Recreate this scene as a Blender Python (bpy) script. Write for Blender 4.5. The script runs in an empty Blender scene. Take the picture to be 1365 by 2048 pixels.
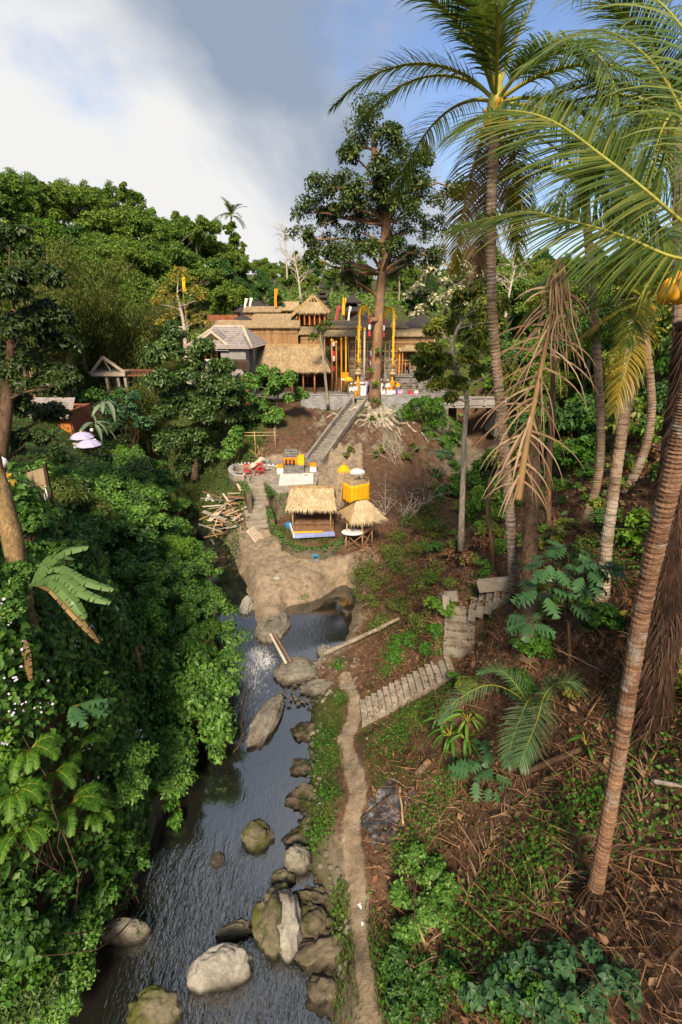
import bpy, bmesh, math, random
import numpy as np
from mathutils import Vector, Matrix, Euler
PI = math.pi
S = bpy.context.scene
C = S.collection
# ------------------------------------------------------------------ camera
CAM_Z = 17.0
PITCH = math.atan(404 / 967.0)
FPX = 967.0
cam_d = bpy.data.cameras.new('camera'); cam = bpy.data.objects.new('camera', cam_d); C.objects.link(cam)
cam_d.sensor_fit = 'VERTICAL'; cam_d.sensor_height = 36.0; cam_d.lens = 36.0 * FPX / 2048.0
cam_d.clip_start = 0.1; cam_d.clip_end = 4000
cam.location = (0, 0, CAM_Z); cam.rotation_euler = (PI / 2 - PITCH, 0, 0)
S.camera = cam
# ------------------------------------------------------------------ light
SUN_AZ = math.radians(183)      # compass style: direction the light comes FROM, measured from +Y clockwise
SUN_EL = math.radians(42)
w = bpy.data.worlds.new('World'); S.world = w; w.use_nodes = True
wn, wl = w.node_tree.nodes, w.node_tree.links
wn.clear()
def WN(t, **k):
    n = wn.new(t)
    for a, b in k.items(): setattr(n, a, b)
    return n
def wmath(op, a, b=None, c=None):
    n = WN('ShaderNodeMath', operation=op)
    for i, v in enumerate((a, b, c)):
        if v is None: continue
        if isinstance(v, (int, float)): n.inputs[i].default_value = v
        else: wl.new(v, n.inputs[i])
    return n.outputs[0]
CLOUD_SEED, CLOUD_ADD = 3.5, 0.055
sky = WN('ShaderNodeTexSky', sky_type='NISHITA'); sky.sun_disc = False
sky.sun_elevation = SUN_EL; sky.sun_rotation = SUN_AZ; sky.altitude = 200; sky.air_density = 1.0; sky.dust_density = 1.2; sky.ozone_density = 2.0
tc = WN('ShaderNodeTexCoord'); sep = WN('ShaderNodeSeparateXYZ'); wl.new(tc.outputs['Generated'], sep.inputs[0])
den = wmath('ADD', wmath('MAXIMUM', sep.outputs[2], 0.0), 0.6)
u = wmath('DIVIDE', sep.outputs[0], den); v = wmath('DIVIDE', sep.outputs[1], den)
cmb = WN('ShaderNodeCombineXYZ'); wl.new(u, cmb.inputs[0]); wl.new(v, cmb.inputs[1]); cmb.inputs[2].default_value = CLOUD_SEED
n1 = WN('ShaderNodeTexNoise'); n1.inputs['Scale'].default_value = 1.7; n1.inputs['Detail'].default_value = 9; n1.inputs['Roughness'].default_value = 0.56; n1.inputs['Distortion'].default_value = 0.25
wl.new(cmb.outputs[0], n1.inputs['Vector'])
n2 = WN('ShaderNodeTexNoise'); n2.inputs['Scale'].default_value = 1.15; n2.inputs['Detail'].default_value = 7; n2.inputs['Roughness'].default_value = 0.5; n2.inputs['Distortion'].default_value = 0.4
off = WN('ShaderNodeVectorMath', operation='ADD'); wl.new(cmb.outputs[0], off.inputs[0]); off.inputs[1].default_value = (3.05, 1.75, 0.7); wl.new(off.outputs[0], n2.inputs['Vector'])
# the one large cumulus bank that stands over the hill: a broad soft mass of cloud
def blob(d, sharp):
    dn = WN('ShaderNodeVectorMath', operation='DOT_PRODUCT'); wl.new(tc.outputs['Generated'], dn.inputs[0])
    dn.inputs[1].default_value = Vector(d).normalized()
    return wmath('POWER', wmath('MAXIMUM', dn.outputs['Value'], 0.0), sharp)
b1 = blob((-0.42, 0.86, 0.30), 11)
b2 = blob((-0.10, 0.95, 0.16), 60)
b3 = blob((0.45, 0.83, 0.33), 10)
b4 = blob((-0.12, 0.72, 0.68), 7)
dens = wmath('ADD', n1.outputs['Fac'], wmath('SUBTRACT', wmath('ADD', wmath('MULTIPLY', b1, 0.10), wmath('ADD', wmath('MULTIPLY', b2, 0.12), wmath('MULTIPLY', b4, 0.3))), wmath('MULTIPLY', b3, 0.22)))
lowb = wmath('MULTIPLY', wmath('SUBTRACT', 1.0, wmath('SMOOTH_MIN', wmath('DIVIDE', wmath('MAXIMUM', sep.outputs[2], 0.0), 0.30), 1.0, 0.1)), 0.10)
dens = wmath('ADD', wmath('ADD', dens, lowb), CLOUD_ADD)
cr = WN('ShaderNodeValToRGB'); wl.new(dens, cr.inputs[0])
cr.color_ramp.elements[0].position = 0.455; cr.color_ramp.elements[1].position = 0.66
cr.color_ramp.interpolation = 'EASE'
sh = WN('ShaderNodeValToRGB'); wl.new(wmath('ADD', wmath('ADD', n2.outputs['Fac'], wmath('MULTIPLY', lowb, 0.9)), wmath('MULTIPLY', b4, 0.06)), sh.inputs[0])
sh.color_ramp.elements[0].position = 0.42; sh.color_ramp.elements[0].color = (1.45, 1.8, 2.35, 1)
sh.color_ramp.elements[1].position = 0.62; sh.color_ramp.elements[1].color = (4.15, 4.12, 4.1, 1)
mixc = WN('ShaderNodeMix', data_type='RGBA'); wl.new(cr.outputs[0], mixc.inputs['Factor'])
tint = WN('ShaderNodeMix', data_type='RGBA', blend_type='MULTIPLY'); tint.inputs['Factor'].default_value = 1
wl.new(sky.outputs[0], tint.inputs['A']); tint.inputs['B'].default_value = (0.80, 0.79, 0.86, 1)
wl.new(tint.outputs['Result'], mixc.inputs['A']); wl.new(sh.outputs[0], mixc.inputs['B'])
bg = WN('ShaderNodeBackground'); bg.inputs['Strength'].default_value = 0.13; wl.new(mixc.outputs['Result'], bg.inputs['Color'])
wo = WN('ShaderNodeOutputWorld'); wl.new(bg.outputs[0], wo.inputs['Surface'])
sun_d = bpy.data.lights.new('sun', 'SUN'); sun = bpy.data.objects.new('sun', sun_d); C.objects.link(sun)
sun_d.energy = 4.6; sun_d.angle = math.radians(12.0); sun_d.color = (1.0, 0.83, 0.61)
SDIR = Vector((math.sin(SUN_AZ) * math.cos(SUN_EL), math.cos(SUN_AZ) * math.cos(SUN_EL), math.sin(SUN_EL)))
sun.rotation_euler = SDIR.to_track_quat('Z', 'Y').to_euler(); sun.location = SDIR * 200
S.view_settings.view_transform = 'Standard'; S.view_settings.look = 'None'; S.view_settings.gamma = 1.0
S.view_settings.use_curve_mapping = False
S.view_settings.exposure = 0.74
S.cycles.use_denoising = True
try: S.cycles.denoiser = 'OPENIMAGEDENOISE'
except Exception: pass
S.cycles.max_bounces = 6; S.cycles.diffuse_bounces = 3; S.cycles.glossy_bounces = 3; S.cycles.transmission_bounces = 4; S.cycles.transparent_max_bounces = 6
S.cycles.sample_clamp_indirect = 6.0
# ------------------------------------------------------------------ place finding: a picture point carried out to a world height or distance
cp_, sp_ = math.cos(PITCH), math.sin(PITCH)
def ray(px, py):
    a = (px - 682.5) / FPX; b = (1024 - py) / FPX
    return np.array([a, cp_ + b * sp_, -sp_ + b * cp_])
def G(px, py, z):
    d = ray(px, py); t = (z - CAM_Z) / d[2]
    return np.array([d[0] * t, d[1] * t, z])
def D(px, py, Y):
    d = ray(px, py); t = Y / d[1]
    return np.array([d[0] * t, Y, CAM_Z + d[2] * t])
def DD(px, py, depth):
    d = ray(px, py)
    return np.array([d[0] * depth, d[1] * depth, CAM_Z + d[2] * depth])
def toPX(p):
    x, y, z = p[0], p[1], p[2] - CAM_Z
    f = y * cp_ - z * sp_; u_ = y * sp_ + z * cp_
    return 682.5 + FPX * x / f, 1024 - FPX * u_ / f
# ------------------------------------------------------------------ noise
_rs = np.random.RandomState(7)
_perm = _rs.rand(64, 64, 64).astype(np.float32)
def vnoise(p):
    p = np.asarray(p, dtype=np.float64)
    i = np.floor(p).astype(int); f = p - i; f = f * f * (3 - 2 * f)
    r = 0
    for dx in (0, 1):
        for dy in (0, 1):
            for dz in (0, 1):
                wgt = (f[..., 0] if dx else 1 - f[..., 0]) * (f[..., 1] if dy else 1 - f[..., 1]) * (f[..., 2] if dz else 1 - f[..., 2])
                r = r + wgt * _perm[(i[..., 0] + dx) % 64, (i[..., 1] + dy) % 64, (i[..., 2] + dz) % 64]
    return r
def fbm(p, octv=4, gain=0.5):
    p = np.asarray(p, dtype=np.float64); s = 0; a = 1; t = 0
    for k in range(octv):
        s = s + a * vnoise(p * 2 ** k + 11.3 * k); t += a; a *= gain
    return s / t - 0.5
def sstep(a, b, x):
    t = np.clip((x - a) / (b - a), 0, 1); return t * t * (3 - 2 * t)
def unit(v):
    v = np.asarray(v, float); return v / (np.linalg.norm(v, axis=-1, keepdims=True) + 1e-9)
# ------------------------------------------------------------------ mesh building
class MB:
    def __init__(s): s.V = []; s.F = []; s.n = 0; s.mi = []
    def add(s, V, F, m=0):
        V = np.asarray(V, float).reshape(-1, 3); s.V.append(V)
        for f in F: s.F.append([int(i) + s.n for i in f]); s.mi.append(m)
        s.n += len(V); return s
    def box(s, c, size, rz=0.0, m=0, R=None, taper=1.0):
        x, y, z = np.array(size) / 2.0
        V = np.array([[-x, -y, -z], [x, -y, -z], [x, y, -z], [-x, y, -z], [-x * taper, -y * taper, z], [x * taper, -y * taper, z], [x * taper, y * taper, z], [-x * taper, y * taper, z]])
        if R is not None: V = V @ np.array(R).T
        elif rz: V = V @ np.array([[math.cos(rz), -math.sin(rz), 0], [math.sin(rz), math.cos(rz), 0], [0, 0, 1]]).T
        return s.add(V + np.array(c), [(3, 2, 1, 0), (4, 5, 6, 7), (0, 1, 5, 4), (1, 2, 6, 5), (2, 3, 7, 6), (3, 0, 4, 7)], m)
    def bar(s, a, b, wd, ht=None, m=0, up=(0, 0, 1)):
        a = np.array(a, float); b = np.array(b, float); ht = ht or wd
        d = b - a; L = np.linalg.norm(d); t = d / L
        upv = np.array(up, float)
        if abs(t @ upv) > 0.95: upv = np.array([1.0, 0, 0])
        sd = unit(np.cross(t, upv)); uu = np.cross(sd, t)
        R = np.stack([sd, t, uu], 1)
        return s.box((a + b) / 2, (wd, L, ht), m=m, R=R)
    def tube(s, pts, radii, n=8, m=0, caps=True, squash=None):
        P = np.asarray(pts, float); k = len(P)
        rr = np.full(k, radii) if np.isscalar(radii) else np.asarray(radii, float)
        T = np.gradient(P, axis=0); T = unit(T)
        ref = np.array([0.0, 0, 1]) if abs(T[0][2]) < 0.9 else np.array([1.0, 0, 0])
        a = unit(np.cross(T[0], ref)); V = []
        ang = np.arange(n) * 2 * PI / n
        for i in range(k):
            a = unit(a - T[i] * (a @ T[i])); b = np.cross(T[i], a)
            V.append(P[i] + rr[i] * (np.cos(ang)[:, None] * a + np.sin(ang)[:, None] * b))
        V = np.concatenate(V); F = []
        for i in range(k - 1):
            for j in range(n):
                j2 = (j + 1) % n
                F.append((i * n + j, i * n + j2, (i + 1) * n + j2, (i + 1) * n + j))
        if caps: F.append(tuple(range(n - 1, -1, -1))); F.append(tuple((k - 1) * n + j for j in range(n)))
        return s.add(V, F, m)
    def lathe(s, prof, c=(0, 0, 0), n=14, m=0, sx=1, sy=1, rz=0):
        ang = np.arange(n) * 2 * PI / n + rz; V = []; F = []
        for r, z in prof: V.append(np.stack([r * np.cos(ang) * sx, r * np.sin(ang) * sy, np.full(n, z)], 1))
        V = np.concatenate(V) + np.array(c)
        for i in range(len(prof) - 1):
            for j in range(n):
                j2 = (j + 1) % n; F.append((i * n + j, i * n + j2, (i + 1) * n + j2, (i + 1) * n + j))
        F.append(tuple(range(n - 1, -1, -1))); F.append(tuple((len(prof) - 1) * n + j for j in range(n)))
        return s.add(V, F, m)
    def slab(s, quad, th, m=0):
        q = np.asarray(quad, float); nn = unit(np.cross(q[1] - q[0], q[2] - q[0]))
        k = len(q); V = np.concatenate([q, q - nn * th])
        F = [tuple(range(k)), tuple(range(2 * k - 1, k - 1, -1))]
        for i in range(k): j = (i + 1) % k; F.append((j, i, k + i, k + j))
        return s.add(V, F, m)
    def mesh(s, name, mats, smooth=False):
        me = bpy.data.meshes.new(name)
        me.from_pydata(np.concatenate(s.V).tolist() if s.V else [], [], s.F)
        for m_ in (mats if isinstance(mats, (list, tuple)) else [mats]): me.materials.append(m_)
        if any(s.mi): me.polygons.foreach_set('material_index', s.mi)
        if smooth: me.polygons.foreach_set('use_smooth', [True] * len(me.polygons))
        me.update(); return me
def np_mesh(name, V, F, mat, smooth=False):
    V = np.asarray(V, np.float32).reshape(-1, 3); F = np.asarray(F, np.int32); k = F.shape[1]
    me = bpy.data.meshes.new(name); me.vertices.add(len(V)); me.vertices.foreach_set('co', V.ravel())
    me.loops.add(F.size); me.loops.foreach_set('vertex_index', F.ravel())
    me.polygons.add(len(F)); me.polygons.foreach_set('loop_start', np.arange(0, F.size, k, dtype=np.int32))
    try: me.polygons.foreach_set('loop_total', np.full(len(F), k, dtype=np.int32))
    except Exception: pass
    if smooth: me.polygons.foreach_set('use_smooth', np.ones(len(F), dtype=bool))
    me.materials.append(mat); me.update(calc_edges=True); return me
WLOC = {}
def thing(name, label, cat, base=(0, 0, 0), group=None, kind=None):
    o = bpy.data.objects.new(name, None); C.objects.link(o); o.location = base; o.empty_display_size = 0.3
    WLOC[o] = Vector(base); tag(o, label, cat, group, kind); return o
def tag(o, label=None, cat=None, group=None, kind=None):
    if label: o['label'] = label
    if cat: o['category'] = cat
    if group: o['group'] = group
    if kind: o['kind'] = kind
    return o
def put(name, mb, mats, parent=None, smooth=False, kind=None, label=None):
    """link a mesh whose coordinates are world coordinates, keeping them in place under its parent"""
    me = mb if isinstance(mb, bpy.types.Mesh) else mb.mesh(name, mats, smooth)
    o = bpy.data.objects.new(name, me); C.objects.link(o)
    if parent is not None:
        o.parent = parent; pl = WLOC.get(parent, Vector((0, 0, 0))); o.location = -pl
        WLOC[o] = Vector((0, 0, 0))
    if kind: o['kind'] = kind
    if label: o['label'] = label
    return o
def loc_obj(name, me, parent=None, loc=(0, 0, 0), rot=(0, 0, 0), sc=1.0):
    o = bpy.data.objects.new(name, me); C.objects.link(o); o.parent = parent
    o.location = loc; o.rotation_euler = rot; o.scale = (sc, sc, sc) if np.isscalar(sc) else sc
    return o
ORD = ['first', 'second', 'third', 'fourth', 'fifth', 'sixth', 'seventh', 'eighth', 'ninth', 'tenth', 'eleventh', 'twelfth', 'thirteenth', 'fourteenth', 'fifteenth', 'sixteenth', 'seventeenth', 'eighteenth', 'nineteenth', 'twentieth'] + ['twenty-' + k for k in ('first', 'second', 'third', 'fourth', 'fifth', 'sixth', 'seventh', 'eighth', 'ninth')] + ['thirtieth']
# ------------------------------------------------------------------ materials
class NT:
    def __init__(s, name):
        s.m = bpy.data.materials.new(name); s.m.use_nodes = True; s.t = s.m.node_tree; s.N = s.t.nodes; s.L = s.t.links
        s.N.clear(); s.out = s.N.new('ShaderNodeOutputMaterial')
    def n(s, t, **k):
        x = s.N.new(t)
        for a, b in k.items(): setattr(x, a, b)
        return x
    def link(s, a, b): s.L.new(a, b)
    def noise(s, scale, detail=5, rough=0.55, vec=None, dist=0.0):
        x = s.n('ShaderNodeTexNoise'); x.inputs['Scale'].default_value = scale; x.inputs['Detail'].default_value = detail
        x.inputs['Roughness'].default_value = rough; x.inputs['Distortion'].default_value = dist
        if vec is not None: s.link(vec, x.inputs['Vector'])
        return x.outputs['Fac']
    def ramp(s, fac, stops, mode='LINEAR'):
        x = s.n('ShaderNodeValToRGB'); x.color_ramp.interpolation = mode; e = x.color_ramp.elements
        while len(e) < len(stops): e.new(0.5)
        for i, (p, c) in enumerate(stops): e[i].position = p; e[i].color = (*c, 1) if len(c) == 3 else c
        s.link(fac, x.inputs[0]); return x.outputs[0]
    def mix(s, f, a, b, mode='MIX'):
        x = s.n('ShaderNodeMix', data_type='RGBA', blend_type=mode)
        for k, v in (('Factor', f), ('A', a), ('B', b)):
            if isinstance(v, (int, float)): x.inputs[k].default_value = v
            elif isinstance(v, tuple): x.inputs[k].default_value = (*v, 1)
            else: s.link(v, x.inputs[k])
        return x.outputs['Result']
    def math(s, op, a, b=0.0):
        x = s.n('ShaderNodeMath', operation=op)
        for i, v in enumerate((a, b)):
            if isinstance(v, (int, float)): x.inputs[i].default_value = v
            else: s.link(v, x.inputs[i])
        return x.outputs[0]
    def bump(s, h, strength=0.5, dist=0.05):
        x = s.n('ShaderNodeBump'); x.inputs['Strength'].default_value = strength; x.inputs['Distance'].default_value = dist
        s.link(h, x.inputs['Height']); return x.outputs[0]
    def bsdf(s, col, rough=0.8, spec=0.3, normal=None, metal=0.0, ior=None):
        x = s.n('ShaderNodeBsdfPrincipled')
        if isinstance(col, tuple): x.inputs['Base Color'].default_value = (*col, 1)
        else: s.link(col, x.inputs['Base Color'])
        if isinstance(rough, (int, float)): x.inputs['Roughness'].default_value = rough
        else: s.link(rough, x.inputs['Roughness'])
        x.inputs['Specular IOR Level'].default_value = spec; x.inputs['Metallic'].default_value = metal
        if ior: x.inputs['IOR'].default_value = ior
        if normal is not None: s.link(normal, x.inputs['Normal'])
        return x.outputs[0]
    def done(s, sh): s.link(sh, s.out.inputs['Surface']); return s.m
    def pos(s): return s.n('ShaderNodeNewGeometry').outputs['Position']
    def objc(s): return s.n('ShaderNodeTexCoord').outputs['Object']
    def scaled(s, vec, sc):
        x = s.n('ShaderNodeMapping'); x.inputs['Scale'].default_value = sc; s.link(vec, x.inputs['Vector']); return x.outputs[0]
    def island(s): return s.n('ShaderNodeNewGeometry').outputs['Random Per Island']
    def objrand(s): return s.n('ShaderNodeObjectInfo').outputs['Random']
def rough_mat(name, c1, c2, scale=3.0, rough=0.85, bump=0.4, bscale=None, stretch=(1, 1, 1), dist=0.03, spec=0.25, c3=None):
    t = NT(name); p = t.scaled(t.pos(), stretch)
    a = t.noise(scale, 7, 0.6, p); st = [(0.3, c1), (0.7, c2)]
    if c3: st = [(0.28, c1), (0.5, c2), (0.72, c3)]
    col = t.ramp(a, st); b = t.noise(bscale or scale * 5, 5, 0.65, p)
    col = t.mix(0.35, col, t.ramp(b, [(0.25, (0.45, 0.45, 0.45)), (0.75, (1.25, 1.25, 1.25))]), 'MULTIPLY')
    return t.done(t.bsdf(col, rough, spec, t.bump(b, bump, dist)))
def leaf_mat(name, cols, trans=0.3, rough=0.5, spec=0.35, tint=0.0):
    t = NT(name); r = t.island(); k = len(cols)
    col = t.ramp(r, [(i / max(1, k - 1), c) for i, c in enumerate(cols)])
    pn = t.noise(0.55, 3, 0.5, t.pos())
    col = t.mix(0.6, col, t.ramp(pn, [(0.3, (0.62, 0.68, 0.62)), (0.7, (1.3, 1.22, 1.1))]), 'MULTIPLY')
    if tint: col = t.mix(tint, col, t.ramp(t.objrand(), [(0, (0.7, 0.85, 0.75)), (0.5, (1.0, 1.0, 0.9)), (1, (1.35, 1.25, 0.8))]), 'MULTIPLY')
    b = t.bsdf(col, rough, spec); tr = t.n('ShaderNodeBsdfTranslucent')
    t.link(t.mix(1.0, col, (1.25, 1.35, 0.75), 'MULTIPLY'), tr.inputs['Color'])
    mx = t.n('ShaderNodeMixShader'); mx.inputs[0].default_value = trans; t.link(b, mx.inputs[1]); t.link(tr.outputs[0], mx.inputs[2])
    return t.done(mx.outputs[0])
def flat_mat(name, c, rough=0.7, spec=0.3, var=0.18, scale=6.0, bump=0.15):
    t = NT(name); a = t.noise(scale, 6, 0.6, t.pos())
    col = t.mix(1.0, c, t.ramp(a, [(0.3, (1 - var,) * 3), (0.7, (1 + var,) * 3)]), 'MULTIPLY')
    return t.done(t.bsdf(col, rough, spec, t.bump(a, bump, 0.02)))
def g(h):
    h = h.lstrip('#'); r = [int(h[i:i + 2], 16) / 255 for i in (0, 2, 4)]
    return tuple(x / 12.92 if x <= 0.04045 else ((x + 0.055) / 1.055) ** 2.4 for x in r)
M = {}
M['leaf_bush'] = leaf_mat('bush leaves', [(0.04, 0.105, 0.018), (0.07, 0.17, 0.026), (0.105, 0.23, 0.036), (0.16, 0.30, 0.055)], 0.25, 0.45)
M['leaf_vine'] = leaf_mat('vine leaves', [(0.022, 0.062, 0.013), (0.042, 0.115, 0.02), (0.07, 0.165, 0.028)], 0.2, 0.5)
M['leaf_dark'] = leaf_mat('dark leaves', [(0.018, 0.036, 0.009), (0.036, 0.066, 0.014), (0.065, 0.10, 0.024)], 0.2, 0.45)
M['leaf_fig'] = leaf_mat('fig leaves', [(0.02, 0.04, 0.012), (0.042, 0.078, 0.02), (0.08, 0.125, 0.03), (0.15, 0.18, 0.045)], 0.22, 0.4)
M['leaf_gloss'] = leaf_mat('glossy dark leaves', [(0.022, 0.052, 0.014), (0.042, 0.09, 0.022), (0.075, 0.135, 0.03), (0.12, 0.18, 0.05)], 0.22, 0.38)
M['leaf_hill'] = leaf_mat('hill tree leaves', [(0.05, 0.10, 0.013), (0.09, 0.16, 0.02), (0.14, 0.22, 0.03), (0.21, 0.28, 0.05)], 0.3, 0.55, 0.3, 0.7)
M['leaf_bamboo'] = leaf_mat('bamboo leaves', [(0.045, 0.075, 0.014), (0.08, 0.12, 0.024), (0.13, 0.17, 0.04), (0.19, 0.21, 0.07)], 0.3, 0.6, 0.25, 0.5)
M['leaf_yellow'] = leaf_mat('yellow leaves', [(0.14, 0.14, 0.02), (0.28, 0.24, 0.04), (0.4, 0.32, 0.05)], 0.35)
M['leaf_bloom'] = leaf_mat('blossom tufts', [(0.05, 0.08, 0.03), (0.26, 0.27, 0.15), (0.46, 0.44, 0.30), (0.56, 0.53, 0.40)], 0.2, 0.7)
M['leaf_lime'] = leaf_mat('lime leaves', [(0.06, 0.14, 0.015), (0.11, 0.23, 0.022), (0.19, 0.32, 0.04)], 0.35, 0.45)
M['leaf_mango'] = leaf_mat('mango leaves', [(0.06, 0.11, 0.016), (0.11, 0.18, 0.025), (0.18, 0.24, 0.035), (0.40, 0.29, 0.04)], 0.3, 0.45)
M['leaf_blue'] = leaf_mat('broad leaves', [(0.03, 0.08, 0.035), (0.045, 0.115, 0.05), (0.06, 0.15, 0.055)], 0.22, 0.5)
M['leaf_green'] = leaf_mat('low leaves', [(0.03, 0.085, 0.01), (0.05, 0.15, 0.014), (0.09, 0.21, 0.02)], 0.3, 0.5)
M['leaf_fern'] = leaf_mat('fern fronds', [(0.05, 0.14, 0.012), (0.08, 0.20, 0.018), (0.12, 0.25, 0.03)], 0.35, 0.55)
M['leaf_banana'] = leaf_mat('banana leaf', [(0.10, 0.19, 0.055), (0.14, 0.24, 0.08)], 0.35, 0.4)
M['leaf_old'] = leaf_mat('withered leaf', [(0.15, 0.09, 0.04), (0.22, 0.13, 0.06), (0.3, 0.18, 0.07)], 0.2, 0.7)
M['grass'] = leaf_mat('grass', [(0.05, 0.09, 0.015), (0.09, 0.13, 0.025), (0.15, 0.16, 0.045)], 0.25, 0.7)
M['litter'] = leaf_mat('dry leaf litter', [(0.05, 0.026, 0.015), (0.11, 0.056, 0.032), (0.19, 0.10, 0.058), (0.30, 0.19, 0.12)], 0.05, 0.85, 0.15)
M['dryfrond'] = leaf_mat('dry palm frond', [(0.13, 0.08, 0.05), (0.24, 0.15, 0.095), (0.38, 0.27, 0.185)], 0.15, 0.75, 0.2)
M['frond'] = leaf_mat('palm leaflets', [(0.04, 0.075, 0.013), (0.07, 0.125, 0.02), (0.12, 0.175, 0.03), (0.20, 0.23, 0.05)], 0.3, 0.38, 0.5)
M['frond2'] = leaf_mat('dark green palm leaflets', [(0.028, 0.055, 0.011), (0.05, 0.088, 0.016), (0.085, 0.125, 0.022), (0.19, 0.19, 0.045)], 0.34, 0.6, 0.15)  # darker green leaflets with a few yellower ones, slightly more translucent
M['frondy'] = leaf_mat('yellowing palm leaflets', [(0.15, 0.14, 0.02), (0.3, 0.24, 0.03), (0.45, 0.3, 0.04)], 0.3, 0.45)
M['frondblue'] = leaf_mat('fan palm leaflets', [(0.10, 0.16, 0.10), (0.16, 0.22, 0.15), (0.22, 0.28, 0.20)], 0.25, 0.5)
M['frondfeather'] = leaf_mat('feather palm leaflets', [(0.05, 0.12, 0.045), (0.09, 0.17, 0.07), (0.14, 0.22, 0.10)], 0.25, 0.4, 0.45)
M['rachis'] = flat_mat('palm rachis', (0.26, 0.25, 0.03), 0.45, 0.4)
M['rachis_dry'] = flat_mat('dry rachis', (0.2, 0.12, 0.05), 0.7)
def bark(name, c1, c2, ring=0.0, c3=None):
    t = NT(name); p = t.pos()
    a = t.noise(2.2, 6, 0.65, t.scaled(p, (1, 1, 0.5))); b = t.noise(16, 6, 0.7, t.scaled(p, (1.6, 1.6, 0.35 if not ring else 2.2)))
    col = t.ramp(a, [(0.3, c1), (0.68, c2)])
    if c3: col = t.mix(t.ramp(t.noise(0.9, 5, 0.6, p), [(0.48, (0, 0, 0)), (0.62, (1, 1, 1))]), col, c3)
    col = t.mix(0.75, col, t.ramp(b, [(0.25, (0.3, 0.28, 0.26)), (0.75, (1.4, 1.4, 1.4))]), 'MULTIPLY')
    if ring:
        r = t.noise(5, 5, 0.7, t.scaled(p, (0.35, 0.35, 3.2)), 0.4); col = t.mix(0.85, col, t.ramp(r, [(0.36, (0.25, 0.22, 0.2)), (0.5, (0.95, 0.95, 0.95)), (0.68, (1.35, 1.33, 1.3))]), 'MULTIPLY')
        l = t.noise(2.6, 7, 0.7, p, 0.6); col = t.mix(t.ramp(l, [(0.56, (0, 0, 0)), (0.64, (0.75, 0.75, 0.75))]), col, (0.34, 0.32, 0.29))
    else:
        r = t.noise(7, 6, 0.7, t.scaled(p, (1.4, 1.4, 0.12)), 0.5); col = t.mix(0.7, col, t.ramp(r, [(0.34, (0.28, 0.25, 0.23)), (0.55, (1.1, 1.1, 1.1))]), 'MULTIPLY')
    return t.done(t.bsdf(col, 0.88, 0.15, t.bump(t.math('ADD', b, r), 0.8, 0.06)))
M['bark_palm'] = bark('palm bark', (0.20, 0.14, 0.095), (0.40, 0.29, 0.20), 1, (0.42, 0.36, 0.30))
M['bark_palm_red'] = bark('ringed palm bark', (0.19, 0.105, 0.065), (0.40, 0.24, 0.15), 1)
M['bark_grey'] = bark('grey bark', (0.22, 0.185, 0.14), (0.42, 0.36, 0.28))
M['bark_pale'] = bark('pale bark', (0.36, 0.31, 0.24), (0.55, 0.49, 0.40))
M['bark_brown'] = bark('brown bark', (0.085, 0.055, 0.035), (0.2, 0.13, 0.085))
M['bark_red'] = bark('reddish bark', (0.20, 0.105, 0.055), (0.42, 0.25, 0.14), 0, (0.22, 0.17, 0.12))
M['bark_fibre'] = bark('fibrous bark', (0.022, 0.013, 0.009), (0.075, 0.04, 0.025))
M['bark_lit'] = bark('lit smooth bark', (0.22, 0.15, 0.07), (0.40, 0.27, 0.13), 0, (0.13, 0.11, 0.06))  # warm sunlit tone put into the bark colour, darker patches by noise
M['bamboo'] = rough_mat('bamboo poles', (0.33, 0.22, 0.10), (0.55, 0.40, 0.20), 1.2, 0.6, 0.1, 9, (1, 1, 0.3))
M['bamboo_old'] = rough_mat('weathered bamboo', (0.23, 0.12, 0.055), (0.52, 0.31, 0.15), 1.6, 0.75, 0.3, 14, (2.5, 2.5, 0.15))
M['bamboo_red'] = rough_mat('brown bamboo', (0.18, 0.085, 0.045), (0.34, 0.18, 0.09), 1.6, 0.7, 0.2, 12, (2, 2, 0.2))
M['plank_pale'] = rough_mat('pale wood', (0.42, 0.33, 0.24), (0.62, 0.52, 0.41), 2.0, 0.8, 0.2)
M['plank_brown'] = rough_mat('brown boards', (0.15, 0.08, 0.045), (0.30, 0.175, 0.105), 2.5, 0.7, 0.2)
M['wood_orange'] = rough_mat('varnished wood', (0.36, 0.12, 0.03), (0.55, 0.22, 0.06), 2.0, 0.5, 0.15)
M['wood_dark'] = rough_mat('dark timber', (0.035, 0.022, 0.015), (0.09, 0.055, 0.035), 2.0, 0.7, 0.2)
M['wood_grey'] = rough_mat('grey timber', (0.22, 0.19, 0.16), (0.40, 0.36, 0.31), 2.0, 0.8, 0.2)
def straw_mat(name, cols):
    t = NT(name); col = t.ramp(t.island(), [(i / (len(cols) - 1), c) for i, c in enumerate(cols)])
    a = t.noise(1.1, 5, 0.6, t.pos()); col = t.mix(0.7, col, t.ramp(a, [(0.3, (0.65, 0.6, 0.55)), (0.7, (1.2, 1.2, 1.2))]), 'MULTIPLY')
    return t.done(t.bsdf(col, 0.85, 0.2))
M['straw'] = straw_mat('straw', [(0.24, 0.17, 0.095), (0.39, 0.30, 0.18), (0.54, 0.44, 0.28)])
M['straw_pale'] = straw_mat('pale straw', [(0.34, 0.27, 0.16), (0.52, 0.42, 0.27), (0.66, 0.56, 0.38)])
M['thatch'] = rough_mat('thatch', (0.25, 0.16, 0.075), (0.45, 0.32, 0.16), 2.0, 0.9, 0.6, 18, (3, 0.6, 0.6))
M['ijuk'] = rough_mat('black palm fibre', (0.022, 0.019, 0.02), (0.065, 0.056, 0.056), 3.0, 0.9, 0.5, 22, (3, 3, 0.4))
M['tile'] = rough_mat('clay roof tiles', (0.13, 0.12, 0.115), (0.33, 0.29, 0.27), 1.3, 0.85, 0.3, 12, c3=(0.24, 0.19, 0.165))
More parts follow.
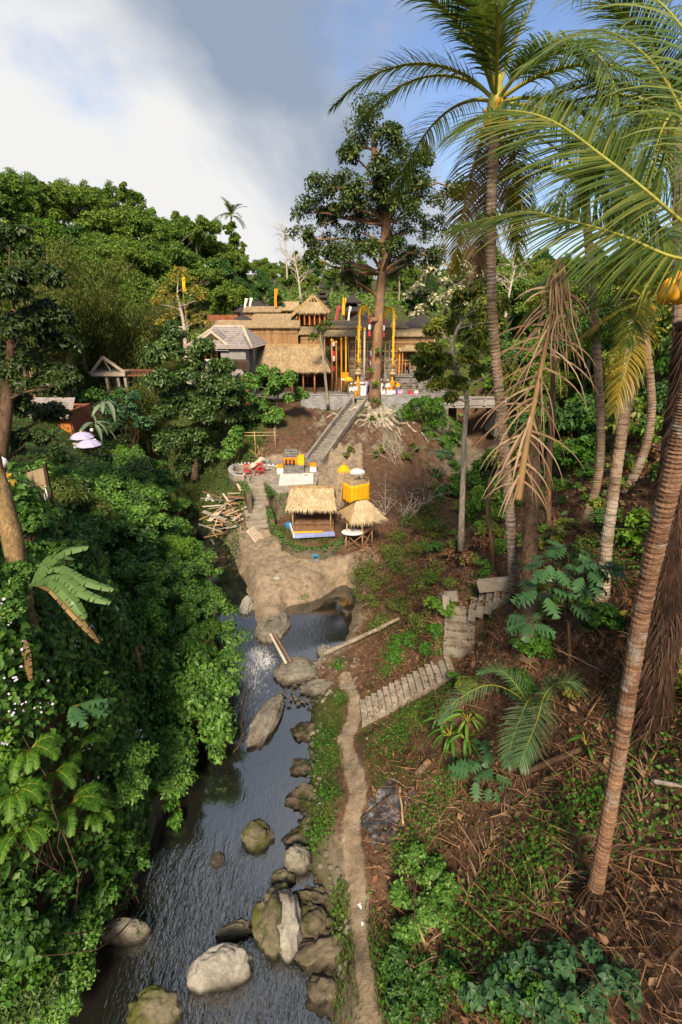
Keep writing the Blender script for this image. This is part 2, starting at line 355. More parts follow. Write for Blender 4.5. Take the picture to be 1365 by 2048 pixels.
M['plaster_grey'] = rough_mat('grey render', (0.20, 0.19, 0.18), (0.33, 0.315, 0.30), 1.2, 0.9, 0.2)
M['plaster_cream'] = rough_mat('cream render', (0.50, 0.45, 0.36), (0.66, 0.60, 0.49), 0.8, 0.85, 0.1)
M['stone'] = rough_mat('carved grey stone', (0.10, 0.095, 0.088), (0.26, 0.245, 0.225), 2.2, 0.9, 0.7, 8)
M['stone_dark'] = rough_mat('dark stone', (0.085, 0.066, 0.05), (0.21, 0.165, 0.125), 1.6, 0.9, 0.8, 6)
M['brick_red'] = rough_mat('red brickwork', (0.17, 0.055, 0.03), (0.33, 0.12, 0.06), 2.2, 0.85, 0.5, 9)
M['concrete'] = rough_mat('concrete', (0.17, 0.145, 0.115), (0.36, 0.32, 0.265), 2.2, 0.9, 0.35, 14)
M['concrete_wet'] = rough_mat('stained concrete', (0.14, 0.125, 0.10), (0.30, 0.275, 0.24), 1.5, 0.85, 0.3, 12)
M['slab_white'] = rough_mat('pale concrete slab', (0.50, 0.48, 0.45), (0.68, 0.66, 0.63), 1.3, 0.8, 0.1)
M['yellow'] = flat_mat('yellow cloth', (0.80, 0.40, 0.012), 0.75, 0.2, 0.12, 3.0)
M['gold'] = flat_mat('golden palm leaf wrapping', (0.72, 0.42, 0.03), 0.7, 0.2, 0.2, 5.0)
M['orange'] = flat_mat('orange cloth', (0.80, 0.24, 0.012), 0.75, 0.2, 0.15, 3.0)
M['white'] = flat_mat('white cloth', (0.74, 0.73, 0.71), 0.75, 0.2, 0.08, 3.0)
M['lavender'] = flat_mat('lavender canvas', (0.40, 0.37, 0.55), 0.75, 0.2, 0.06, 2.0)
M['red'] = flat_mat('red plastic', (0.48, 0.025, 0.03), 0.4, 0.4, 0.1)
M['redcloth'] = flat_mat('red cloth', (0.50, 0.04, 0.07), 0.75, 0.2, 0.15)
M['purple'] = flat_mat('purple cloth', (0.16, 0.11, 0.30), 0.75, 0.2, 0.15)
M['black'] = flat_mat('black cloth', (0.02, 0.02, 0.022), 0.75, 0.2, 0.15)
M['blue'] = flat_mat('blue plastic', (0.04, 0.25, 0.50), 0.4, 0.4, 0.1)
M['tarp'] = flat_mat('blue tarpaulin', (0.20, 0.24, 0.46), 0.5, 0.4, 0.2, 4.0)
M['skin'] = flat_mat('skin', (0.28, 0.15, 0.09), 0.6, 0.3, 0.05)
M['hair'] = flat_mat('black hair', (0.012, 0.01, 0.01), 0.5, 0.3, 0.1)
M['petal'] = leaf_mat('lavender petals', [(0.55, 0.50, 0.75), (0.7, 0.66, 0.82)], 0.2, 0.7)
M['rust'] = rough_mat('rusty iron', (0.12, 0.05, 0.03), (0.26, 0.12, 0.07), 3.0, 0.8, 0.3)
M['glass_globe'] = flat_mat('white lamp globe', (0.72, 0.72, 0.74), 0.3, 0.5, 0.03)
M['coconut'] = flat_mat('yellow coconut husk', (0.70, 0.33, 0.012), 0.45, 0.4, 0.2)
M['jar'] = flat_mat('yellow glazed jar', (0.55, 0.33, 0.03), 0.4, 0.4, 0.2)
M['ash'] = rough_mat('charcoal ash', (0.010, 0.010, 0.012), (0.05, 0.05, 0.058), 2.6, 0.95, 0.7, 16, c3=(0.30, 0.31, 0.34))
M['twig'] = rough_mat('dry twigs', (0.15, 0.10, 0.065), (0.36, 0.26, 0.18), 4.0, 0.85, 0.2)
M['twig_pale'] = rough_mat('pale bare branches', (0.36, 0.30, 0.24), (0.52, 0.46, 0.39), 4.0, 0.85, 0.2)
M['rush'] = rough_mat('woven matting', (0.30, 0.21, 0.12), (0.46, 0.35, 0.22), 5.0, 0.8, 0.5, 30)
M['wall_block'] = None
def wall_block():
    t = NT('grey block wall'); p = t.pos(); mp = t.n('ShaderNodeMapping'); mp.inputs['Rotation'].default_value = (PI / 2, 0, 0); t.link(p, mp.inputs['Vector'])
    b = t.n('ShaderNodeTexBrick'); t.link(mp.outputs[0], b.inputs['Vector']); b.inputs['Scale'].default_value = 1.0
    b.inputs['Brick Width'].default_value = 0.4; b.inputs['Row Height'].default_value = 0.2; b.inputs['Mortar Size'].default_value = 0.012
    b.inputs['Color1'].default_value = (0.22, 0.22, 0.225, 1); b.inputs['Color2'].default_value = (0.31, 0.31, 0.315, 1); b.inputs['Mortar'].default_value = (0.2, 0.195, 0.19, 1)
    n = t.noise(1.6, 6, 0.6, p); col = t.mix(0.6, b.outputs['Color'], t.ramp(n, [(0.3, (0.6, 0.6, 0.6)), (0.7, (1.25, 1.25, 1.25))]), 'MULTIPLY')
    return t.done(t.bsdf(col, 0.9, 0.2, t.bump(t.noise(9, 6, 0.6, p), 0.5, 0.03)))
M['wall_block'] = wall_block()
def rock_mat(name, c1, c2, moss=0.55, mosscol=(0.05, 0.065, 0.015)):
    t = NT(name); ge = t.n('ShaderNodeNewGeometry'); p = ge.outputs['Position']
    a = t.noise(1.4, 8, 0.65, p); b = t.noise(7, 8, 0.7, p); vo = t.n('ShaderNodeTexVoronoi'); vo.inputs['Scale'].default_value = 3.2; t.link(p, vo.inputs['Vector'])
    col = t.ramp(a, [(0.3, c1), (0.68, c2)])
    col = t.mix(0.55, col, t.ramp(b, [(0.25, (0.42, 0.42, 0.42)), (0.75, (1.35, 1.35, 1.35))]), 'MULTIPLY')
    sp = t.n('ShaderNodeSeparateXYZ'); t.link(ge.outputs['Normal'], sp.inputs[0])
    mm = t.math('MULTIPLY', t.ramp(t.noise(1.1, 6, 0.65, p), [(moss, (0, 0, 0)), (moss + 0.12, (1, 1, 1))]), 1.0)
    col = t.mix(mm, col, mosscol)
    sz = t.n('ShaderNodeSeparateXYZ'); t.link(p, sz.inputs[0])
    wet = t.ramp(t.math('ADD', sz.outputs[2], t.math('MULTIPLY', b, 0.15)), [(0.14, (0.2, 0.19, 0.18)), (0.40, (1, 1, 1))])
    col = t.mix(1.0, col, wet, 'MULTIPLY')
    fn = t.noise(26, 6, 0.7, p); col = t.mix(0.6, col, t.ramp(fn, [(0.3, (0.5, 0.5, 0.5)), (0.7, (1.35, 1.35, 1.35))]), 'MULTIPLY')
    ck = t.n('ShaderNodeTexVoronoi', feature='DISTANCE_TO_EDGE'); ck.inputs['Scale'].default_value = 1.6; t.link(t.scaled(t.mix(0.25, p, t.n('ShaderNodeTexNoise').outputs['Color']), (1, 1, 1.4)), ck.inputs['Vector'])
    crack = t.ramp(ck.outputs['Distance'], [(0.0, (0.35, 0.33, 0.31)), (0.035, (1, 1, 1))]); col = t.mix(0.28, col, crack, 'MULTIPLY')
    h = t.math('ADD', t.math('ADD', t.math('MULTIPLY', b, 0.7), t.math('MULTIPLY', vo.outputs['Distance'], 0.4)), t.math('ADD', t.math('MULTIPLY', fn, 0.35), t.math('MULTIPLY', crack, 0.12)))
    return t.done(t.bsdf(col, 0.88, 0.25, t.bump(h, 0.7, 0.08)))
M['rock'] = rock_mat('river rock', (0.11, 0.098, 0.075), (0.27, 0.245, 0.20), 0.57)
M['rock_pale'] = rock_mat('pale river boulder', (0.17, 0.155, 0.13), (0.42, 0.40, 0.355), 0.66)
M['rock_moss'] = rock_mat('mossy river rock', (0.09, 0.078, 0.05), (0.20, 0.175, 0.12), 0.47, (0.075, 0.085, 0.018))
M['rock_bank'] = rock_mat('eroded bank rock', (0.075, 0.058, 0.04), (0.21, 0.17, 0.12), 0.5, (0.06, 0.066, 0.018))
# ground: one sheet, soil colours by painted masks (what the ground IS there: trodden path, moss, rock, leaf litter)
def ground_mat():
    t = NT('ground soil'); p = t.pos(); at = t.n('ShaderNodeVertexColor', layer_name='soil'); sp = t.n('ShaderNodeSeparateColor'); t.link(at.outputs['Color'], sp.inputs[0])
    path, green, rock = sp.outputs[0], sp.outputs[1], sp.outputs[2]
    n0 = t.noise(0.55, 7, 0.6, p); n1 = t.noise(3.0, 8, 0.65, p); n2 = t.noise(14, 6, 0.7, p)
    soil = t.ramp(n1, [(0.25, (0.05, 0.028, 0.017)), (0.5, (0.105, 0.06, 0.037)), (0.75, (0.18, 0.115, 0.075))])
    mud = t.ramp(n1, [(0.25, (0.12, 0.09, 0.06)), (0.5, (0.25, 0.195, 0.135)), (0.78, (0.37, 0.305, 0.225))])
    rk = t.ramp(n1, [(0.25, (0.085, 0.068, 0.047)), (0.5, (0.17, 0.14, 0.10)), (0.75, (0.27, 0.235, 0.18))])
    ms = t.ramp(n1, [(0.3, (0.03, 0.045, 0.010)), (0.7, (0.085, 0.095, 0.022))])
    def m(a, gain=2.2):
        return t.ramp(t.math('ADD', t.math('MULTIPLY', a, 1.0), t.math('MULTIPLY', t.math('SUBTRACT', n1, 0.5), 0.55)), [(0.38, (0, 0, 0)), (0.62, (1, 1, 1))])
    col = t.mix(m(rock), soil, rk); col = t.mix(m(path), col, mud); col = t.mix(m(green), col, ms)
    col = t.mix(0.5, col, t.ramp(n2, [(0.25, (0.5, 0.5, 0.5)), (0.75, (1.3, 1.3, 1.3))]), 'MULTIPLY')
    col = t.mix(0.5, col, t.ramp(n0, [(0.3, (0.7, 0.68, 0.66)), (0.7, (1.2, 1.2, 1.2))]), 'MULTIPLY')
    sz = t.n('ShaderNodeSeparateXYZ'); t.link(p, sz.inputs[0])
    wet = t.ramp(t.math('ADD', sz.outputs[2], t.math('MULTIPLY', n1, 0.2)), [(0.12, (0.30, 0.28, 0.27)), (0.36, (1, 1, 1))])
    col = t.mix(1.0, col, wet, 'MULTIPLY')
    h = t.math('ADD', t.math('MULTIPLY', n1, 1.0), t.math('MULTIPLY', n2, 0.45))
    return t.done(t.bsdf(col, 0.9, 0.22, t.bump(h, 0.75, 0.10)))
M['ground'] = ground_mat()
def water_mat():
    t = NT('river water'); p = t.pos(); at = t.n('ShaderNodeVertexColor', layer_name='flow'); sp = t.n('ShaderNodeSeparateColor'); t.link(at.outputs['Color'], sp.inputs[0])
    foam, rip = sp.outputs[0], sp.outputs[1]
    a = t.noise(1.7, 3, 0.5, t.scaled(p, (1.8, 0.6, 1)), 1.2); b = t.noise(7.0, 3, 0.5, t.scaled(p, (1.6, 0.8, 1)), 0.8)
    h = t.math('ADD', t.math('MULTIPLY', a, 0.7), t.math('MULTIPLY', b, 0.45))
    h = t.math('MULTIPLY', h, t.math('ADD', t.math('MULTIPLY', rip, 0.7), 0.006))
    nrm = t.bump(h, 0.8, 0.14)
    fm = t.noise(4.0, 8, 0.7, t.scaled(p, (2.6, 0.8, 1)), 1.6)
    ff = t.ramp(t.math('ADD', t.math('MULTIPLY', foam, 0.55), t.math('MULTIPLY', t.math('SUBTRACT', fm, 0.5), 2.2)), [(0.40, (0, 0, 0)), (0.75, (0.8, 0.8, 0.8))])
    col = t.mix(ff, (0.012, 0.012, 0.011), (0.62, 0.60, 0.58))
    x = t.n('ShaderNodeBsdfPrincipled'); t.link(col, x.inputs['Base Color']); t.link(nrm, x.inputs['Normal'])
    t.link(t.ramp(ff, [(0, (0.06,) * 3), (1, (0.7,) * 3)]), x.inputs['Roughness']); x.inputs['IOR'].default_value = 3.1
    return t.done(x.outputs[0])
M['water'] = water_mat()
# ------------------------------------------------------------------ terrain
CP = []
def cp(px, py, z): CP.append(G(px, py, z))
def wp(x, y, z): CP.append(np.array([x, y, z], float))
# the mud spit and its terraces
for a in [(520, 1130, 1.6), (600, 1130, 1.7), (700, 1130, 1.8), (770, 1095, 1.9), (560, 1190, 1.1), (640, 1165, 1.3), (535, 1255, 0.7), (690, 1150, 1.1), (470, 1085, 1.3), (560, 1240, 0.6),
          (545, 1065, 1.9), (560, 1090, 1.9), (700, 1100, 1.9),
          (500, 940, 4.2), (590, 955, 4.2), (640, 950, 4.2), (560, 930, 4.3), (690, 935, 4.3), (730, 990, 2.9), (460, 1000, 2.6), (430, 1040, 1.4),
          (560, 895, 5.2), (640, 880, 5.6), (700, 860, 6.4), (480, 900, 4.2), (430, 930, 2.6), (400, 960, 1.2), (740, 860, 6.2), (800, 900, 5.2), (780, 960, 3.6), (820, 1000, 2.4),
          (860, 880, 4.8), (880, 960, 2.2), (500, 850, 6.2), (440, 860, 4.4), (410, 900, 3.0), (620, 832, 6.6), (540, 840, 6.5), (850, 1040, 1.0)]: cp(*a)
# temple ground climbing back
for a in [(-6, 54.5, 7.3), (0, 54.5, 7.3), (6, 54.5, 7.2), (12, 54, 6.6), (-6, 57, 8), (0, 57, 8), (6, 57, 8), (12, 57, 8), (-14, 57, 8), (-14, 53, 6.6), (-19, 56, 6.0), (-16, 64, 9.5), (-4, 64, 10), (6, 64, 10), (14, 66, 10.5),
          (-14, 76, 13.5), (0, 76, 13.6), (12, 76, 13), (-12, 95, 17), (4, 95, 17), (22, 80, 14), (20, 60, 9.5), (24, 50, 10)]: wp(*a)
# gully under the road bridge
for a in [(11.5, 50, 3.2), (14.5, 52, 2.2), (14.5, 56, 2.2), (11, 45, 2.2), (9, 38, 1.2), (6.5, 31, 0.6), (17.5, 50, 5.5), (14, 60, 3.0)]: wp(*a)
# right bank
for a in [(700, 1330, 0.7), (650, 1350, 0.35), (690, 1400, 0.7), (720, 1440, 1.0), (690, 1500, 1.0), (715, 1600, 1.1), (640, 1620, 0.8), (620, 1700, 0.6), (705, 1700, 1.1), (715, 1850, 1.1), (740, 2048, 1.2), (690, 1950, 0.9),
          (640, 1480, 0.6), (780, 1500, 1.6), (770, 1630, 1.4), (780, 1750, 1.5), (780, 1900, 1.5),
          (760, 1270, 1.4), (820, 1240, 2.0), (830, 1330, 2.0), (800, 1400, 1.9), (860, 1365, 2.7), (915, 1325, 3.5), (915, 1260, 4.2), (920, 1200, 5.0), (980, 1200, 5.6), (1030, 1180, 6.3),
          (870, 1180, 4.2), (830, 1140, 2.6), (880, 1090, 4.0), (940, 1110, 5.4), (850, 1450, 2.5), (850, 1560, 2.5), (900, 1430, 3.4), (1000, 1350, 5.3), (960, 1500, 3.8), (1000, 1700, 3.8), (880, 1700, 2.4), (870, 1850, 2.3), (900, 2000, 2.3),
          (1100, 1500, 5.6), (1100, 1300, 6.6), (1100, 1900, 4.6), (1100, 2040, 4.2), (1250, 1900, 5.6), (1365, 2040, 6.2), (1190, 1770, 5.5), (1300, 1700, 6.6), (1300, 1500, 7.6), (1365, 1500, 8.4),
          (1205, 1200, 8.2), (1365, 1250, 10.2), (1160, 1075, 7.6), (1040, 1090, 6.2), (1000, 1040, 5.0), (950, 1010, 3.2), (1260, 1010, 9.2), (1365, 1050, 11.0), (1250, 900, 10.6), (1365, 880, 13.0),
          (1150, 960, 7.6), (1060, 960, 5.6), (1000, 930, 4.2), (1150, 830, 10.0)]: cp(*a)
for a in [(16, 36, 9.5), (22, 30, 14), (30, 26, 17), (20, 14, 15), (26, 40, 14), (34, 50, 15.5), (14, 6, 12.5), (12, 0, 13), (18, -5, 15), (24, 60, 12), (40, 75, 17), (60, 60, 20), (45, 110, 19), (30, 100, 19), (5, -6, 4), (1, -3, 1.5), (2, -10, 2)]: wp(*a)
# left bank
for a in [(-6.6, 4, 0.2), (-6.7, 9, 0.3), (-7.2, 9, 6.0), (-7.9, 9.5, 11.0), (-9, 10.5, 11.6), (-11, 10, 12), (-7.0, 14, 0.4), (-8.1, 14, 6.5), (-9.0, 13.5, 11.0), (-10.5, 16, 10.4), (-14, 13, 11.4), (-7.4, 6, 5), (-8.4, 6, 9.5), (-6.2, 19, 0.4), (-9, 19, 2.2), (-12, 20, 7.2), (-16, 19, 9),
          (-7.6, 25, 0.6), (-11, 26, 2.2), (-15, 27, 4.6), (-20, 26, 8.5), (-10.5, 34, 0.8), (-14.5, 35, 2.4), (-19, 36, 5.5), (-25, 36, 8.5), (-15, 43, 0.8), (-20, 45, 2.4), (-25, 46, 6.2), (-31, 48, 8.5), (-20.5, 53, 0.8), (-26, 55, 4.5), (-32, 58, 7),
          (-23, 64, 1.2), (-20, 62, 3.0), (-28, 68, 4.5), (-34, 72, 10), (-26, 80, 8), (-16, 5, 12), (-22, 10, 12.8), (-9, 2, 6.5), (-12, -2, 11), (-18, -6, 13), (-30, 20, 13), (-34, 34, 12), (-45, 50, 14)]: wp(*a)
# hills behind, and an unseen bank added behind the viewer, shaped for the sunlight
for a in [(-45, 75, 17), (-60, 90, 24), (-40, 100, 20), (-30, 110, 21), (-50, 130, 31), (-80, 120, 34), (-20, 130, 21), (-5, 140, 20.5), (15, 150, 21), (0, 180, 24), (-30, 170, 26), (40, 170, 25), (80, 150, 27), (-120, 150, 40), (-70, 60, 20), (-120, 60, 26),
          (-60, 200, 31), (60, 220, 30), (120, 100, 27), (150, 220, 32), (-150, 220, 44), (0, 260, 28), (-25, -24, 20), (-12, -26, 20), (-40, -10, 20), (2, -28, 20), (14, -26, 20), (-18, -14, 17), (-60, 20, 16), (-40, -60, 28), (0, -60, 26), (40, -60, 20), (120, -60, 25), (-120, -60, 24), (-150, 0, 24), (150, 20, 27), (60, 0, 20), (30, -24, 22), (60, 30, 20)]: wp(*a)
CP = np.array(CP)
def _solve():
    P = CP[:, :2]; n = len(P); r = np.sqrt(((P[:, None] - P[None]) ** 2).sum(-1) + 0.3)
    A = np.zeros((n + 3, n + 3)); A[:n, :n] = -r + np.eye(n) * 0.06; A[:n, n] = 1; A[:n, n + 1:] = P; A[n, :n] = 1; A[n + 1:, :n] = P.T
    return np.linalg.solve(A, np.concatenate([CP[:, 2], [0, 0, 0]]))
RW = _solve()
def base_z(x, y):
    q = np.stack([np.ravel(x), np.ravel(y)], 1); out = np.empty(len(q)); n = len(CP)
    for i in range(0, len(q), 4000):
        c = q[i:i + 4000]; r = np.sqrt(((c[:, None] - CP[None, :, :2]) ** 2).sum(-1) + 0.3)
        out[i:i + 4000] = -r @ RW[:n] + RW[n] + c @ RW[n + 1:]
    return out.reshape(np.shape(x))
# river outline on the water plane
RIV = [G(px, py, 0)[:2] for px, py in [(655, 2300), (655, 2048), (655, 1930), (640, 1835), (618, 1765), (575, 1690), (592, 1620), (606, 1560), (602, 1450), (598, 1390), (545, 1362), (556, 1318), (600, 1322), (660, 1300), (690, 1262), (702, 1200), (690, 1178),
                                      (640, 1208), (585, 1222), (576, 1260), (520, 1300), (502, 1285), (497, 1220), (488, 1180), (462, 1125), (446, 1090)]]
RIV += [np.array(p) for p in [(-11.6, 37), (-15.5, 45), (-20.0, 53.5), (-22.5, 62), (-24, 70), (-25.5, 70), (-25, 61), (-22.3, 52.5), (-17.5, 44), (-13.2, 36), (-9.8, 29), (-8.0, 24), (-6.6, 20), (-6.4, 15), (-6.5, 9), (-7.5, 6), (-10.5, 5.4), (-10.5, -8), (0.2, -8)]]
RIV = np.array(RIV)
def poly_sd(x, y, poly):
    q = np.stack([np.ravel(x), np.ravel(y)], 1); d = np.full(len(q), 1e9); ins = np.zeros(len(q), bool)
    for i in range(len(poly)):
        a, b = poly[i], poly[(i + 1) % len(poly)]; e = b - a; wv = q - a
        t = np.clip((wv @ e) / (e @ e + 1e-12), 0, 1); d = np.minimum(d, np.linalg.norm(wv - t[:, None] * e, axis=1))
        c = (a[1] > q[:, 1]) != (b[1] > q[:, 1]); dy = (b[1] - a[1]) if abs(b[1] - a[1]) > 1e-9 else 1e-9
        ins ^= c & (q[:, 0] < (b[0] - a[0]) * (q[:, 1] - a[1]) / dy + a[0])
    return np.where(ins, -d, d).reshape(np.shape(x))
def line_d(x, y, pts):
    q = np.stack([np.ravel(x), np.ravel(y)], 1); d = np.full(len(q), 1e9)
    for a, b in zip(pts[:-1], pts[1:]):
        a = np.array(a[:2]); b = np.array(b[:2]); e = b - a; wv = q - a; t = np.clip((wv @ e) / (e @ e), 0, 1)
        d = np.minimum(d, np.linalg.norm(wv - t[:, None] * e, axis=1))
    return d.reshape(np.shape(x))
RAMPS = []
SPC = G(610, 1150, 1.5)
FLAT = []      # (x, y, r, z): ground trimmed to lie under built steps and floors
def flat_rect(x0, x1, y0, y1, z, soft=0.5): FLAT.append((x0, x1, y0, y1, z, soft))
def disc(x, y, r, z): FLAT.append((x - r, x + r, y - r, y + r, z, 0.45))
def TZ(x, y):
    x = np.asarray(x, float); y = np.asarray(y, float)
    z = base_z(x, y); p = np.stack([x, y, x * 0], -1)
    near = sstep(90, 40, np.abs(y))
    ups = sstep(-6, -2, x) * sstep(13, 9, x) * sstep(39, 42, y) * sstep(56, 53, y)
    z = z + ups * (np.abs(fbm(p * np.array([1.1, .55, 1]) + 40, 4)) * 3.2 - .55)
    spz = sstep(5.5, 3.5, np.hypot(x - SPC[0], (y - SPC[1]) * .9)); z = z + spz * (np.abs(fbm(p * 1.3 + 70, 5)) * .6 - .1)
    z = z + fbm(p * 0.35, 4) * 0.9 * (1 + 1.5 * (1 - near)) + fbm(p * 1.7 + 5, 3) * 0.28
    for x0, x1, y0, y1, fz, so in FLAT:
        dx = np.maximum(np.maximum(x0 - x, x - x1), 0); dy = np.maximum(np.maximum(y0 - y, y - y1), 0); t = sstep(so, 0, np.hypot(dx, dy))
        z = z * (1 - t) + fz * t
    for pa, pb, wd in [RAMPS[k] for k in (0, 4, 3, 1, 2)]:
        d = pb[:2] - pa[:2]; L = np.linalg.norm(d); d = d / L; rx, ry = x - pa[0], y - pa[1]
        al = (rx * d[0] + ry * d[1]) / L; la = np.abs(-rx * d[1] + ry * d[0]); out = np.hypot(np.maximum(la - wd / 2 - 0.22, 0), np.maximum(np.maximum(-al, al - 1) * L - 0.1, 0))
        t = sstep(0.55, 0.05, out); zl = pa[2] + (pb[2] - pa[2]) * np.clip(al, 0, 1) - 0.24
        z = z * (1 - t) + zl * t
    sd = poly_sd(x, y, RIV); sdn = sd + fbm(p * 1.3 + 3, 3) * 0.45
    t = sstep(-0.1, 0.9, sdn); z = np.where(sdn < 3, (-0.25) * (1 - t) + np.maximum(z, 0.12) * t, np.maximum(z, 0.12))
    z = np.where(sdn < 0, np.minimum(z, -0.15 + sdn * 0.25), z)
    return z
def tz(x, y): return float(TZ(np.array([x]), np.array([y]))[0])
# --- levelled places (their floors are built further down)
TERR = G(590, 955, 4.2)
steps_list = []
def flight(name, label, pa, pb, n, width, mat, rise_dir=None, th=0.22, over=1.0):
    """n concrete steps from world point pa (low) to pb (high); every step is a part"""
    steps_list.append((name, label, np.array(pa), np.array(pb), n, width, mat, th, over))
    d = (np.array(pb) - np.array(pa)); hd = unit(d[:2])
    RAMPS.append((np.array(pa), np.array(pb), width))
flight('concrete_stairs', 'steep concrete stairs with ivy sides climbing from the mud spit to the altar terrace', G(522, 1056, 1.75), G(508, 958, 4.15), 13, 2.1, 'concrete', over=.74)
flight('concrete_steps', 'diagonal flight of concrete slab steps rising from the dirt path', G(722, 1425, 0.95), G(905, 1328, 3.4), 15, 1.25, 'concrete')
flight('concrete_steps', 'straight short flight of wide concrete steps with leaf litter in the slope bend', G(918, 1308, 3.5), G(920, 1212, 5.0), 6, 1.3, 'concrete')
flight('concrete_steps', 'short upper flight of narrow concrete steps leading to the palm trunk', G(940, 1216, 5.05), G(1022, 1180, 6.3), 5, 1.1, 'concrete')
flight('concrete_stairs', 'long straight concrete stairs with side kerbs from the altar up to the temple gate', G(628, 925, 4.25), np.array([1.9, 53.2, 7.6]), 22, 1.35, 'concrete_wet', over=.8)
a_ = G(495, 946, 4.2); b_ = G(640, 950, 4.2)
flat_rect(a_[0], b_[0] + .4, a_[1] - 0.2, a_[1] + 4.0, 4.12, 0.4)
PAV = np.array([(625 - 682.5) / FPX * 33.5, 32.2, 2.35])
flat_rect(PAV[0] - 2.6, PAV[0] + 3.0, PAV[1] - 2.2, PAV[1] + 2.2, 2.3, 0.5)
flat_rect(-17, 13, 55.3, 60.5, 7.95, 0.4)
# --- the sheet
def axis_lines(segs):
    out = [segs[0][0]]
    for a, b, st in segs:
        n = max(1, int(round((b - a) / st))); out += list(np.linspace(a, b, n + 1)[1:])
    return np.array(out)
gx = axis_lines([(-600, -160, 60), (-160, -60, 5), (-60, -26, 1.2), (-26, -14, 0.5), (-14, 14, 0.2), (14, 26, 0.5), (26, 60, 1.2), (60, 160, 5), (160, 600, 60)])
gy = axis_lines([(-300, -60, 30), (-60, -6, 3), (-6, 3, 0.6), (3, 40, 0.2), (40, 60, 0.35), (60, 100, 1.0), (100, 280, 5), (280, 900, 60)])
XX, YY = np.meshgrid(gx, gy); ZZ = TZ(XX, YY)
far = np.maximum(np.abs(XX) - 150, 0) + np.maximum(YY - 230, 0) + np.maximum(-60 - YY, 0)
ZZ = np.where(far > 0, np.clip(ZZ, 8, 52), ZZ)
nx, ny = len(gx), len(gy)
idx = np.arange(nx * ny).reshape(ny, nx)
Fq = np.stack([idx[:-1, :-1], idx[:-1, 1:], idx[1:, 1:], idx[1:, :-1]], -1).reshape(-1, 4)
Vg = np.stack([XX, YY, ZZ], -1).reshape(-1, 3)
me = np_mesh('ground', Vg, Fq, M['ground'], True)
PATH = [G(px, py, 1.0) for px, py in [(745, 2200), (738, 2048), (722, 1900), (712, 1760), (700, 1660), (718, 1590), (700, 1520), (690, 1470), (712, 1420), (705, 1380), (690, 1340)]]
vx, vy = Vg[:, 0], Vg[:, 1]
pd = line_d(vx, vy, PATH)
mask_path = sstep(0.55, 0.12, pd) * .82
spit = poly_sd(vx, vy, np.array([G(px, py, z)[:2] for px, py, z in [(440, 1050, 1.4), (545, 1060, 1.9), (570, 1100, 1.9), (690, 1105, 1.9), (800, 1090, 1.9), (760, 1140, 1.6), (690, 1180, 0.8), (580, 1230, 0.5), (520, 1290, 0.3), (480, 1150, 1.0)]]))
mask_path = np.maximum(mask_path, sstep(0.5, -0.5, spit) * 0.66)
terr = sstep(1.0, 0, np.maximum(np.abs(vx - (TERR[0] + 0.8)) - 4.5, np.abs(vy - (TERR[1] + 1)) - 4)) * 0.8
mask_path = np.maximum(mask_path, terr)
up_slope = sstep(-6, -1, vx) * sstep(9, 5, vx) * sstep(40, 43, vy) * sstep(56, 53, vy)
rsd = poly_sd(vx, vy, RIV)
gn0 = fbm(np.stack([vx, vy, vx * 0], -1) * 0.9 + 60, 4) * 1.2
mask_rock = np.maximum(sstep(2.2, 0.4, rsd) * (vx > -7) * 0.85, up_slope * (0.55 + gn0))
mask_rock = np.maximum(mask_rock, sstep(9.5, 11, vx) * sstep(17, 14, vx) * sstep(40, 46, vy) * sstep(60, 57, vy))
gn = fbm(np.stack([vx, vy, vx * 0], -1) * 0.45 + 20, 4)
mask_green = np.where(rsd < 4.0, 0.20, 0.30) + gn * 0.9
mask_green = mask_green * (1 - 0.8 * mask_path)
mask_green = np.where((vx < -7.5) | (vy > 62) | (vx > 18), np.maximum(mask_green, 0.75), mask_green)
mask_green = mask_green + sstep(1.2, 0.5, np.abs(pd - 1.3)) * 0.35 * (vy < 18)
mask_green = mask_green - 0.22 * sstep(1.5, 3.5, vx) * (vy < 22)
mask_green = mask_green - sstep(-5, 3, -spit) * 0.4 - up_slope * 0.3
col = np.clip(np.stack([mask_path, mask_green, mask_rock, np.ones_like(vx)], 1), 0, 1)
ca = me.color_attributes.new('soil', 'FLOAT_COLOR', 'POINT'); ca.data.foreach_set('color', col.astype(np.float32).ravel())
def TZ(x, y):
    x = np.asarray(x, float); y = np.asarray(y, float); i = np.clip(np.searchsorted(gx, x) - 1, 0, nx - 2); j = np.clip(np.searchsorted(gy, y) - 1, 0, ny - 2)
    fx = np.clip((x - gx[i]) / (gx[i + 1] - gx[i]), 0, 1); fy = np.clip((y - gy[j]) / (gy[j + 1] - gy[j]), 0, 1)
    return (ZZ[j, i] * (1 - fx) + ZZ[j, i + 1] * fx) * (1 - fy) + (ZZ[j + 1, i] * (1 - fx) + ZZ[j + 1, i + 1] * fx) * fy
ground = put('ground', me, None); tag(ground, kind='structure')
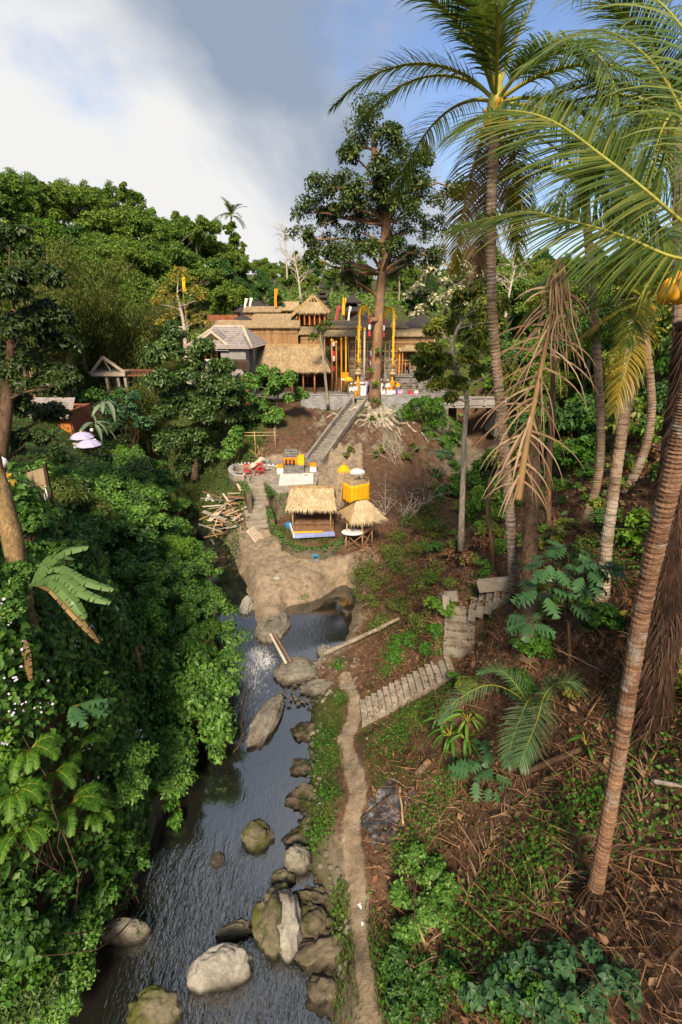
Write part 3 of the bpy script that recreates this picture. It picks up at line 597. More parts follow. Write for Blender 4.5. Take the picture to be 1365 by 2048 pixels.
# --- water
wx = axis_lines([(-30, -12, 1.0), (-12, 6, 0.25)]); wy = axis_lines([(-10, 4, 1), (4, 30, 0.25), (30, 75, 1.0)])
WX, WY = np.meshgrid(wx, wy); n_ = len(wx); m_ = len(wy); ii = np.arange(n_ * m_).reshape(m_, n_)
Fw = np.stack([ii[:-1, :-1], ii[:-1, 1:], ii[1:, 1:], ii[1:, :-1]], -1).reshape(-1, 4)
pool = sstep(19.8, 21.2, WY - 0.35 * (WX + 2)) * 0.22
p_ = np.stack([WX, WY, WX * 0], -1)
wz = 0.0 + pool
mw = np_mesh('river', np.stack([WX, WY, wz], -1).reshape(-1, 3), Fw, M['water'], True)
f1 = G(515, 1310, 0.1); f2 = G(505, 1375, 0); f3 = G(505, 1215, .1); f4 = G(420, 1900, 0); f5 = G(470, 2040, 0)
def spot(c, r): return np.exp(-((WX - c[0]) ** 2 + (WY - c[1]) ** 2) / (2 * r * r))
foam = 1.2 * np.clip(spot(f1, 0.6) * 0.9 + spot(f2, 0.7) * 0.6 + spot(f3, 0.45) * 0.9 + spot(G(480, 1345, 0), 0.7) * 0.65 + spot(G(540, 1330, 0), .4) * .6, 0, 1)
rip = np.clip(spot(f1, 1.6) * 1.0 + spot(f4, 1.6) + spot(f5, 1.6) + spot(G(600, 1950, 0), 1.3) + spot(G(540, 1620, 0), 0.8) * 0.2 + spot(G(540, 1560, 0), 0.7) * 0.2 + spot(G(400, 1780, 0), 1.1) * 0.9 + spot(G(610, 1290, 0), 0.8) * 0.5 + spot(G(500, 1420, 0), 1.0) * 0.6 + 0.02, 0, 1)
ca = mw.color_attributes.new('flow', 'FLOAT_COLOR', 'POINT')
ca.data.foreach_set('color', np.stack([foam, rip, foam * 0, foam * 0 + 1], -1).astype(np.float32).ravel())
river = put('river', mw, None); tag(river, kind='structure')
# --- stairs
def build_flight(name, label, pa, pb, n, width, mat, th, over):
    t = thing(name, label, 'stairs', pa); d = pb - pa; hd = unit(d[:2]); run = np.linalg.norm(d[:2]) / n; ang = math.atan2(hd[1], hd[0])
    rs = np.random.RandomState(int(abs(pa[0]) * 100) % 999)
    for i in range(n):
        c = pa + d * (i + 0.5) / n; top = pa[2] + d[2] * (i + 1) / n; hh = max(th, d[2] / n + 0.3)
        m = MB(); m.box((c[0], c[1], top - hh / 2), (run * (1.04 if over == 1 else over), width * (1 + rs.uniform(-.03, .03)), hh), rz=ang + rs.uniform(-.02, .02))
        o = put('step', m, M[mat], t)
        bv = o.modifiers.new('bevel', 'BEVEL'); bv.width = 0.025; bv.segments = 2
    return t
FL = [build_flight(*s) for s in steps_list]
# ------------------------------------------------------------------ rocks
def ico(sub):
    bm = bmesh.new(); bmesh.ops.create_icosphere(bm, subdivisions=sub, radius=1.0)
    V = np.array([v.co[:] for v in bm.verts]); F = np.array([[v.index for v in f.verts] for f in bm.faces]); bm.free(); return V, F
ICO3, ICO4, ICO2 = ico(4), ico(5), ico(2)
def rock_mesh(c, r, rz=0, seed=0, rough=0.42, block=0.75, tpl=None, bend=0.0):
    V, F = tpl or ICO3; d = np.sign(V) * np.abs(V) ** block; d = d / np.linalg.norm(d, axis=1, keepdims=True) ** 0.55
    q = V + seed * 7.7
    n = fbm(q * 1.1, 3) * 1.5 * rough + fbm(q * 3.1 + 4, 4) * 0.9 * rough - np.abs(fbm(q * 2.0 + 9, 3)) * 0.9 * rough
    V2 = d * (1 + n)[:, None] * np.array(r)
    V2 = V2 + np.array([0, 0, fbm(V2 * 3 + seed, 3).mean() * 0]) + (fbm(V2 * 5.0 + seed, 3) * 0.10 * min(r))[:, None] * V
    if bend: V2[:, 0] += bend * (V2[:, 1] / r[1]) ** 2 * np.sign(V2[:, 1])
    R = np.array([[math.cos(rz), -math.sin(rz), 0], [math.sin(rz), math.cos(rz), 0], [0, 0, 1]])
    return V2 @ R.T + np.array(c), F
def rock(name, label, c, r, rz=0, seed=0, mat='rock', cat='rock', group=None, parent=None, rough=0.42, tpl=None, bend=0.0, block=0.75):
    V, F = rock_mesh(c, r, rz, seed, rough, block, tpl, bend)
    o = put(name, np_mesh(name, V, F, M[mat], True), None, parent)
    if parent is None: tag(o, label, cat, group)
    return o
def river_rock(label, x0, y0, x1, y1, h, seed, mat='rock', rz=0.0, group='boulders standing in the river', name='river_boulder', z=0.0, bend=0.0, rough=0.42, fat=1.0, block=0.75):
    a = G((x0 + x1) / 2, y1, z); b = G((x0 + x1) / 2, y0, z + h * 0.8); c = (a + b) / 2
    sc = np.linalg.norm(c - np.array([0, 0, CAM_Z])) / FPX * 0.93
    return rock(name, label, (c[0], c[1], z + h * 0.1), ((x1 - x0) / 2 * sc * fat, max(0.25, (b[1] - a[1]) / 2), h), rz, seed, mat, 'boulder', group, rough=rough, bend=bend, block=block, tpl=ICO4)
river_rock('long narrow brown rock island in the bright upper reach of the river', 508, 1378, 560, 1506, 0.45, 3, 'rock', -0.16, bend=0.28, fat=0.95)
river_rock('mossy wedge rock alone in the middle of the river', 486, 1632, 545, 1706, 0.5, 5, 'rock_moss', -0.35)
river_rock('tall lumpy conglomerate boulder, largest in the river, mossy on its flank', 512, 1760, 582, 1925, 1.0, 8, 'rock_moss', 0.05, rough=0.5)
river_rock('smooth grey rock slab leaning against the largest boulder', 545, 1765, 600, 1925, 0.85, 31, 'rock_pale', 0.12, rough=0.3)
river_rock('smooth pale rounded boulder in the lower river', 388, 1880, 492, 1986, 1.05, 11, 'rock_pale', 0.2, rough=0.25, block=0.9)
river_rock('small dark low rock just above the pale rounded boulder', 440, 1838, 502, 1886, 0.3, 13, 'rock_moss', 0.3)
river_rock('grassy dark mossy boulder at the bottom edge of the river', 270, 1968, 345, 2070, 0.7, 15, 'rock_moss', 0.1)
river_rock('small dark rock at the head of the largest boulder', 548, 1745, 590, 1768, 0.3, 16, 'rock_moss', 0.0)
river_rock('round brown rock at the water edge below the moss bank', 572, 1682, 620, 1750, 0.7, 17, 'rock', 0.1, rough=0.3)
river_rock('round brown boulder under the leaves of the vine bank', 215, 1832, 290, 1890, 0.7, 18, 'rock', 0.1, rough=0.25)
river_rock('drowned dark stone breaking the ripples in mid river', 424, 1705, 446, 1735, 0.12, 19, 'rock', 0.1)
river_rock('flat littered rock ledge between the pool and the rapids', 548, 1312, 640, 1372, 0.42, 21, 'rock', 0.15, name='rock_ledge', rough=0.35)
river_rock('low rock ledge carrying pebbles beside the pool outlet', 596, 1355, 680, 1392, 0.45, 22, 'rock', 0.1, name='rock_ledge')
river_rock('dark smooth rock tongue running down from the mud spit into the rapids', 514, 1212, 580, 1300, 0.75, 23, 'rock', -0.3, name='rock_ledge', rough=0.3)
river_rock('pale rock rib at the left foot of the mud spit', 482, 1190, 512, 1236, 0.8, 24, 'rock_pale', -0.3, name='rock_ledge')
river_rock('rounded brown rock at the foot of the leaning log', 634, 1286, 668, 1330, 0.6, 26, 'rock', 0.3)
bank = [(606, 1465, 20, 22, .35), (612, 1600, 30, 34, .5), (640, 1660, 46, 46, .55), (636, 1795, 34, 34, .5), (622, 1850, 30, 46, .5), (652, 1890, 38, 46, .5), (664, 1990, 26, 50, .35), (640, 1370, 26, 18, .3), (604, 1530, 16, 20, .3)]
bank.sort(key=lambda b: -b[1])
for i, (px, py, wx_, wy_, h) in enumerate(bank):
    river_rock(f'eroded brown bank rock between water and path, {ORD[i]} from the bottom of the picture', px - wx_, py - wy_, px + wx_, py + wy_, h * .62, 40 + i, 'rock_bank', 0.35 * math.sin(i * 2.1), 'eroded rocks along the path side bank', 'bank_rock', 0.0, rough=0.95, fat=1.25, block=0.9)
def scatter_stones(name, label, pts, rmin, rmax, mat, seed, lift=0.3):
    """loose pebbles nobody could count, joined"""
    rs = np.random.RandomState(seed); VV = []; FF = []; n = 0
    for p in pts:
        r = rs.uniform(rmin, rmax); V, F = rock_mesh((p[0], p[1], p[2] + r * lift), (r * rs.uniform(.8, 1.4), r, r * 0.7), rs.uniform(0, 6), rs.randint(99), 0.3, 0.85, ICO2)
        VV.append(V); FF.append(F + n); n += len(V)
    o = put(name, np_mesh(name, np.concatenate(VV), np.concatenate(FF), M[mat], True), None); tag(o, label, 'pebbles', kind='stuff'); return o
rs = np.random.RandomState(5)
pts = []
for _ in range(210):
    py = rs.uniform(1380, 1960); px = np.interp(py, [1380, 1480, 1560, 1690, 1770, 1960], [600, 612, 612, 590, 640, 668]) + abs(rs.normal(0, 22))
    q = G(px, py, 0.4); pts.append((q[0], q[1], tz(q[0], q[1])))
for _ in range(160):
    q = G(rs.uniform(565, 720), rs.uniform(1315, 1400), 0.4); pts.append((q[0], q[1], max(0.1, tz(q[0], q[1]))))
scatter_stones('pebbles', 'loose brown pebbles along the rocky water edge', pts, 0.03, 0.11, 'rock', 1)
# ------------------------------------------------------------------ thatch helper
def straw_on(quads, count, L, wd, seed, lift=0.06, spread=0.25):
    """straw blades laid down the slope of each roof face (quad: top-a, top-b, bottom-b, bottom-a)"""
    rs = np.random.RandomState(seed); VV = []; tot = 0; area = [np.linalg.norm(np.cross(np.array(q[1]) - q[0], np.array(q[3]) - q[0])) + 1e-3 for q in quads]
    for q, ar in zip(quads, area):
        q = np.array(q, float); k = int(count * ar / sum(area)); u_ = rs.rand(k, 1); v_ = rs.rand(k, 1) ** 0.9
        top = q[0] * (1 - u_) + q[1] * u_; bot = q[3] * (1 - u_) + q[2] * u_; P = top * (1 - v_) + bot * v_
        dn = unit(bot - top + 1e-6); nn = unit(np.cross(q[1] - q[0] if np.linalg.norm(q[1] - q[0]) > .01 else q[2] - q[3], q[3] - q[0]))
        if nn[2] < 0: nn = -nn
        sd = np.cross(dn, nn); dirn = unit(dn + sd * rs.normal(0, spread, (k, 1)) + nn * rs.normal(0.03, 0.08, (k, 1)))
        ln = L * rs.uniform(0.5, 1.2, (k, 1)); ww = wd * rs.uniform(.6, 1.4, (k, 1)); P = P + nn * lift * rs.rand(k, 1)
        s2 = np.cross(dirn, nn)
        VV.append(np.stack([P - s2 * ww, P + s2 * ww, P + dirn * ln + nn * 0.02], 1).reshape(-1, 3)); tot += k
    V = np.concatenate(VV); return V, np.arange(len(V)).reshape(-1, 3)
def hip_quads(cx, cy, wx2, wy2, ze, zr, rl, rz=0.0, rc=(0, 0)):
    """four slopes of a hip roof; rl = half ridge length along x"""
    e = [(-wx2, -wy2, ze), (wx2, -wy2, ze), (wx2, wy2, ze), (-wx2, wy2, ze)]; r = [(-rl + rc[0], rc[1], zr), (rl + rc[0], rc[1], zr)]
    qs = [(r[0], r[1], e[1], e[0]), (r[1], r[1], e[2], e[1]), (r[1], r[0], e[3], e[2]), (r[0], r[0], e[0], e[3])]
    c, s_ = math.cos(rz), math.sin(rz)
    return [tuple(np.array([x * c - y * s_ + cx, x * s_ + y * c + cy, z]) for x, y, z in q) for q in qs]
def roof_part(parent, quads, th, mat, straw=None, count=0, L=0.4, wd=0.012, seed=1, name='roof', lift=0.06):
    m = MB()
    for q in quads:
        qq = [q[0]] + ([q[1]] if np.linalg.norm(np.array(q[1]) - np.array(q[0])) > 0.01 else []) + [q[2], q[3]]
        nn = np.cross(np.array(qq[1]) - qq[0], np.array(qq[2]) - qq[0])
        if nn[2] < 0: qq = qq[::-1]
        m.slab(qq, th)
    o = put(name, m, M[mat], parent)
    if straw:
        V, F = straw_on(quads, count, L, wd, seed, lift); put('straw', np_mesh('straw', V, F, M[straw]), None, o, kind='stuff')
    return o
# ------------------------------------------------------------------ terrace, walls
def wall_along(pts, top, bot, th):
    m = MB()
    for a, b in zip(pts[:-1], pts[1:]):
        a = np.array(a); b = np.array(b); d = unit(b - a); nrm = np.array([-d[1], d[0]]) * th / 2; e = d * th * 0.2
        c = [a - e + nrm, a - e - nrm, b + e - nrm, b + e + nrm]
        V = [(p[0], p[1], bot) for p in c] + [(p[0], p[1], top) for p in c]
        m.add(V, [(3, 2, 1, 0), (4, 5, 6, 7), (0, 1, 5, 4), (1, 2, 6, 5), (2, 3, 7, 6), (3, 0, 4, 7)])
    return m
def smooth_line(pts, n=24):
    pts = np.array(pts, float); k = len(pts); t = np.linspace(0, k - 1, n); out = []
    for x in t:
        i = min(int(x), k - 2); f = x - i; p0 = pts[max(i - 1, 0)]; p1 = pts[i]; p2 = pts[i + 1]; p3 = pts[min(i + 2, k - 1)]
        out.append(0.5 * ((2 * p1) + (-p0 + p2) * f + (2 * p0 - 5 * p1 + 4 * p2 - p3) * f * f + (-p0 + 3 * p1 - 3 * p2 + p3) * f ** 3))
    return np.array(out)
KERB = smooth_line([G(px, py, 4.5)[:2] for px, py in [(556, 934), (525, 931), (492, 930), (468, 934), (462, 943), (472, 951), (488, 952)]], 26)
kerb = thing('curved_bench_wall', 'low curved concrete bench wall wrapping the end of the altar terrace', 'wall', (*KERB[0], 4.2))
put('wall', wall_along(KERB, 4.62, 4.0, 0.32), M['concrete'], kerb)
cap = MB(); cap.V = []; 
put('coping', wall_along(KERB, 4.67, 4.6, 0.40), M['slab_white'], kerb)
terrp = [G(px, py, 4.2) for px, py in [(466, 952), (488, 958), (530, 962), (556, 985), (600, 980), (632, 972), (640, 945), (612, 934), (552, 938), (500, 938), (470, 942)]]
m = MB(); k = len(terrp); m.add([(p[0], p[1], 4.2) for p in terrp] + [(p[0], p[1], 3.7) for p in terrp], [tuple(range(k))] + [tuple(range(2 * k - 1, k - 1, -1))] + [((i + 1) % k, i, k + i, k + (i + 1) % k) for i in range(k)])
t = put('terrace_floor', m, M['concrete']); tag(t, 'bare grey concrete floor of the altar terrace', 'terrace')
m = MB(); m.slab([G(558, 970, 4.26), G(627, 966, 4.26), G(627, 946, 4.26), G(561, 946, 4.26)], 0.12)
t = put('concrete_slab', m, M['slab_white']); tag(t, 'smooth whitish concrete slab in front of the orange draped altar', 'slab')
IVY_WALLS = []
def ivy_wall(name, label, pts, top, bot, th=0.35, mat='stone_dark'):
    t = thing(name, label, 'wall', (pts[0][0], pts[0][1], bot)); put('wall', wall_along(pts, top, bot, th), M[mat], t); IVY_WALLS.append((t, np.array(pts), top, bot, th)); return t
ivy_wall('retaining_wall', 'ivy hung retaining wall to the left of the steep terrace stairs', [G(462, 948, 4.1)[:2], G(470, 958, 4.1)[:2], G(486, 963, 4.1)[:2], G(490, 972, 4.1)[:2], G(500, 1015, 2.9)[:2]], 4.12, 1.4)
ivy_wall('retaining_wall', 'mossy retaining wall to the right of the steep terrace stairs', [G(532, 964, 4.1)[:2], G(545, 985, 3.9)[:2], G(556, 992, 3.9)[:2], G(590, 990, 3.9)[:2]], 4.05, 1.9)
ivy_wall('retaining_wall', 'sloping mossy stair wall beside the pavilion lawn', [G(532, 968, 4.0)[:2], G(538, 1010, 3.0)[:2], G(545, 1050, 2.35)[:2]], 2.75, 1.5)
LOWK = smooth_line([G(px, py, 2.4)[:2] for px, py in [(545, 1050), (562, 1072), (580, 1090), (611, 1098), (650, 1095), (690, 1078)]], 22)
ivy_wall('retaining_wall', 'low curved green retaining wall below the thatched pavilion', LOWK, 2.42, 1.4, 0.4)
# ------------------------------------------------------------------ thatched pavilion
px0, px1 = D(576, 1018, 31)[0], D(670, 1018, 31)[0]; cx = (px0 + px1) / 2; hw = (px1 - px0) / 2
pav = thing('thatched_pavilion', 'small thatched pavilion with wooden deck and blue tarpaulin on the mud spit', 'pavilion', (cx, 32.0, 2.3))
qs = hip_quads(cx, 32.2, hw + 0.1, 1.5, 4.32, 5.45, hw * 0.93)
roof_part(pav, qs, 0.16, 'thatch', 'straw_pale', 4200, 0.42, 0.014, 3)
m = MB(); m.box((cx, 32.2, 5.48), (hw * 1.9, 0.22, 0.12)); put('ridge_cap', m, M['thatch'], pav)
for sx in (-1, 1):
    for yy in (31.2, 33.2):
        m = MB(); m.tube([(cx + sx * hw * 0.82, yy, 2.3), (cx + sx * hw * 0.82, yy, 4.5)], 0.05, 8); put('post', m, M['bamboo'], pav, True)
for yy in (31.2, 33.2):
    m = MB(); m.box((cx, yy, 4.38), (hw * 1.8, 0.07, 0.09)); put('eave_beam', m, M['bamboo'], pav)
for i in range(9):
    yy = 30.35 + i * 0.31; m = MB(); m.box((cx + 0.12, yy, 2.82 + (0.10 if i > 3 else 0)), (hw * 1.75, 0.285, 0.06)); put('plank', m, M['plank_brown'], pav)
for i in range(3):
    m = MB(); m.box((cx + 0.12, 33.1, 3.05 + i * 0.2), (hw * 1.7, 0.05, 0.185)); put('back_board', m, M['plank_brown'], pav)
m = MB(); m.bar((cx - hw * 0.98, 31.6, 2.75), (cx - hw * 0.72, 29.9, 2.75), 0.07, 0.34); put('side_board', m, M['white'], pav)
m = MB(); m.slab([(cx - hw * 0.70, 29.88, 2.55), (cx + hw * 1.02, 30.15, 2.6), (cx + hw * 0.98, 30.22, 2.92), (cx - hw * 0.72, 30.0, 2.90)], 0.03); put('tarpaulin', m, M['tarp'], pav)
m = MB(); m.bar((cx - hw * 0.72, 30.05, 2.93), (cx + hw * 0.5, 30.15, 2.95), 0.14, 0.07); put('yellow_rail', m, M['yellow'], pav)
m = MB(); m.box((cx - hw * 1.0, 32.2, 4.2), (0.3, 0.5, 0.32)); put('hanging_basket', m, M['bamboo_red'], pav)
# ------------------------------------------------------------------ bamboo tower hut
tb = G(718, 1104, 1.9); bx, by = tb[0], tb[1] + 0.6
tow = thing('bamboo_watch_hut', 'stilted bamboo hut with shaggy thatch and round white seat', 'hut', (bx, by, 1.9))
corners = [(bx - 0.9, by - 0.35), (bx + 0.25, by - 0.6), (bx + 0.95, by + 0.4), (bx - 0.1, by + 0.9)]
tops = [(bx - 0.75, by - 0.2), (bx + 0.2, by - 0.4), (bx + 0.9, by + 0.5), (bx - 0.1, by + 0.9)]
for (a, b), (c, d) in zip(corners, tops):
    m = MB(); m.tube([(a, b, tz(a, b) - 0.1), (c, d, 4.6)], 0.055, 8); put('post', m, M['bamboo'], tow, True)
for i in range(4):
    a, b = corners[i]; c, d = corners[(i + 1) % 4]
    m = MB(); m.tube([(a, b, 2.1), (c, d, 3.15)], 0.032, 6); put('brace', m, M['bamboo_red'], tow, True)
    m = MB(); m.tube([(a, b, 3.15), (c, d, 2.1)], 0.032, 6); put('brace', m, M['bamboo_red'], tow, True)
    for zz in (3.15, 3.8, 4.45):
        m = MB(); m.tube([(a * .3 + tops[i][0] * .7, b * .3 + tops[i][1] * .7, zz), (c * .3 + tops[(i + 1) % 4][0] * .7, d * .3 + tops[(i + 1) % 4][1] * .7, zz)], 0.03, 6); put('rail', m, M['bamboo'], tow, True)
for i in range(7):
    f = i / 6; a = np.array(corners[0]) * (1 - f) + np.array(corners[3]) * f; b = np.array(corners[1]) * (1 - f) + np.array(corners[2]) * f
    m = MB(); m.bar((*a, 3.19), (*b, 3.19), 0.17, 0.04); put('floor_plank', m, M['plank_brown'], tow)
m = MB(); m.lathe([(0.70, 0), (0.76, 0.06), (0.72, 0.13), (0.5, 0.10), (0.1, 0.09)], (bx - 0.42, by - 0.35, 3.2), 22, sx=1.0, sy=0.62, rz=0.3); put('round_seat', m, M['white'], tow, True)
m = MB(); m.lathe([(0.42, 0), (0.46, 0.05), (0.40, 0.09), (0.1, 0.06)], (bx - 0.75, by + 0.1, 4.15), 20, sx=1, sy=0.6); put('tray', m, M['wood_grey'], tow, True)
qs = hip_quads(bx + 0.15, by + 0.1, 1.22, 1.1, 4.35, 5.35, 0.35, 0.35)
roof_part(tow, qs, 0.18, 'thatch', 'straw_pale', 3200, 0.5, 0.013, 9, lift=0.14)
# ------------------------------------------------------------------ yellow draped shrine with white parasol, yellow parasol, ladder
sx_, sy_ = D(712, 980, 34)[0], 34.0; sz0 = 2.4
shr = thing('draped_shrine', 'bamboo offering shrine wrapped in bright yellow cloth', 'shrine', (sx_, sy_, sz0)); R_ = 0.55
def rc(x, y, r=R_): return (sx_ + x * math.cos(r) - y * math.sin(r), sy_ + x * math.sin(r) + y * math.cos(r))
for a, b in ((-.72, -.6), (.72, -.6), (.72, .6), (-.72, .6)):
    m = MB(); q = rc(a, b); m.tube([(*q, tz(*q) - 0.1), (*q, 5.5)], 0.045, 7); put('post', m, M['bamboo'], shr, True)
cl = []
ring = [rc(a, b) for a, b in ((-.78, -.66), (.78, -.66), (.78, .66), (-.78, .66))]; rs = np.random.RandomState(3); V = []; NB = 14
loopp = []
for i in range(4):
    for j in range(NB): f = j / NB; loopp.append(np.array(ring[i]) * (1 - f) + np.array(ring[(i + 1) % 4]) * f)
loopp = np.array(loopp); cen = loopp.mean(0); nl = len(loopp); rows = 7
for r in range(rows):
    zz = 5.2 - r * 0.25; off_ = 0.035 * np.sin(np.arange(nl) * 1.7 + r * 0.3) * (0.3 + r / rows) + rs.normal(0, 0.008, nl)
    V.append(np.c_[cen + (loopp - cen) * (1 + off_)[:, None], np.full(nl, zz) + (0.05 * np.sin(np.arange(nl) * 0.9) if r == rows - 1 else 0)])
F = [(r * nl + j, r * nl + (j + 1) % nl, (r + 1) * nl + (j + 1) % nl, (r + 1) * nl + j) for r in range(rows - 1) for j in range(nl)]
m = MB(); m.add(np.concatenate(V), F); o = put('yellow_cloth', m, M['yellow'], shr, True); sd = o.modifiers.new('thick', 'SOLIDIFY'); sd.thickness = 0.02
m = MB(); m.slab([(*q, 5.24) for q in ring], 0.05); put('top_board', m, M['rush'], shr)
for i in range(4):
    a, b = ring[i], ring[(i + 1) % 4]; m = MB(); m.tube([(*a, 5.5), (*b, 5.5)], 0.025, 6); put('rail', m, M['bamboo'], shr, True)
    m = MB(); m.tube([(*a, 2.95), (*b, 2.95)], 0.035, 6); put('rail', m, M['bamboo'], shr, True)
def parasol(label, x, y, zb, zt, r, mat, name='parasol', tassel=True, group=None, pole='bamboo', n=10, drop=0.45):
    t = thing(name, label, 'parasol', (x, y, zb), group)
    m = MB(); m.tube([(x, y, zb), (x, y, zt + 0.12)], 0.022, 7); put('pole', m, M[pole], t, True)
    m = MB(); m.lathe([(r, zt - drop), (r * 1.0, zt - drop + 0.03), (r * .72, zt - drop * .42), (r * .36, zt - drop * .1), (0.03, zt)], (x, y, 0), n); put('canopy', m, M[mat], t)
    if tassel:
        m = MB(); nn = 28
        for j in range(nn):
            a = j * 2 * PI / nn; m.box((x + r * math.cos(a), y + r * math.sin(a), zt - drop - 0.06), (0.05, 0.02, 0.14), rz=a + PI / 2)
        put('fringe', m, M[mat], t, kind='stuff')
    m = MB(); m.lathe([(0.02, zt), (0.05, zt + 0.05), (0.01, zt + 0.16)], (x, y, 0), 8); put('finial', m, M['gold'], t)
    for j in range(6):
        a = j * PI / 3; m = MB(); m.tube([(x, y, zt - drop - 0.2), (x + r * .8 * math.cos(a), y + r * .8 * math.sin(a), zt - drop * .9)], 0.008, 4); put('rib', m, M['wood_dark'], t)
    return t
parasol('white ceremonial parasol standing on top of the yellow draped shrine', *rc(0.25, 0.2), 5.2, 6.15, 0.55, 'white', drop=0.22)
q = D(688, 975, 34.6); parasol('yellow ceremonial parasol on a tall pole beside the bamboo ladder', q[0], 34.6, tz(q[0], 34.6), 6.35, 0.48, 'yellow', drop=0.4)
lad = thing('bamboo_ladder', 'thin bamboo ladder leaning beside the yellow draped shrine', 'ladder', (sx_ - 1.6, 33.2, 2.4))
a0 = np.array([sx_ - 1.75, 32.9, 2.5]); a1 = np.array([sx_ - 1.2, 34.0, 5.9]); dx = np.array([0.38, -0.1, 0])
for s_ in (0, 1): m = MB(); m.tube([a0 + dx * s_, a1 + dx * s_ * .8], 0.025, 6); put('rail', m, M['bamboo'], lad, True)
for i in range(9): f = (i + .6) / 9.5; m = MB(); m.tube([a0 + (a1 - a0) * f, a0 + (a1 - a0) * f + dx * (1 - .2 * f)], 0.018, 6); put('rung', m, M['bamboo'], lad, True)
# ------------------------------------------------------------------ altar, plinths
al = G(588, 944, 4.22); ax, ay = al[0], al[1] + 0.5
alt = thing('stone_altar', 'stone altar wrapped in orange cloth with carved stones on top', 'altar', (ax, ay, 4.2))
W_ = (655 - 525) / 3.033 * 0.0405 / 2
m = MB(); m.box((ax, ay - 0.15, 4.34), (W_ * 2.1, 1.4, 0.28)); m.box((ax + .03, ay, 4.63), (W_ * 1.95, 1.0, 0.32)); m.box((ax - 0.05, ay - 0.95, 4.28), (W_ * 1.9, 0.35, 0.14)); put('base', m, M['stone'], alt)
m = MB(); m.box((ax - W_ * .28, ay + .1, 5.12), (W_ * 1.35, 0.7, 0.68)); put('shrine_body', m, M['stone'], alt)
for i in range(4):
    x0 = ax - W_ * .95 + i * W_ * .345; m = MB(); n_ = 9; V = []
    for r in range(5):
        for j in range(n_): V.append((x0 + j / (n_ - 1) * W_ * .33, ay - 0.27 - 0.03 * math.sin(j * 1.9 + i) * (0.4 + r / 4), 5.43 - r * 0.15))
    m.add(V, [(r * n_ + j, (r + 1) * n_ + j, (r + 1) * n_ + j + 1, r * n_ + j + 1) for r in range(4) for j in range(n_ - 1)]); put('orange_cloth', m, M['orange'], alt, True)
for i in range(3):
    x0 = ax - W_ * .72 + i * W_ * .36; m = MB(); m.lathe([(.10, 0), (.13, .1), (.06, .25), (.12, .36), (.05, .5)], (x0, ay - .34, 4.8), 8); put('statuette', m, M['wood_dark'], alt, True)
m = MB(); m.box((ax + W_ * .72, ay + 0.02, 5.16), (W_ * .62, 0.75, 0.74)); put('yellow_cloth', m, M['yellow'], alt)
for i in range(5):
    x0 = ax - W_ * .8 + i * W_ * .27; m = MB(); m.lathe([(.17, 0), (.2, .08), (.14, .16), (.18, .28), (.1, .4), (.14, .46), (.03, .62)], (x0, ay + .1, 5.46), 7); put('carved_finial', m, M['stone'], alt)
m = MB(); m.box((ax - W_ * .3, ay + .3, 5.75), (W_ * 1.1, 0.2, 0.5)); put('back_stone', m, M['stone'], alt)
def plinth(label, px, py, z=4.22):
    q = G(px, py, z); t = thing('draped_plinth', label, 'plinth', q, 'small plinths flanking the altar')
    m = MB(); m.box((q[0], q[1] + .25, z + 0.22), (0.52, 0.5, 0.45)); put('white_cloth', m, M['white'], t)
    m = MB(); m.box((q[0], q[1] + .25, z + 0.66), (0.50, 0.48, 0.44)); put('orange_cloth', m, M['orange'], t)
    m = MB(); m.box((q[0], q[1] + .25, z + 0.91), (0.58, 0.56, 0.06)); put('top_slab', m, M['stone'], t)
plinth('orange over white draped plinth standing between the curved bench and the altar', 561, 947); plinth('orange over white draped plinth at the stair side of the altar', 627, 944)
# ------------------------------------------------------------------ chairs, stools, small things on the spit
def plastic_chair(label, x, y, z, rz, mat, s=1.0, back=True):
    t = thing('plastic_chair', label, 'chair', (x, y, z), 'small plastic chairs on the terrace'); t.rotation_euler[2] = rz
    def P(n, m): o = bpy.data.objects.new(n, m.mesh(n, M[mat])); C.objects.link(o); o.parent = t; return o
    m = MB(); m.box((0, 0, .42 * s), (.44 * s, .42 * s, .035)); P('seat', m)
    for a in (-1, 1):
        for b in (-1, 1): m = MB(); m.bar((a * .2 * s, b * .19 * s, .42 * s), (a * .24 * s, b * .23 * s, 0), .045, .045); P('leg', m)
    if back:
        for i in range(4): m = MB(); m.bar(((i - 1.5) * .12 * s, .2 * s, .43 * s), ((i - 1.5) * .13 * s, .28 * s, .85 * s), .06, .02); P('back_slat', m)
        m = MB(); m.box((0, .29 * s, .86 * s), (.48 * s, .03, .08)); P('back_rail', m)
        for a in (-1, 1): m = MB(); m.bar((a * .24 * s, -.18 * s, .62 * s), (a * .24 * s, .26 * s, .64 * s), .05, .03); P('armrest', m)
    return t
for i, (px, py, rz, lb) in enumerate([(496, 950, 0.4, 'red plastic chair alone inside the curved bench'), (517, 948, -0.3, 'red plastic chair, left one of the close pair by the bench'), (524, 949, 0.2, 'red plastic chair, right one of the close pair by the bench')]):
    q = G(px, py, 4.22); plastic_chair(lb, q[0], q[1], 4.21, rz, 'red')
q = G(631, 1118, 1.8); z = tz(q[0], q[1]); st = plastic_chair('blue plastic stool on the bare mud below the pavilion', q[0], q[1], z, 0.3, 'blue', 0.9, False); st.name = 'plastic_stool'; st['category'] = 'stool'; st['group'] = 'blue plastic goods'
q = G(579, 1056, 2.35); t = thing('plastic_basin', 'blue plastic tub at the corner of the pavilion deck', 'tub', (q[0], q[1], 2.35)); m = MB(); m.lathe([(.22, 0), (.3, .32), (.33, .33), (.28, .33), (.2, .05)], (q[0], q[1], 2.33), 16); put('bowl', m, M['blue'], t); m = MB(); m.tube([(q[0] - .3, q[1], 2.66), (q[0], q[1], 2.85), (q[0] + .3, q[1], 2.66)], .012, 6); put('handle', m, M['blue'], t)
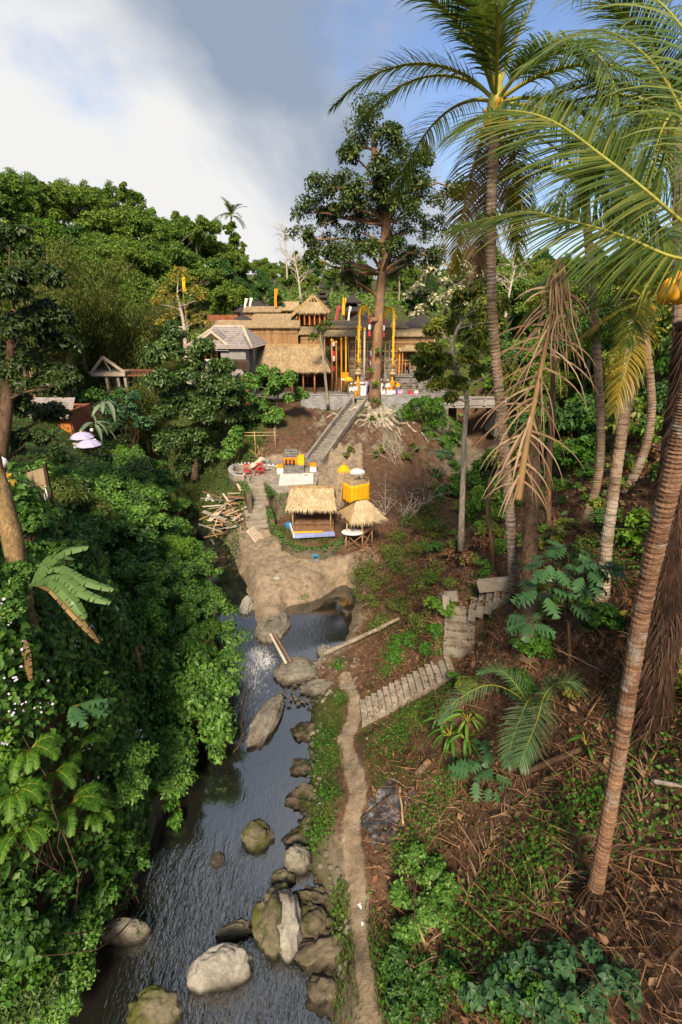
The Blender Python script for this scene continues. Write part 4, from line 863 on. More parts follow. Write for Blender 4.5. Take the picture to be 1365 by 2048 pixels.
q = G(554, 1164, 1.3); rock('stone', 'single pale stone lying on the bare mud of the spit', (q[0], q[1], tz(q[0], q[1]) + .05), (.24, .2, .12), 0.3, 77, 'rock_pale', 'stone')
q = G(618, 896, 5.2); t = thing('dark_basin', 'dark overturned basin on the slope behind the altar', 'basin', (q[0], q[1], 5.1)); m = MB(); m.lathe([(.5, 0), (.46, .16), (.3, .3), (.05, .34)], (q[0], q[1], tz(q[0], q[1])), 16); put('shell', m, M['purple'], t, True); m = MB(); m.lathe([(.54, 0), (.54, .04), (.47, .04)], (q[0], q[1], tz(q[0], q[1])), 16); put('rim', m, M['black'], t)
rs = np.random.RandomState(12)
for i, px in enumerate(sorted(rs.uniform(516, 556, 34))):
    py = 938 - rs.uniform(0, 14); q = G(px, py, 4.35); r = rs.uniform(.12, .26)
    rock('stone', f'grey building stone in the loose heap beside the altar, {ORD[i] if i < 30 else ORD[33 - i]} {"from the bench end" if i < 30 else "from the altar end"}', (q[0], q[1], 4.28 + rs.uniform(0, .25)), (r * 1.2, r, r * .8), rs.uniform(0, 6), 100 + i, 'rock_pale', 'stone', 'heaped building stones', rough=.25, tpl=ICO2)
q = G(535, 928, 4.6); rock('stone', 'large smooth pale stone on top of the building stone heap', (q[0], q[1], 4.85), (.32, .3, .3), .2, 140, 'rock_pale', 'stone', rough=.15)
m = MB(); m.slab([G(497, 935, 4.5), G(505, 936, 4.5), G(531, 916, 5.4), G(522, 913, 5.5)], .04); m2 = put('plywood_board', m, M['plank_pale']); tag(m2, 'pale plywood board leaning on the stone heap', 'board')
pile = thing('firewood_heap', 'spiky heap of split wood behind the leaning plywood board', 'woodpile', G(515, 915, 4.8))
for i in range(22):
    q = G(rs.uniform(506, 528), rs.uniform(906, 922), 4.8); d = np.array([rs.uniform(-.6, .6), rs.uniform(-.4, .4), rs.uniform(.2, .9)]); m = MB(); m.bar(q, q + d, .06, .05); put('stick', m, M['bamboo_red' if i % 2 else 'bamboo'], pile)
# scrap timber heap left of the stairs
heap = thing('scrap_timber_heap', 'collapsed heap of grey planks, bamboo and boards left of the terrace stairs', 'timber heap', G(445, 1030, 1.4))
for i in range(58):
    px = rs.uniform(418, 482); py = rs.uniform(985, 1062); z = 1.5 + (1062 - py) / 77 * 1.7; q = G(px, py, z); zz = max(tz(q[0], q[1]) + rs.uniform(.08, .7), z - .3)
    a = rs.uniform(-1.3, 1.3) + (0.9 if i % 2 else -0.6); L = rs.uniform(.7, 2.3); d = np.array([math.cos(a), math.sin(a), rs.uniform(-.45, .3)]) * L / 2; c = np.array([q[0], q[1], zz]); m = MB()
    wd = rs.choice([.06, .09, .14, .22, .4], p=[.35, .25, .2, .12, .08]); m.bar(c - d, c + d, wd, .04); put('plank', m, M[['plank_pale', 'wood_grey', 'bamboo_old', 'plank_pale', 'plank_brown'][i % 5]], heap)
m = MB(); m.slab([G(411, 1000, 2.0), G(424, 1015, 1.6), G(428, 1000, 2.3), G(416, 988, 2.6)], .04); put('white_sheet', m, M['white'], heap)
# woven panel
pa_, pb_, pc_, pd_ = G(514, 1088, 1.72), G(526, 1076, 1.72), G(507, 1054, 2.05), G(494, 1062, 2.05)
pn = thing('lattice_panel', 'pale timber lattice panel lying tilted at the foot of the terrace stairs', 'panel', pa_)
for i in range(6): f = i / 5; m = MB(); m.bar(pa_ * (1 - f) + pb_ * f, pd_ * (1 - f) + pc_ * f, .09, .03); put('slat', m, M['plank_pale'], pn)
for i in range(7): f = i / 6; m = MB(); m.bar(pa_ * (1 - f) + pd_ * f + (0, 0, .03), pb_ * (1 - f) + pc_ * f + (0, 0, .03), .09, .03); put('slat', m, M['plank_pale'], pn)
# bamboo frame on the slope behind
fr = thing('bamboo_scaffold', 'thin bamboo frame standing on the slope behind the altar terrace', 'frame', G(510, 900, 4.6))
for px, pt in ((512, 868), (552, 872)):
    b0 = G(px, 905, 4.6); m = MB(); m.tube([b0, (b0[0], b0[1], 6.6)], .04, 6); put('post', m, M['bamboo'], fr, True)
for zz in (6.2, 6.5): m = MB(); m.tube([(G(480, 905, 4.6)[0], G(512, 905, 4.6)[1], zz), (G(556, 905, 4.6)[0], G(512, 905, 4.6)[1] + .2, zz)], .035, 6); put('crossbar', m, M['bamboo'], fr, True)
# kerbs of the long stairs
_, _, pa, pb, n, wdt, _, _, _ = steps_list[4]
hd = unit((pb - pa)[:2]); nr = np.array([-hd[1], hd[0]])
for s_ in (-1, 1):
    m = MB(); o_ = nr * s_ * (wdt / 2 + .14); pts = smooth_line([pa + np.r_[o_, .12], (pa + pb) / 2 + np.r_[o_, .3], pb + np.r_[o_, .35]], 6)
    for a, b in zip(pts[:-1], pts[1:]): m.bar(a, b, .24, .55)
    put('side_kerb', m, M['concrete_wet'], FL[4])
# low walls on the right bank stairs
m = MB(); a = G(888, 1238, 4.5); b = G(886, 1196, 5.3); m.bar(a + (0, 0, .2), b + (0, 0, .2), .28, .8); t = put('parapet_block', m, M['concrete']); tag(t, 'short thick concrete parapet at the outer edge of the stair landing', 'parapet')
m = MB(); a = G(958, 1172, 6.1); b = G(1024, 1166, 6.6); m.bar(a, b, .3, .5); t = put('parapet_block', m, M['concrete']); tag(t, 'low concrete wall above the short upper steps', 'parapet')
m = MB(); a = G(890, 1193, 5.2); b = G(916, 1192, 5.35); m.bar(a, b, .25, .4); t = put('parapet_block', m, M['concrete']); tag(t, 'concrete kerb across the back of the stair landing', 'parapet')
pts = [G(1190, 1142, 8.1), G(1225, 1162, 8.3), G(1262, 1188, 8.6), G(1300, 1205, 9.0)]
m = MB()
for a, b in zip(pts[:-1], pts[1:]): m.bar(a, b, .45, .5)
t = put('stair_parapet', m, M['concrete_wet']); tag(t, 'sloping grey concrete parapet behind the leaning palm trunk', 'parapet')
# logs, poles, burnt patch
def log(name, label, a, b, r0, r1, mat, cat='log', group=None, bend=0.0, n=9):
    a = np.array(a); b = np.array(b); t = np.linspace(0, 1, n)[:, None]; P = a * (1 - t) + b * t; P[:, 2] += bend * np.sin(t[:, 0] * PI); P += fbm(P * 1.5, 2)[:, None] * 0.12
    m = MB(); m.tube(P, np.linspace(r0, r1, n) * (1 + .12 * np.sin(np.arange(n) * 2.3)), 9); o = put(name, m, M[mat], None, True); tag(o, label, cat, group); return o
log('fallen_log', 'long pale log sloping from the pool edge up into the bank shrubs', G(646, 1310, 0.62), G(800, 1236, 2.3), .13, .09, 'bark_grey')
a = G(541, 1272, .62); b = G(573, 1330, .58)
m = MB(); m.bar(a + (0, 0, .15), b + (0, 0, .1), .13, .035); t = put('wooden_plank', m, M['plank_pale']); tag(t, 'narrow plank bridging the rapids, left one of two', 'plank')
m = MB(); m.bar(a + (.2, .05, .13), b + (.22, .1, .12), .1, .035); t = put('wooden_plank', m, M['plank_brown']); tag(t, 'darker narrow plank lying against the plank over the rapids', 'plank')
# burnt patch
bc = G(770, 1625, 1.45); n_ = 40; ang = np.arange(n_) * 2 * PI / n_; rr = 0.9 * (1 + 1.1 * fbm(np.stack([np.cos(ang) * 2.2, np.sin(ang) * 2.2, ang * 0], -1) + 30, 3))
rings = []
for f in (0, .35, .65, .85, 1.0):
    X = bc[0] + f * rr * np.cos(ang) * .93; Y = bc[1] + f * rr * np.sin(ang) * 1.1; rings.append(np.stack([X, Y, TZ(X, Y) + 0.05 * (1 - f) + .012], 1))
V = np.concatenate(rings); F = [(r * n_ + j, (r + 1) * n_ + j, (r + 1) * n_ + (j + 1) % n_, r * n_ + (j + 1) % n_) for r in range(4) for j in range(n_)]
m = MB(); m.add(V, F); t = put('ash_patch', m, M['ash'], None, True); tag(t, 'black and grey ash patch of a burnt bonfire beside the path', 'ash', kind=None)
def gnd(px, py, z0): q = G(px, py, z0); return np.array([q[0], q[1], tz(q[0], q[1])])
log('bamboo_pole', 'straight pale bamboo pole lying across the ash patch', gnd(800, 1592, 1.6) + (0, 0, .1), gnd(804, 1672, 1.5) + (0, 0, .1), .03, .03, 'bamboo', 'pole')
log('charred_branch', 'thin charred branch lying across the ash patch', gnd(722, 1633, 1.3) + (0, 0, .1), gnd(790, 1602, 1.5) + (0, 0, .1), .03, .02, 'wood_dark', 'branch')
log('fallen_log', 'short brown log piece on the litter above the ash patch', gnd(832, 1568, 2.2) + (0, 0, .1), gnd(858, 1550, 2.4) + (0, 0, .12), .11, .12, 'bark_red')
log('fallen_log', 'reddish fallen branch on the slope below the feather palm', gnd(1038, 1562, 4.4) + (0, 0, .1), gnd(1150, 1552, 5.4) + (0, 0, .12), .09, .07, 'bark_brown')
log('fallen_log', 'pale grey forked branch lying at the edge behind the ringed palm trunk', gnd(1296, 1590, 7.2) + (0, 0, .35), gnd(1372, 1612, 7.6) + (0, 0, .45), .05, .04, 'twig_pale')
log('leaning_stick', 'thin dead stick standing at the edge of the dry slope', gnd(1322, 1940, 6.0), gnd(1325, 1950, 6.0) + (.35, -.1, 2.6), .03, .02, 'bark_brown', 'stick')
# ------------------------------------------------------------------ temple
def zat(py, Y): return D(682, py, Y)[2]
def xat(px, Y, py=700): return D(px, py, Y)[0]
# retaining wall and paving
def blockwall(label, x0, x1, y, z0, z1, name='block_wall'):
    t = thing(name, label, 'wall', ((x0 + x1) / 2, y, z0)); m = MB(); m.box(((x0 + x1) / 2, y, (z0 + z1) / 2), (x1 - x0, .4, z1 - z0)); put('wall', m, M['wall_block'], t)
    m = MB(); m.box(((x0 + x1) / 2, y, z1 + .04), (x1 - x0 + .1, .5, .08)); put('coping', m, M['plaster_grey'], t); return t
xa, xb, xc, xd = xat(602, 54, 800), xat(699, 54, 800), xat(757, 54, 800), xat(868, 54, 800)
blockwall('grey block retaining wall left of the temple entrance', xa, xb, 54.2, 5.8, 8.35)
blockwall('grey block retaining wall right of the temple entrance', xc, xd, 54.2, 5.8, 8.30)
t = thing('entrance_pier', 'grey stone pier ending the wall at the temple entrance', 'pier', (xb + .25, 54.1, 7)); m = MB(); m.box((xb + .28, 54.1, 7.6), (.55, .6, 1.9)); put('shaft', m, M['plaster_grey'], t); m = MB(); m.box((xb + .28, 54.1, 8.6), (.68, .72, .12)); put('cap', m, M['stone'], t)
m = MB(); m.box((-2, 57.9, 7.93), (30, 6.8, .1)); t = put('temple_pavement', m, M['stone']); tag(t, kind='structure')
# road bridge at the right
bx0, bx1 = xat(862, 53, 800), xat(1010, 53, 800)
br = thing('road_bridge', 'low grey concrete road bridge over the dark gully', 'bridge', ((bx0 + bx1) / 2, 53.5, 7))
m = MB(); m.box(((bx0 + bx1) / 2, 54.5, 7.55), (bx1 - bx0, 4.5, .5)); put('deck', m, M['plaster_grey'], br)
m = MB(); m.box(((bx0 + bx1) / 2, 52.3, 7.95), (bx1 - bx0, .25, .75)); put('parapet', m, M['plaster_grey'], br)
m = MB(); m.box(((bx0 + bx1) / 2, 52.25, 8.36), (bx1 - bx0 + .1, .4, .09)); put('parapet_cap', m, M['concrete'], br)
for i in range(5): m = MB(); x = bx0 + (i + .5) * (bx1 - bx0) / 5; m.box((x, 52.22, 7.95), (.28, .34, .8)); put('parapet_post', m, M['concrete'], br)
m = MB(); m.box((bx0 + 1.0, 54.0, 5.8), (1.6, 3.8, 3.2)); put('abutment', m, M['stone'], br)
m = MB(); m.box((bx1 - .4, 54.0, 5.8), (1.2, 3.8, 3.2)); put('abutment', m, M['stone'], br)
# thatched hall ------------------------------------------------------
hx0, hx1 = xat(508, 58, 730), xat(660, 58, 730); hc = (hx0 + hx1) / 2; hh = (hx1 - hx0) / 2
hall = thing('thatched_hall', 'wide open hall under a sunlit straw roof beside the temple entrance', 'hall', (hc, 58.5, 8))
qs = hip_quads(hc, 60.0, hh + .1, 3.2, 10.55, 13.2, hh * .72)
roof_part(hall, qs, .25, 'thatch', 'straw', 7000, .55, .022, 5, lift=.1)
m = MB(); m.box((hc, 60.0, 13.22), (hh * 1.5, .35, .22)); put('ridge_cap', m, M['thatch'], hall)
for i in range(7):
    for yy in (57.4, 62.4):
        x = hc - hh * .9 + i * hh * .3; m = MB(); m.tube([(x, yy, 7.95), (x, yy, 10.9)], .09, 8); put('post', m, M['wood_orange' if i % 2 else 'bamboo_red'], hall, True)
for i in range(12):
    x = hc - hh * .93 + (i + .5) * hh * 1.86 / 12; m = MB(); m.box((x, 62.0, 9.2), (hh * 1.86 / 12 - .03, .06, 2.5)); put('wall_board', m, M['plank_brown'], hall)
m = MB(); m.box((hc + hh * .1, 60.2, 8.25), (hh * 1.5, 2.6, .5)); put('platform', m, M['wood_dark'], hall)
for i, x in enumerate((hc - hh * .3, hc + hh * .35)): m = MB(); m.box((x, 61.9, 9.6), (1.1, .08, 1.5)); put('hanging_mat', m, M['wood_orange'], hall)
m = MB(); m.box((hc, 57.4, 10.72), (hh * 1.95, .14, .16)); put('eave_beam', m, M['bamboo_red'], hall)
# tiled house ---------------------------------------------------------
def course_roof(parent, quad, rows, mat, name='roof_slope', th=.09):
    """one slope of lapped tile courses (quad: top-a, top-b, bottom-b, bottom-a)"""
    q = [np.array(p, float) for p in quad]; m = MB(); nn = unit(np.cross((q[2] if np.linalg.norm(q[1] - q[0]) < .01 else q[1]) - q[0], q[3] - q[0]))
    if nn[2] < 0: nn = -nn
    for r in range(rows):
        a, b = r / rows, (r + 1.12) / rows; pa, pb = q[0] * (1 - a) + q[3] * a, q[1] * (1 - a) + q[2] * a; pc, pd_ = q[1] * (1 - b) + q[2] * b, q[0] * (1 - b) + q[3] * b
        k = max(2, int(np.linalg.norm(pd_ - pc) / .28)); V = []
        for j in range(k + 1):
            f = j / k; wv = nn * (.022 if j % 2 else 0); V.append(pa * (1 - f) + pb * f + wv); V.append(pd_ * (1 - f) + pc * f + nn * th * .55 + wv)
        n0 = len(V); V2 = [v - nn * .03 for v in V[1::2]]; V += V2; F = []
        for j in range(k): F.append((2 * j, 2 * j + 1, 2 * j + 3, 2 * j + 2)); F.append((2 * j + 1, n0 + j, n0 + j + 1, 2 * j + 3))
        m.add(V, F)
    return put(name, m, M[mat], parent)
Yh = 54.0
tx0, tx1 = xat(386, Yh, 697), xat(502, Yh, 697)
house = thing('tiled_house', 'grey tiled house with gablet roof and cream veranda wall behind the dark trees', 'house', ((tx0 + tx1) / 2, 57, 6))
ze = zat(697, Yh); zr = zat(652, Yh + 4.2); xm = xat(440, Yh, 697)
e = [np.array(p) for p in ((tx0 - .9, Yh + 1, ze + .2), (tx1 + .1, Yh, ze), (tx1 + .9, Yh + 8, ze), (tx0 - .9, Yh + 8, ze))]
r0, r1 = np.array((tx0 + 1.6, Yh + 4.2, zr)), np.array((tx1 - 1.5, Yh + 4.2, zr))
for q, n in (((r0, r1, e[1], e[0]), 11), ((r1, r1, e[2], e[1]), 11), ((r1, r0, e[3], e[2]), 9), ((r0, r0, e[0], e[3]), 11)): course_roof(house, q, n, 'tile')
m = MB(); m.bar(r0, r1, .3, .22); put('ridge', m, M['plank_pale'], house)
for a, b in ((r0, e[0]), (r1, e[1])): m = MB(); m.bar(a, b, .22, .16); put('hip_ridge', m, M['plank_pale'], house)
# front gablet wing
gx_ = xat(425, Yh, 680); gw = 1.9; gtop = np.array((gx_, Yh + 2.6, zat(657, Yh + 2.6))); gf = np.array((gx_, Yh - .2, zat(663, Yh - .2)))
course_roof(house, (gtop, gf, np.array((gx_ - gw * 1.3, Yh - .6, ze - .05)), np.array((gx_ - gw * 1.3, Yh + 2.4, ze + .1))), 8, 'tile')
course_roof(house, (gf, gtop, np.array((gx_ + gw * .9, Yh + 2.4, ze + .5)), np.array((gx_ + gw * .9, Yh - .6, ze + .3))), 7, 'tile')
course_roof(house, (np.array((gx_ - .75, Yh - .25, ze + .85)), np.array((gx_ + .75, Yh - .25, ze + .85)), np.array((gx_ + gw, Yh - 1.2, ze - .15)), np.array((gx_ - gw * 1.2, Yh - 1.2, ze - .15))), 6, 'tile')
m = MB(); m.slab([(gx_ - .9, Yh - .28, ze + .8), (gx_ + .9, Yh - .28, ze + .8), (gx_, Yh - .28, gf[2] - .1)], .1); put('gable_panel', m, M['wood_dark'], house)
for s_ in (-1, 1): m = MB(); m.bar(gf, (gx_ + s_ * gw * 1.1, Yh - .7, ze + .05), .16, .2); put('barge_board', m, M['plank_pale'], house)
# lower right wing
wx0, wx1 = xat(438, 53, 700), xat(494, 53, 700)
course_roof(house, (np.array((wx0 + .7, 55.4, zat(668, 55.4))), np.array((wx1 - .9, 55.4, zat(668, 55.4))), np.array((wx1 + .3, 52.7, zat(698, 52.7))), np.array((wx0 - .2, 52.7, zat(698, 52.7)))), 9, 'tile')
course_roof(house, (np.array((wx1 - .9, 55.4, zat(668, 55.4))), np.array((wx1 - .9, 55.4, zat(668, 55.4))), np.array((wx1 + .5, 57.5, zat(697, 53))), np.array((wx1 + .3, 52.7, zat(698, 52.7)))), 9, 'tile')
m = MB(); m.box(((wx0 + wx1) / 2, 54.0, zat(717, 53)), (wx1 - wx0 - .3, 1.9, 2.6)); put('wall', m, M['plaster_grey'], house)
vx0, vx1 = xat(395, 53.6, 720), xat(438, 53.6, 720)
m = MB(); m.box(((vx0 + vx1) / 2, 56.6, ze - .9), (vx1 - vx0, .2, 2.4)); put('veranda_back_wall', m, M['wood_dark'], house)
for i in range(4): x = vx0 + .2 + i * (vx1 - vx0 - .4) / 3; m = MB(); m.box((x, 53.9, ze - .75), (.18, .18, 2.2)); put('post', m, M['wood_orange'], house)
cx0 = xat(371, 53.2, 730); zc = zat(718, 53.2)
m = MB(); m.box(((cx0 + vx1) / 2, 53.3, zc - 2.0), (vx1 - cx0, .4, 3.6)); put('veranda_wall', m, M['plaster_cream'], house)
m = MB(); m.box(((cx0 + vx1) / 2, 53.25, zc - .12), (vx1 - cx0 + .2, .55, .16)); put('veranda_coping', m, M['plaster_cream'], house)
for i in range(6): x = cx0 + .5 + i * (vx1 - cx0 - 1) / 5; m = MB(); m.box((x, 53.08, zc - .5), (.5, .08, .4)); put('relief_panel', m, M['stone'], house)
m = MB(); m.box(((tx0 + tx1) / 2, 58.2, ze - 3.3), (tx1 - tx0 - .5, 3, 6.2)); put('lower_storey', m, M['plaster_grey'], house)
# tiled gate roof with fence
gt = thing('tiled_gate', 'small tiled gate roof with orange fascia in front of the grey house wall', 'gate', (xat(475, 51.5, 750), 51.5, 8))
ga, gb = xat(456, 51.5, 750), xat(497, 51.5, 750); gz = zat(754, 51.2); gz2 = zat(739, 52.4)
course_roof(gt, (np.array((ga + .8, 52.4, gz2)), np.array((gb - .9, 52.4, gz2)), np.array((gb, 51.2, gz)), np.array((ga - .2, 51.2, gz))), 5, 'tile')
course_roof(gt, (np.array((gb - .9, 52.4, gz2)), np.array((ga + .8, 52.4, gz2)), np.array((ga, 53.4, gz)), np.array((gb, 53.4, gz))), 5, 'tile')
m = MB(); m.box(((ga + gb) / 2, 51.4, gz - .2), (gb - ga - .2, .15, .3)); put('fascia', m, M['orange'], gt)
for x in (ga + .2, gb - .3): m = MB(); m.box((x, 52.2, gz - 1.6), (.45, .6, 3.0)); put('pier', m, M['brick_red'], gt)
fn = thing('batten_fence', 'dark corrugated batten fence against the grey house wall', 'fence', ((wx0 + wx1) / 2, 52.9, 9)); fx0, fx1 = xat(460, 52.8, 730), xat(497, 52.8, 730)
for i in range(16): x = fx0 + i * (fx1 - fx0) / 15; m = MB(); m.box((x, 52.85, zat(731, 52.8)), (.1, .06, 1.25)); put('batten', m, M['wood_dark'], fn)
for zz in (-.45, .45): m = MB(); m.box(((fx0 + fx1) / 2, 52.91, zat(731, 52.8) + zz), (fx1 - fx0, .05, .08)); put('rail', m, M['wood_grey'], fn)
# bamboo screens ---------------------------------------------------------
def screen(label, px0, px1, pyt, pyb, Y, pale=True, ragged=.35, seed=0, sw=.13, mat='bamboo_old', cap=True):
    x0, x1, zt, zb = xat(px0, Y, pyt), xat(px1, Y, pyt), zat(pyt, Y), zat(pyb, Y); rs = np.random.RandomState(seed)
    t = thing('bamboo_screen', label, 'screen', ((x0 + x1) / 2, Y, zb), 'tall bamboo screens round the temple'); m = MB(); n = int((x1 - x0) / sw)
    for i in range(n):
        x = x0 + (i + .5) * (x1 - x0) / n; b = zb - rs.uniform(0, ragged) * rs.rand(); m.box((x, Y + rs.uniform(-.04, .04), (zt + b) / 2), (sw * .8, .05, zt - b))
    put('bamboo_strips', m, M[mat], t, kind='stuff')
    if cap: roof_part(t, [(np.array((x0 - .1, Y + 2.6, zt + .75)), np.array((x1 + .1, Y + 2.6, zt + .75)), np.array((x1 + .2, Y - .35, zt + .02)), np.array((x0 - .2, Y - .35, zt + .02)))], .1, 'thatch', 'straw_pale', int(170 * (x1 - x0)), .6, .02, seed + 70, 'straw_canopy')
    for i in range(max(2, int((x1 - x0) / 2.2))):
        x = x0 + (i + .3) * 2.2; m = MB(); m.tube([(x, Y + .12, 7.9), (x, Y + .12, zt)], .05, 6); put('post', m, M['bamboo'], t, True)
    for f in (.25, .75): m = MB(); m.tube([(x0, Y - .07, zb + (zt - zb) * f), (x1, Y - .07, zb + (zt - zb) * f)], .035, 6); put('rail', m, M['bamboo'], t, True)
    return t
screen('long bamboo screen with pale top behind the tiled house', 430, 596, 655, 700, 61.5, seed=1)
screen('bamboo screen with straw top between the small tree and the golden arches', 655, 812, 655, 682, 63.5, seed=2)
screen('bamboo screen nearest the gazebo, hung with brown matting', 792, 872, 672, 716, 61, seed=3, mat='bamboo_red')
screen('upper short bamboo screen below the far thatched hall', 505, 580, 640, 652, 68, seed=4)
screen('upper bamboo screen under the black roofed shrines at the left', 488, 560, 624, 640, 74, seed=5)
screen('bamboo screen box behind the small slender tree', 601, 640, 668, 706, 60.6, seed=6)
screen('lower brown bamboo screen hanging beside the right golden arch', 795, 850, 690, 728, 60.2, seed=8, mat='bamboo_red', cap=False, ragged=.9)
# A-frame gable
af = thing('gable_frame', 'grey timber gable frame rising behind the straw hall', 'gable', (xat(566, 62.6, 690), 62.6, 12)); ap = D(566, 657, 62.6)
for px in (536, 594): m = MB(); m.bar(ap, D(px, 694, 62.6), .35, .2); put('rafter', m, M['wood_grey'], af)
m = MB(); m.slab([D(550, 690, 62.7), D(582, 690, 62.7), D(566, 664, 62.7)], .1); put('gable_panel', m, M['wood_dark'], af)
for i in range(4): m = MB(); m.bar(D(553 + i * 3, 686 - i * 5, 62.5), D(579 - i * 3, 686 - i * 5, 62.5), .1, .1); put('gable_slat', m, M['wood_grey'], af)
# stone gate, platform, poles ---------------------------------------------------------
gate = thing('carved_gate', 'dark carved stone temple gate with niches behind the golden arches', 'gate', (xat(750, 61, 760), 61, 8))
gxx = xat(700, 61, 720), xat(872, 61, 720)
m = MB(); m.box((sum(gxx) / 2, 61.8, 10.2), (gxx[1] - gxx[0], 1.2, 4.4)); put('wall', m, M['stone_dark'], gate)
for i, px in enumerate((705, 728, 752, 776, 800, 826, 850, 868)):
    x = xat(px, 60.8, 720); w_ = .55 + .2 * (i % 2); m = MB()
    for z0, z1, s_ in ((7.95, 8.7, 1.35), (8.7, 10.6, 1.0), (10.6, 10.9, 1.3), (10.9, 11.5, .9), (11.5, 11.75, 1.15), (11.75, 12.3, .7)): m.box((x, 60.9, (z0 + z1) / 2), (w_ * s_, .9 * s_, z1 - z0))
    put('pillar', m, M['stone' if i % 2 else 'stone_dark'], gate)
for i, px in enumerate((717, 740, 764, 788, 813)):
    x = xat(px, 60.9, 740); m = MB(); m.box((x, 61.1, 9.1), (.75, .3, 2.2)); put('door', m, M['brick_red' if i % 2 else 'wood_dark'], gate)
rs = np.random.RandomState(44)
for k_ in range(26):
    x = rs.uniform(gxx[0], gxx[1]); m = MB(); m.lathe([(.25, 0), (.32, .1), (.2, .2), (.26, .35), (.14, .5), (.18, .55), (.02, .8)], (x, 61.2 + rs.uniform(-.5, .5), 12.2 + rs.uniform(-.2, .3)), 7); put('carved_finial', m, M['stone_dark' if k_ % 3 else 'brick_red'], gate)
ter = thing('stone_terrace', 'carved grey stone terrace with steps right of the temple entrance', 'terrace', (xat(825, 58.5, 770), 58.5, 8))
m = MB(); tx_ = xat(790, 58, 770), xat(880, 58, 770)
for z0, z1, s_ in ((7.95, 8.5, 0), (8.5, 8.65, .15), (8.65, 9.1, -.1), (9.1, 9.3, .2), (9.3, 9.75, -.05), (9.75, 9.9, .2)): m.box((sum(tx_) / 2, 59.2, (z0 + z1) / 2), (tx_[1] - tx_[0] + s_, 1.8 + s_, z1 - z0))
put('terrace_body', m, M['stone'], ter)
for i in range(5): m = MB(); x = tx_[0] + .6 + i * 1.15; m.box((x, 58.24, 8.9), (.8, .1, .34)); put('relief_panel', m, M['stone_dark'], ter)
for i in range(9):
    m = MB(); x = tx_[0] + .2 + i * (tx_[1] - tx_[0] - .4) / 8; m.lathe([(.1, 0), (.13, .08), (.06, .3), (.12, .5), (.05, .6)], (x, 58.5, 9.9), 7); put('baluster', m, M['stone'], ter)
def pole(name, label, px, pyb, pyt, Y, r, mat, cat='pole', group=None, cloth=None):
    z1 = zat(pyt, Y); x = xat(px, Y, (pyb + pyt) / 2); t = thing(name, label, cat, (x, Y, 7.9), group); m = MB(); m.tube([(x, Y, 7.9), (x + .03, Y, (7.9 + z1) / 2), (x, Y, z1)], r, 7); put('shaft', m, M[mat], t, True)
    m = MB(); m.lathe([(r * 1.5, z1), (r * 1.8, z1 + .08), (.01, z1 + .3)], (x, Y, 0), 7); put('tip', m, M['gold'], t)
    if cloth:
        for k_, (za, zb, mt) in enumerate(cloth): m = MB(); m.lathe([(r * 2.6, za), (r * 3.2, zb)], (x, Y, 0), 8); put('cloth_band', m, M[mt], t)
    return t
for i, (px, pt, mt, lb) in enumerate([(664, 682, 'wood_orange', 'orange painted pole at the left of the pole row'), (673, 686, 'wood_orange', 'thin orange pole beside the red and white banded pole'), (683, 680, 'orange', 'bright orange pole, third in the pole row'), (692, 678, 'yellow', 'yellow pole nearest the left golden arch'), (799, 700, 'orange', 'orange pole just right of the right golden arch'), (805, 706, 'wood_orange', 'shorter orange pole by the brown bamboo screen'), (879, 720, 'orange', 'orange pole behind the mango tree leaves')]):
    pole('painted_pole', lb, px, 745, pt, 59.2, .09, mt, group='painted temple poles')
zz = [zat(p, 59.4) for p in (742, 732, 722, 712, 702, 692, 684)]
pole('banded_pole', 'pole wrapped in red, black and white cloth bands', 667, 745, 684, 59.4, .08, 'wood_dark', cloth=[(zz[i], zz[i + 1], ('redcloth', 'black', 'white')[i % 3]) for i in range(6)])
pole('banded_pole', 'pole wrapped in red and white cloth behind the big tree trunk', 744, 745, 700, 59.6, .08, 'wood_dark', cloth=[(zz[i], zz[i + 1], ('redcloth', 'white')[i % 2]) for i in range(4)])
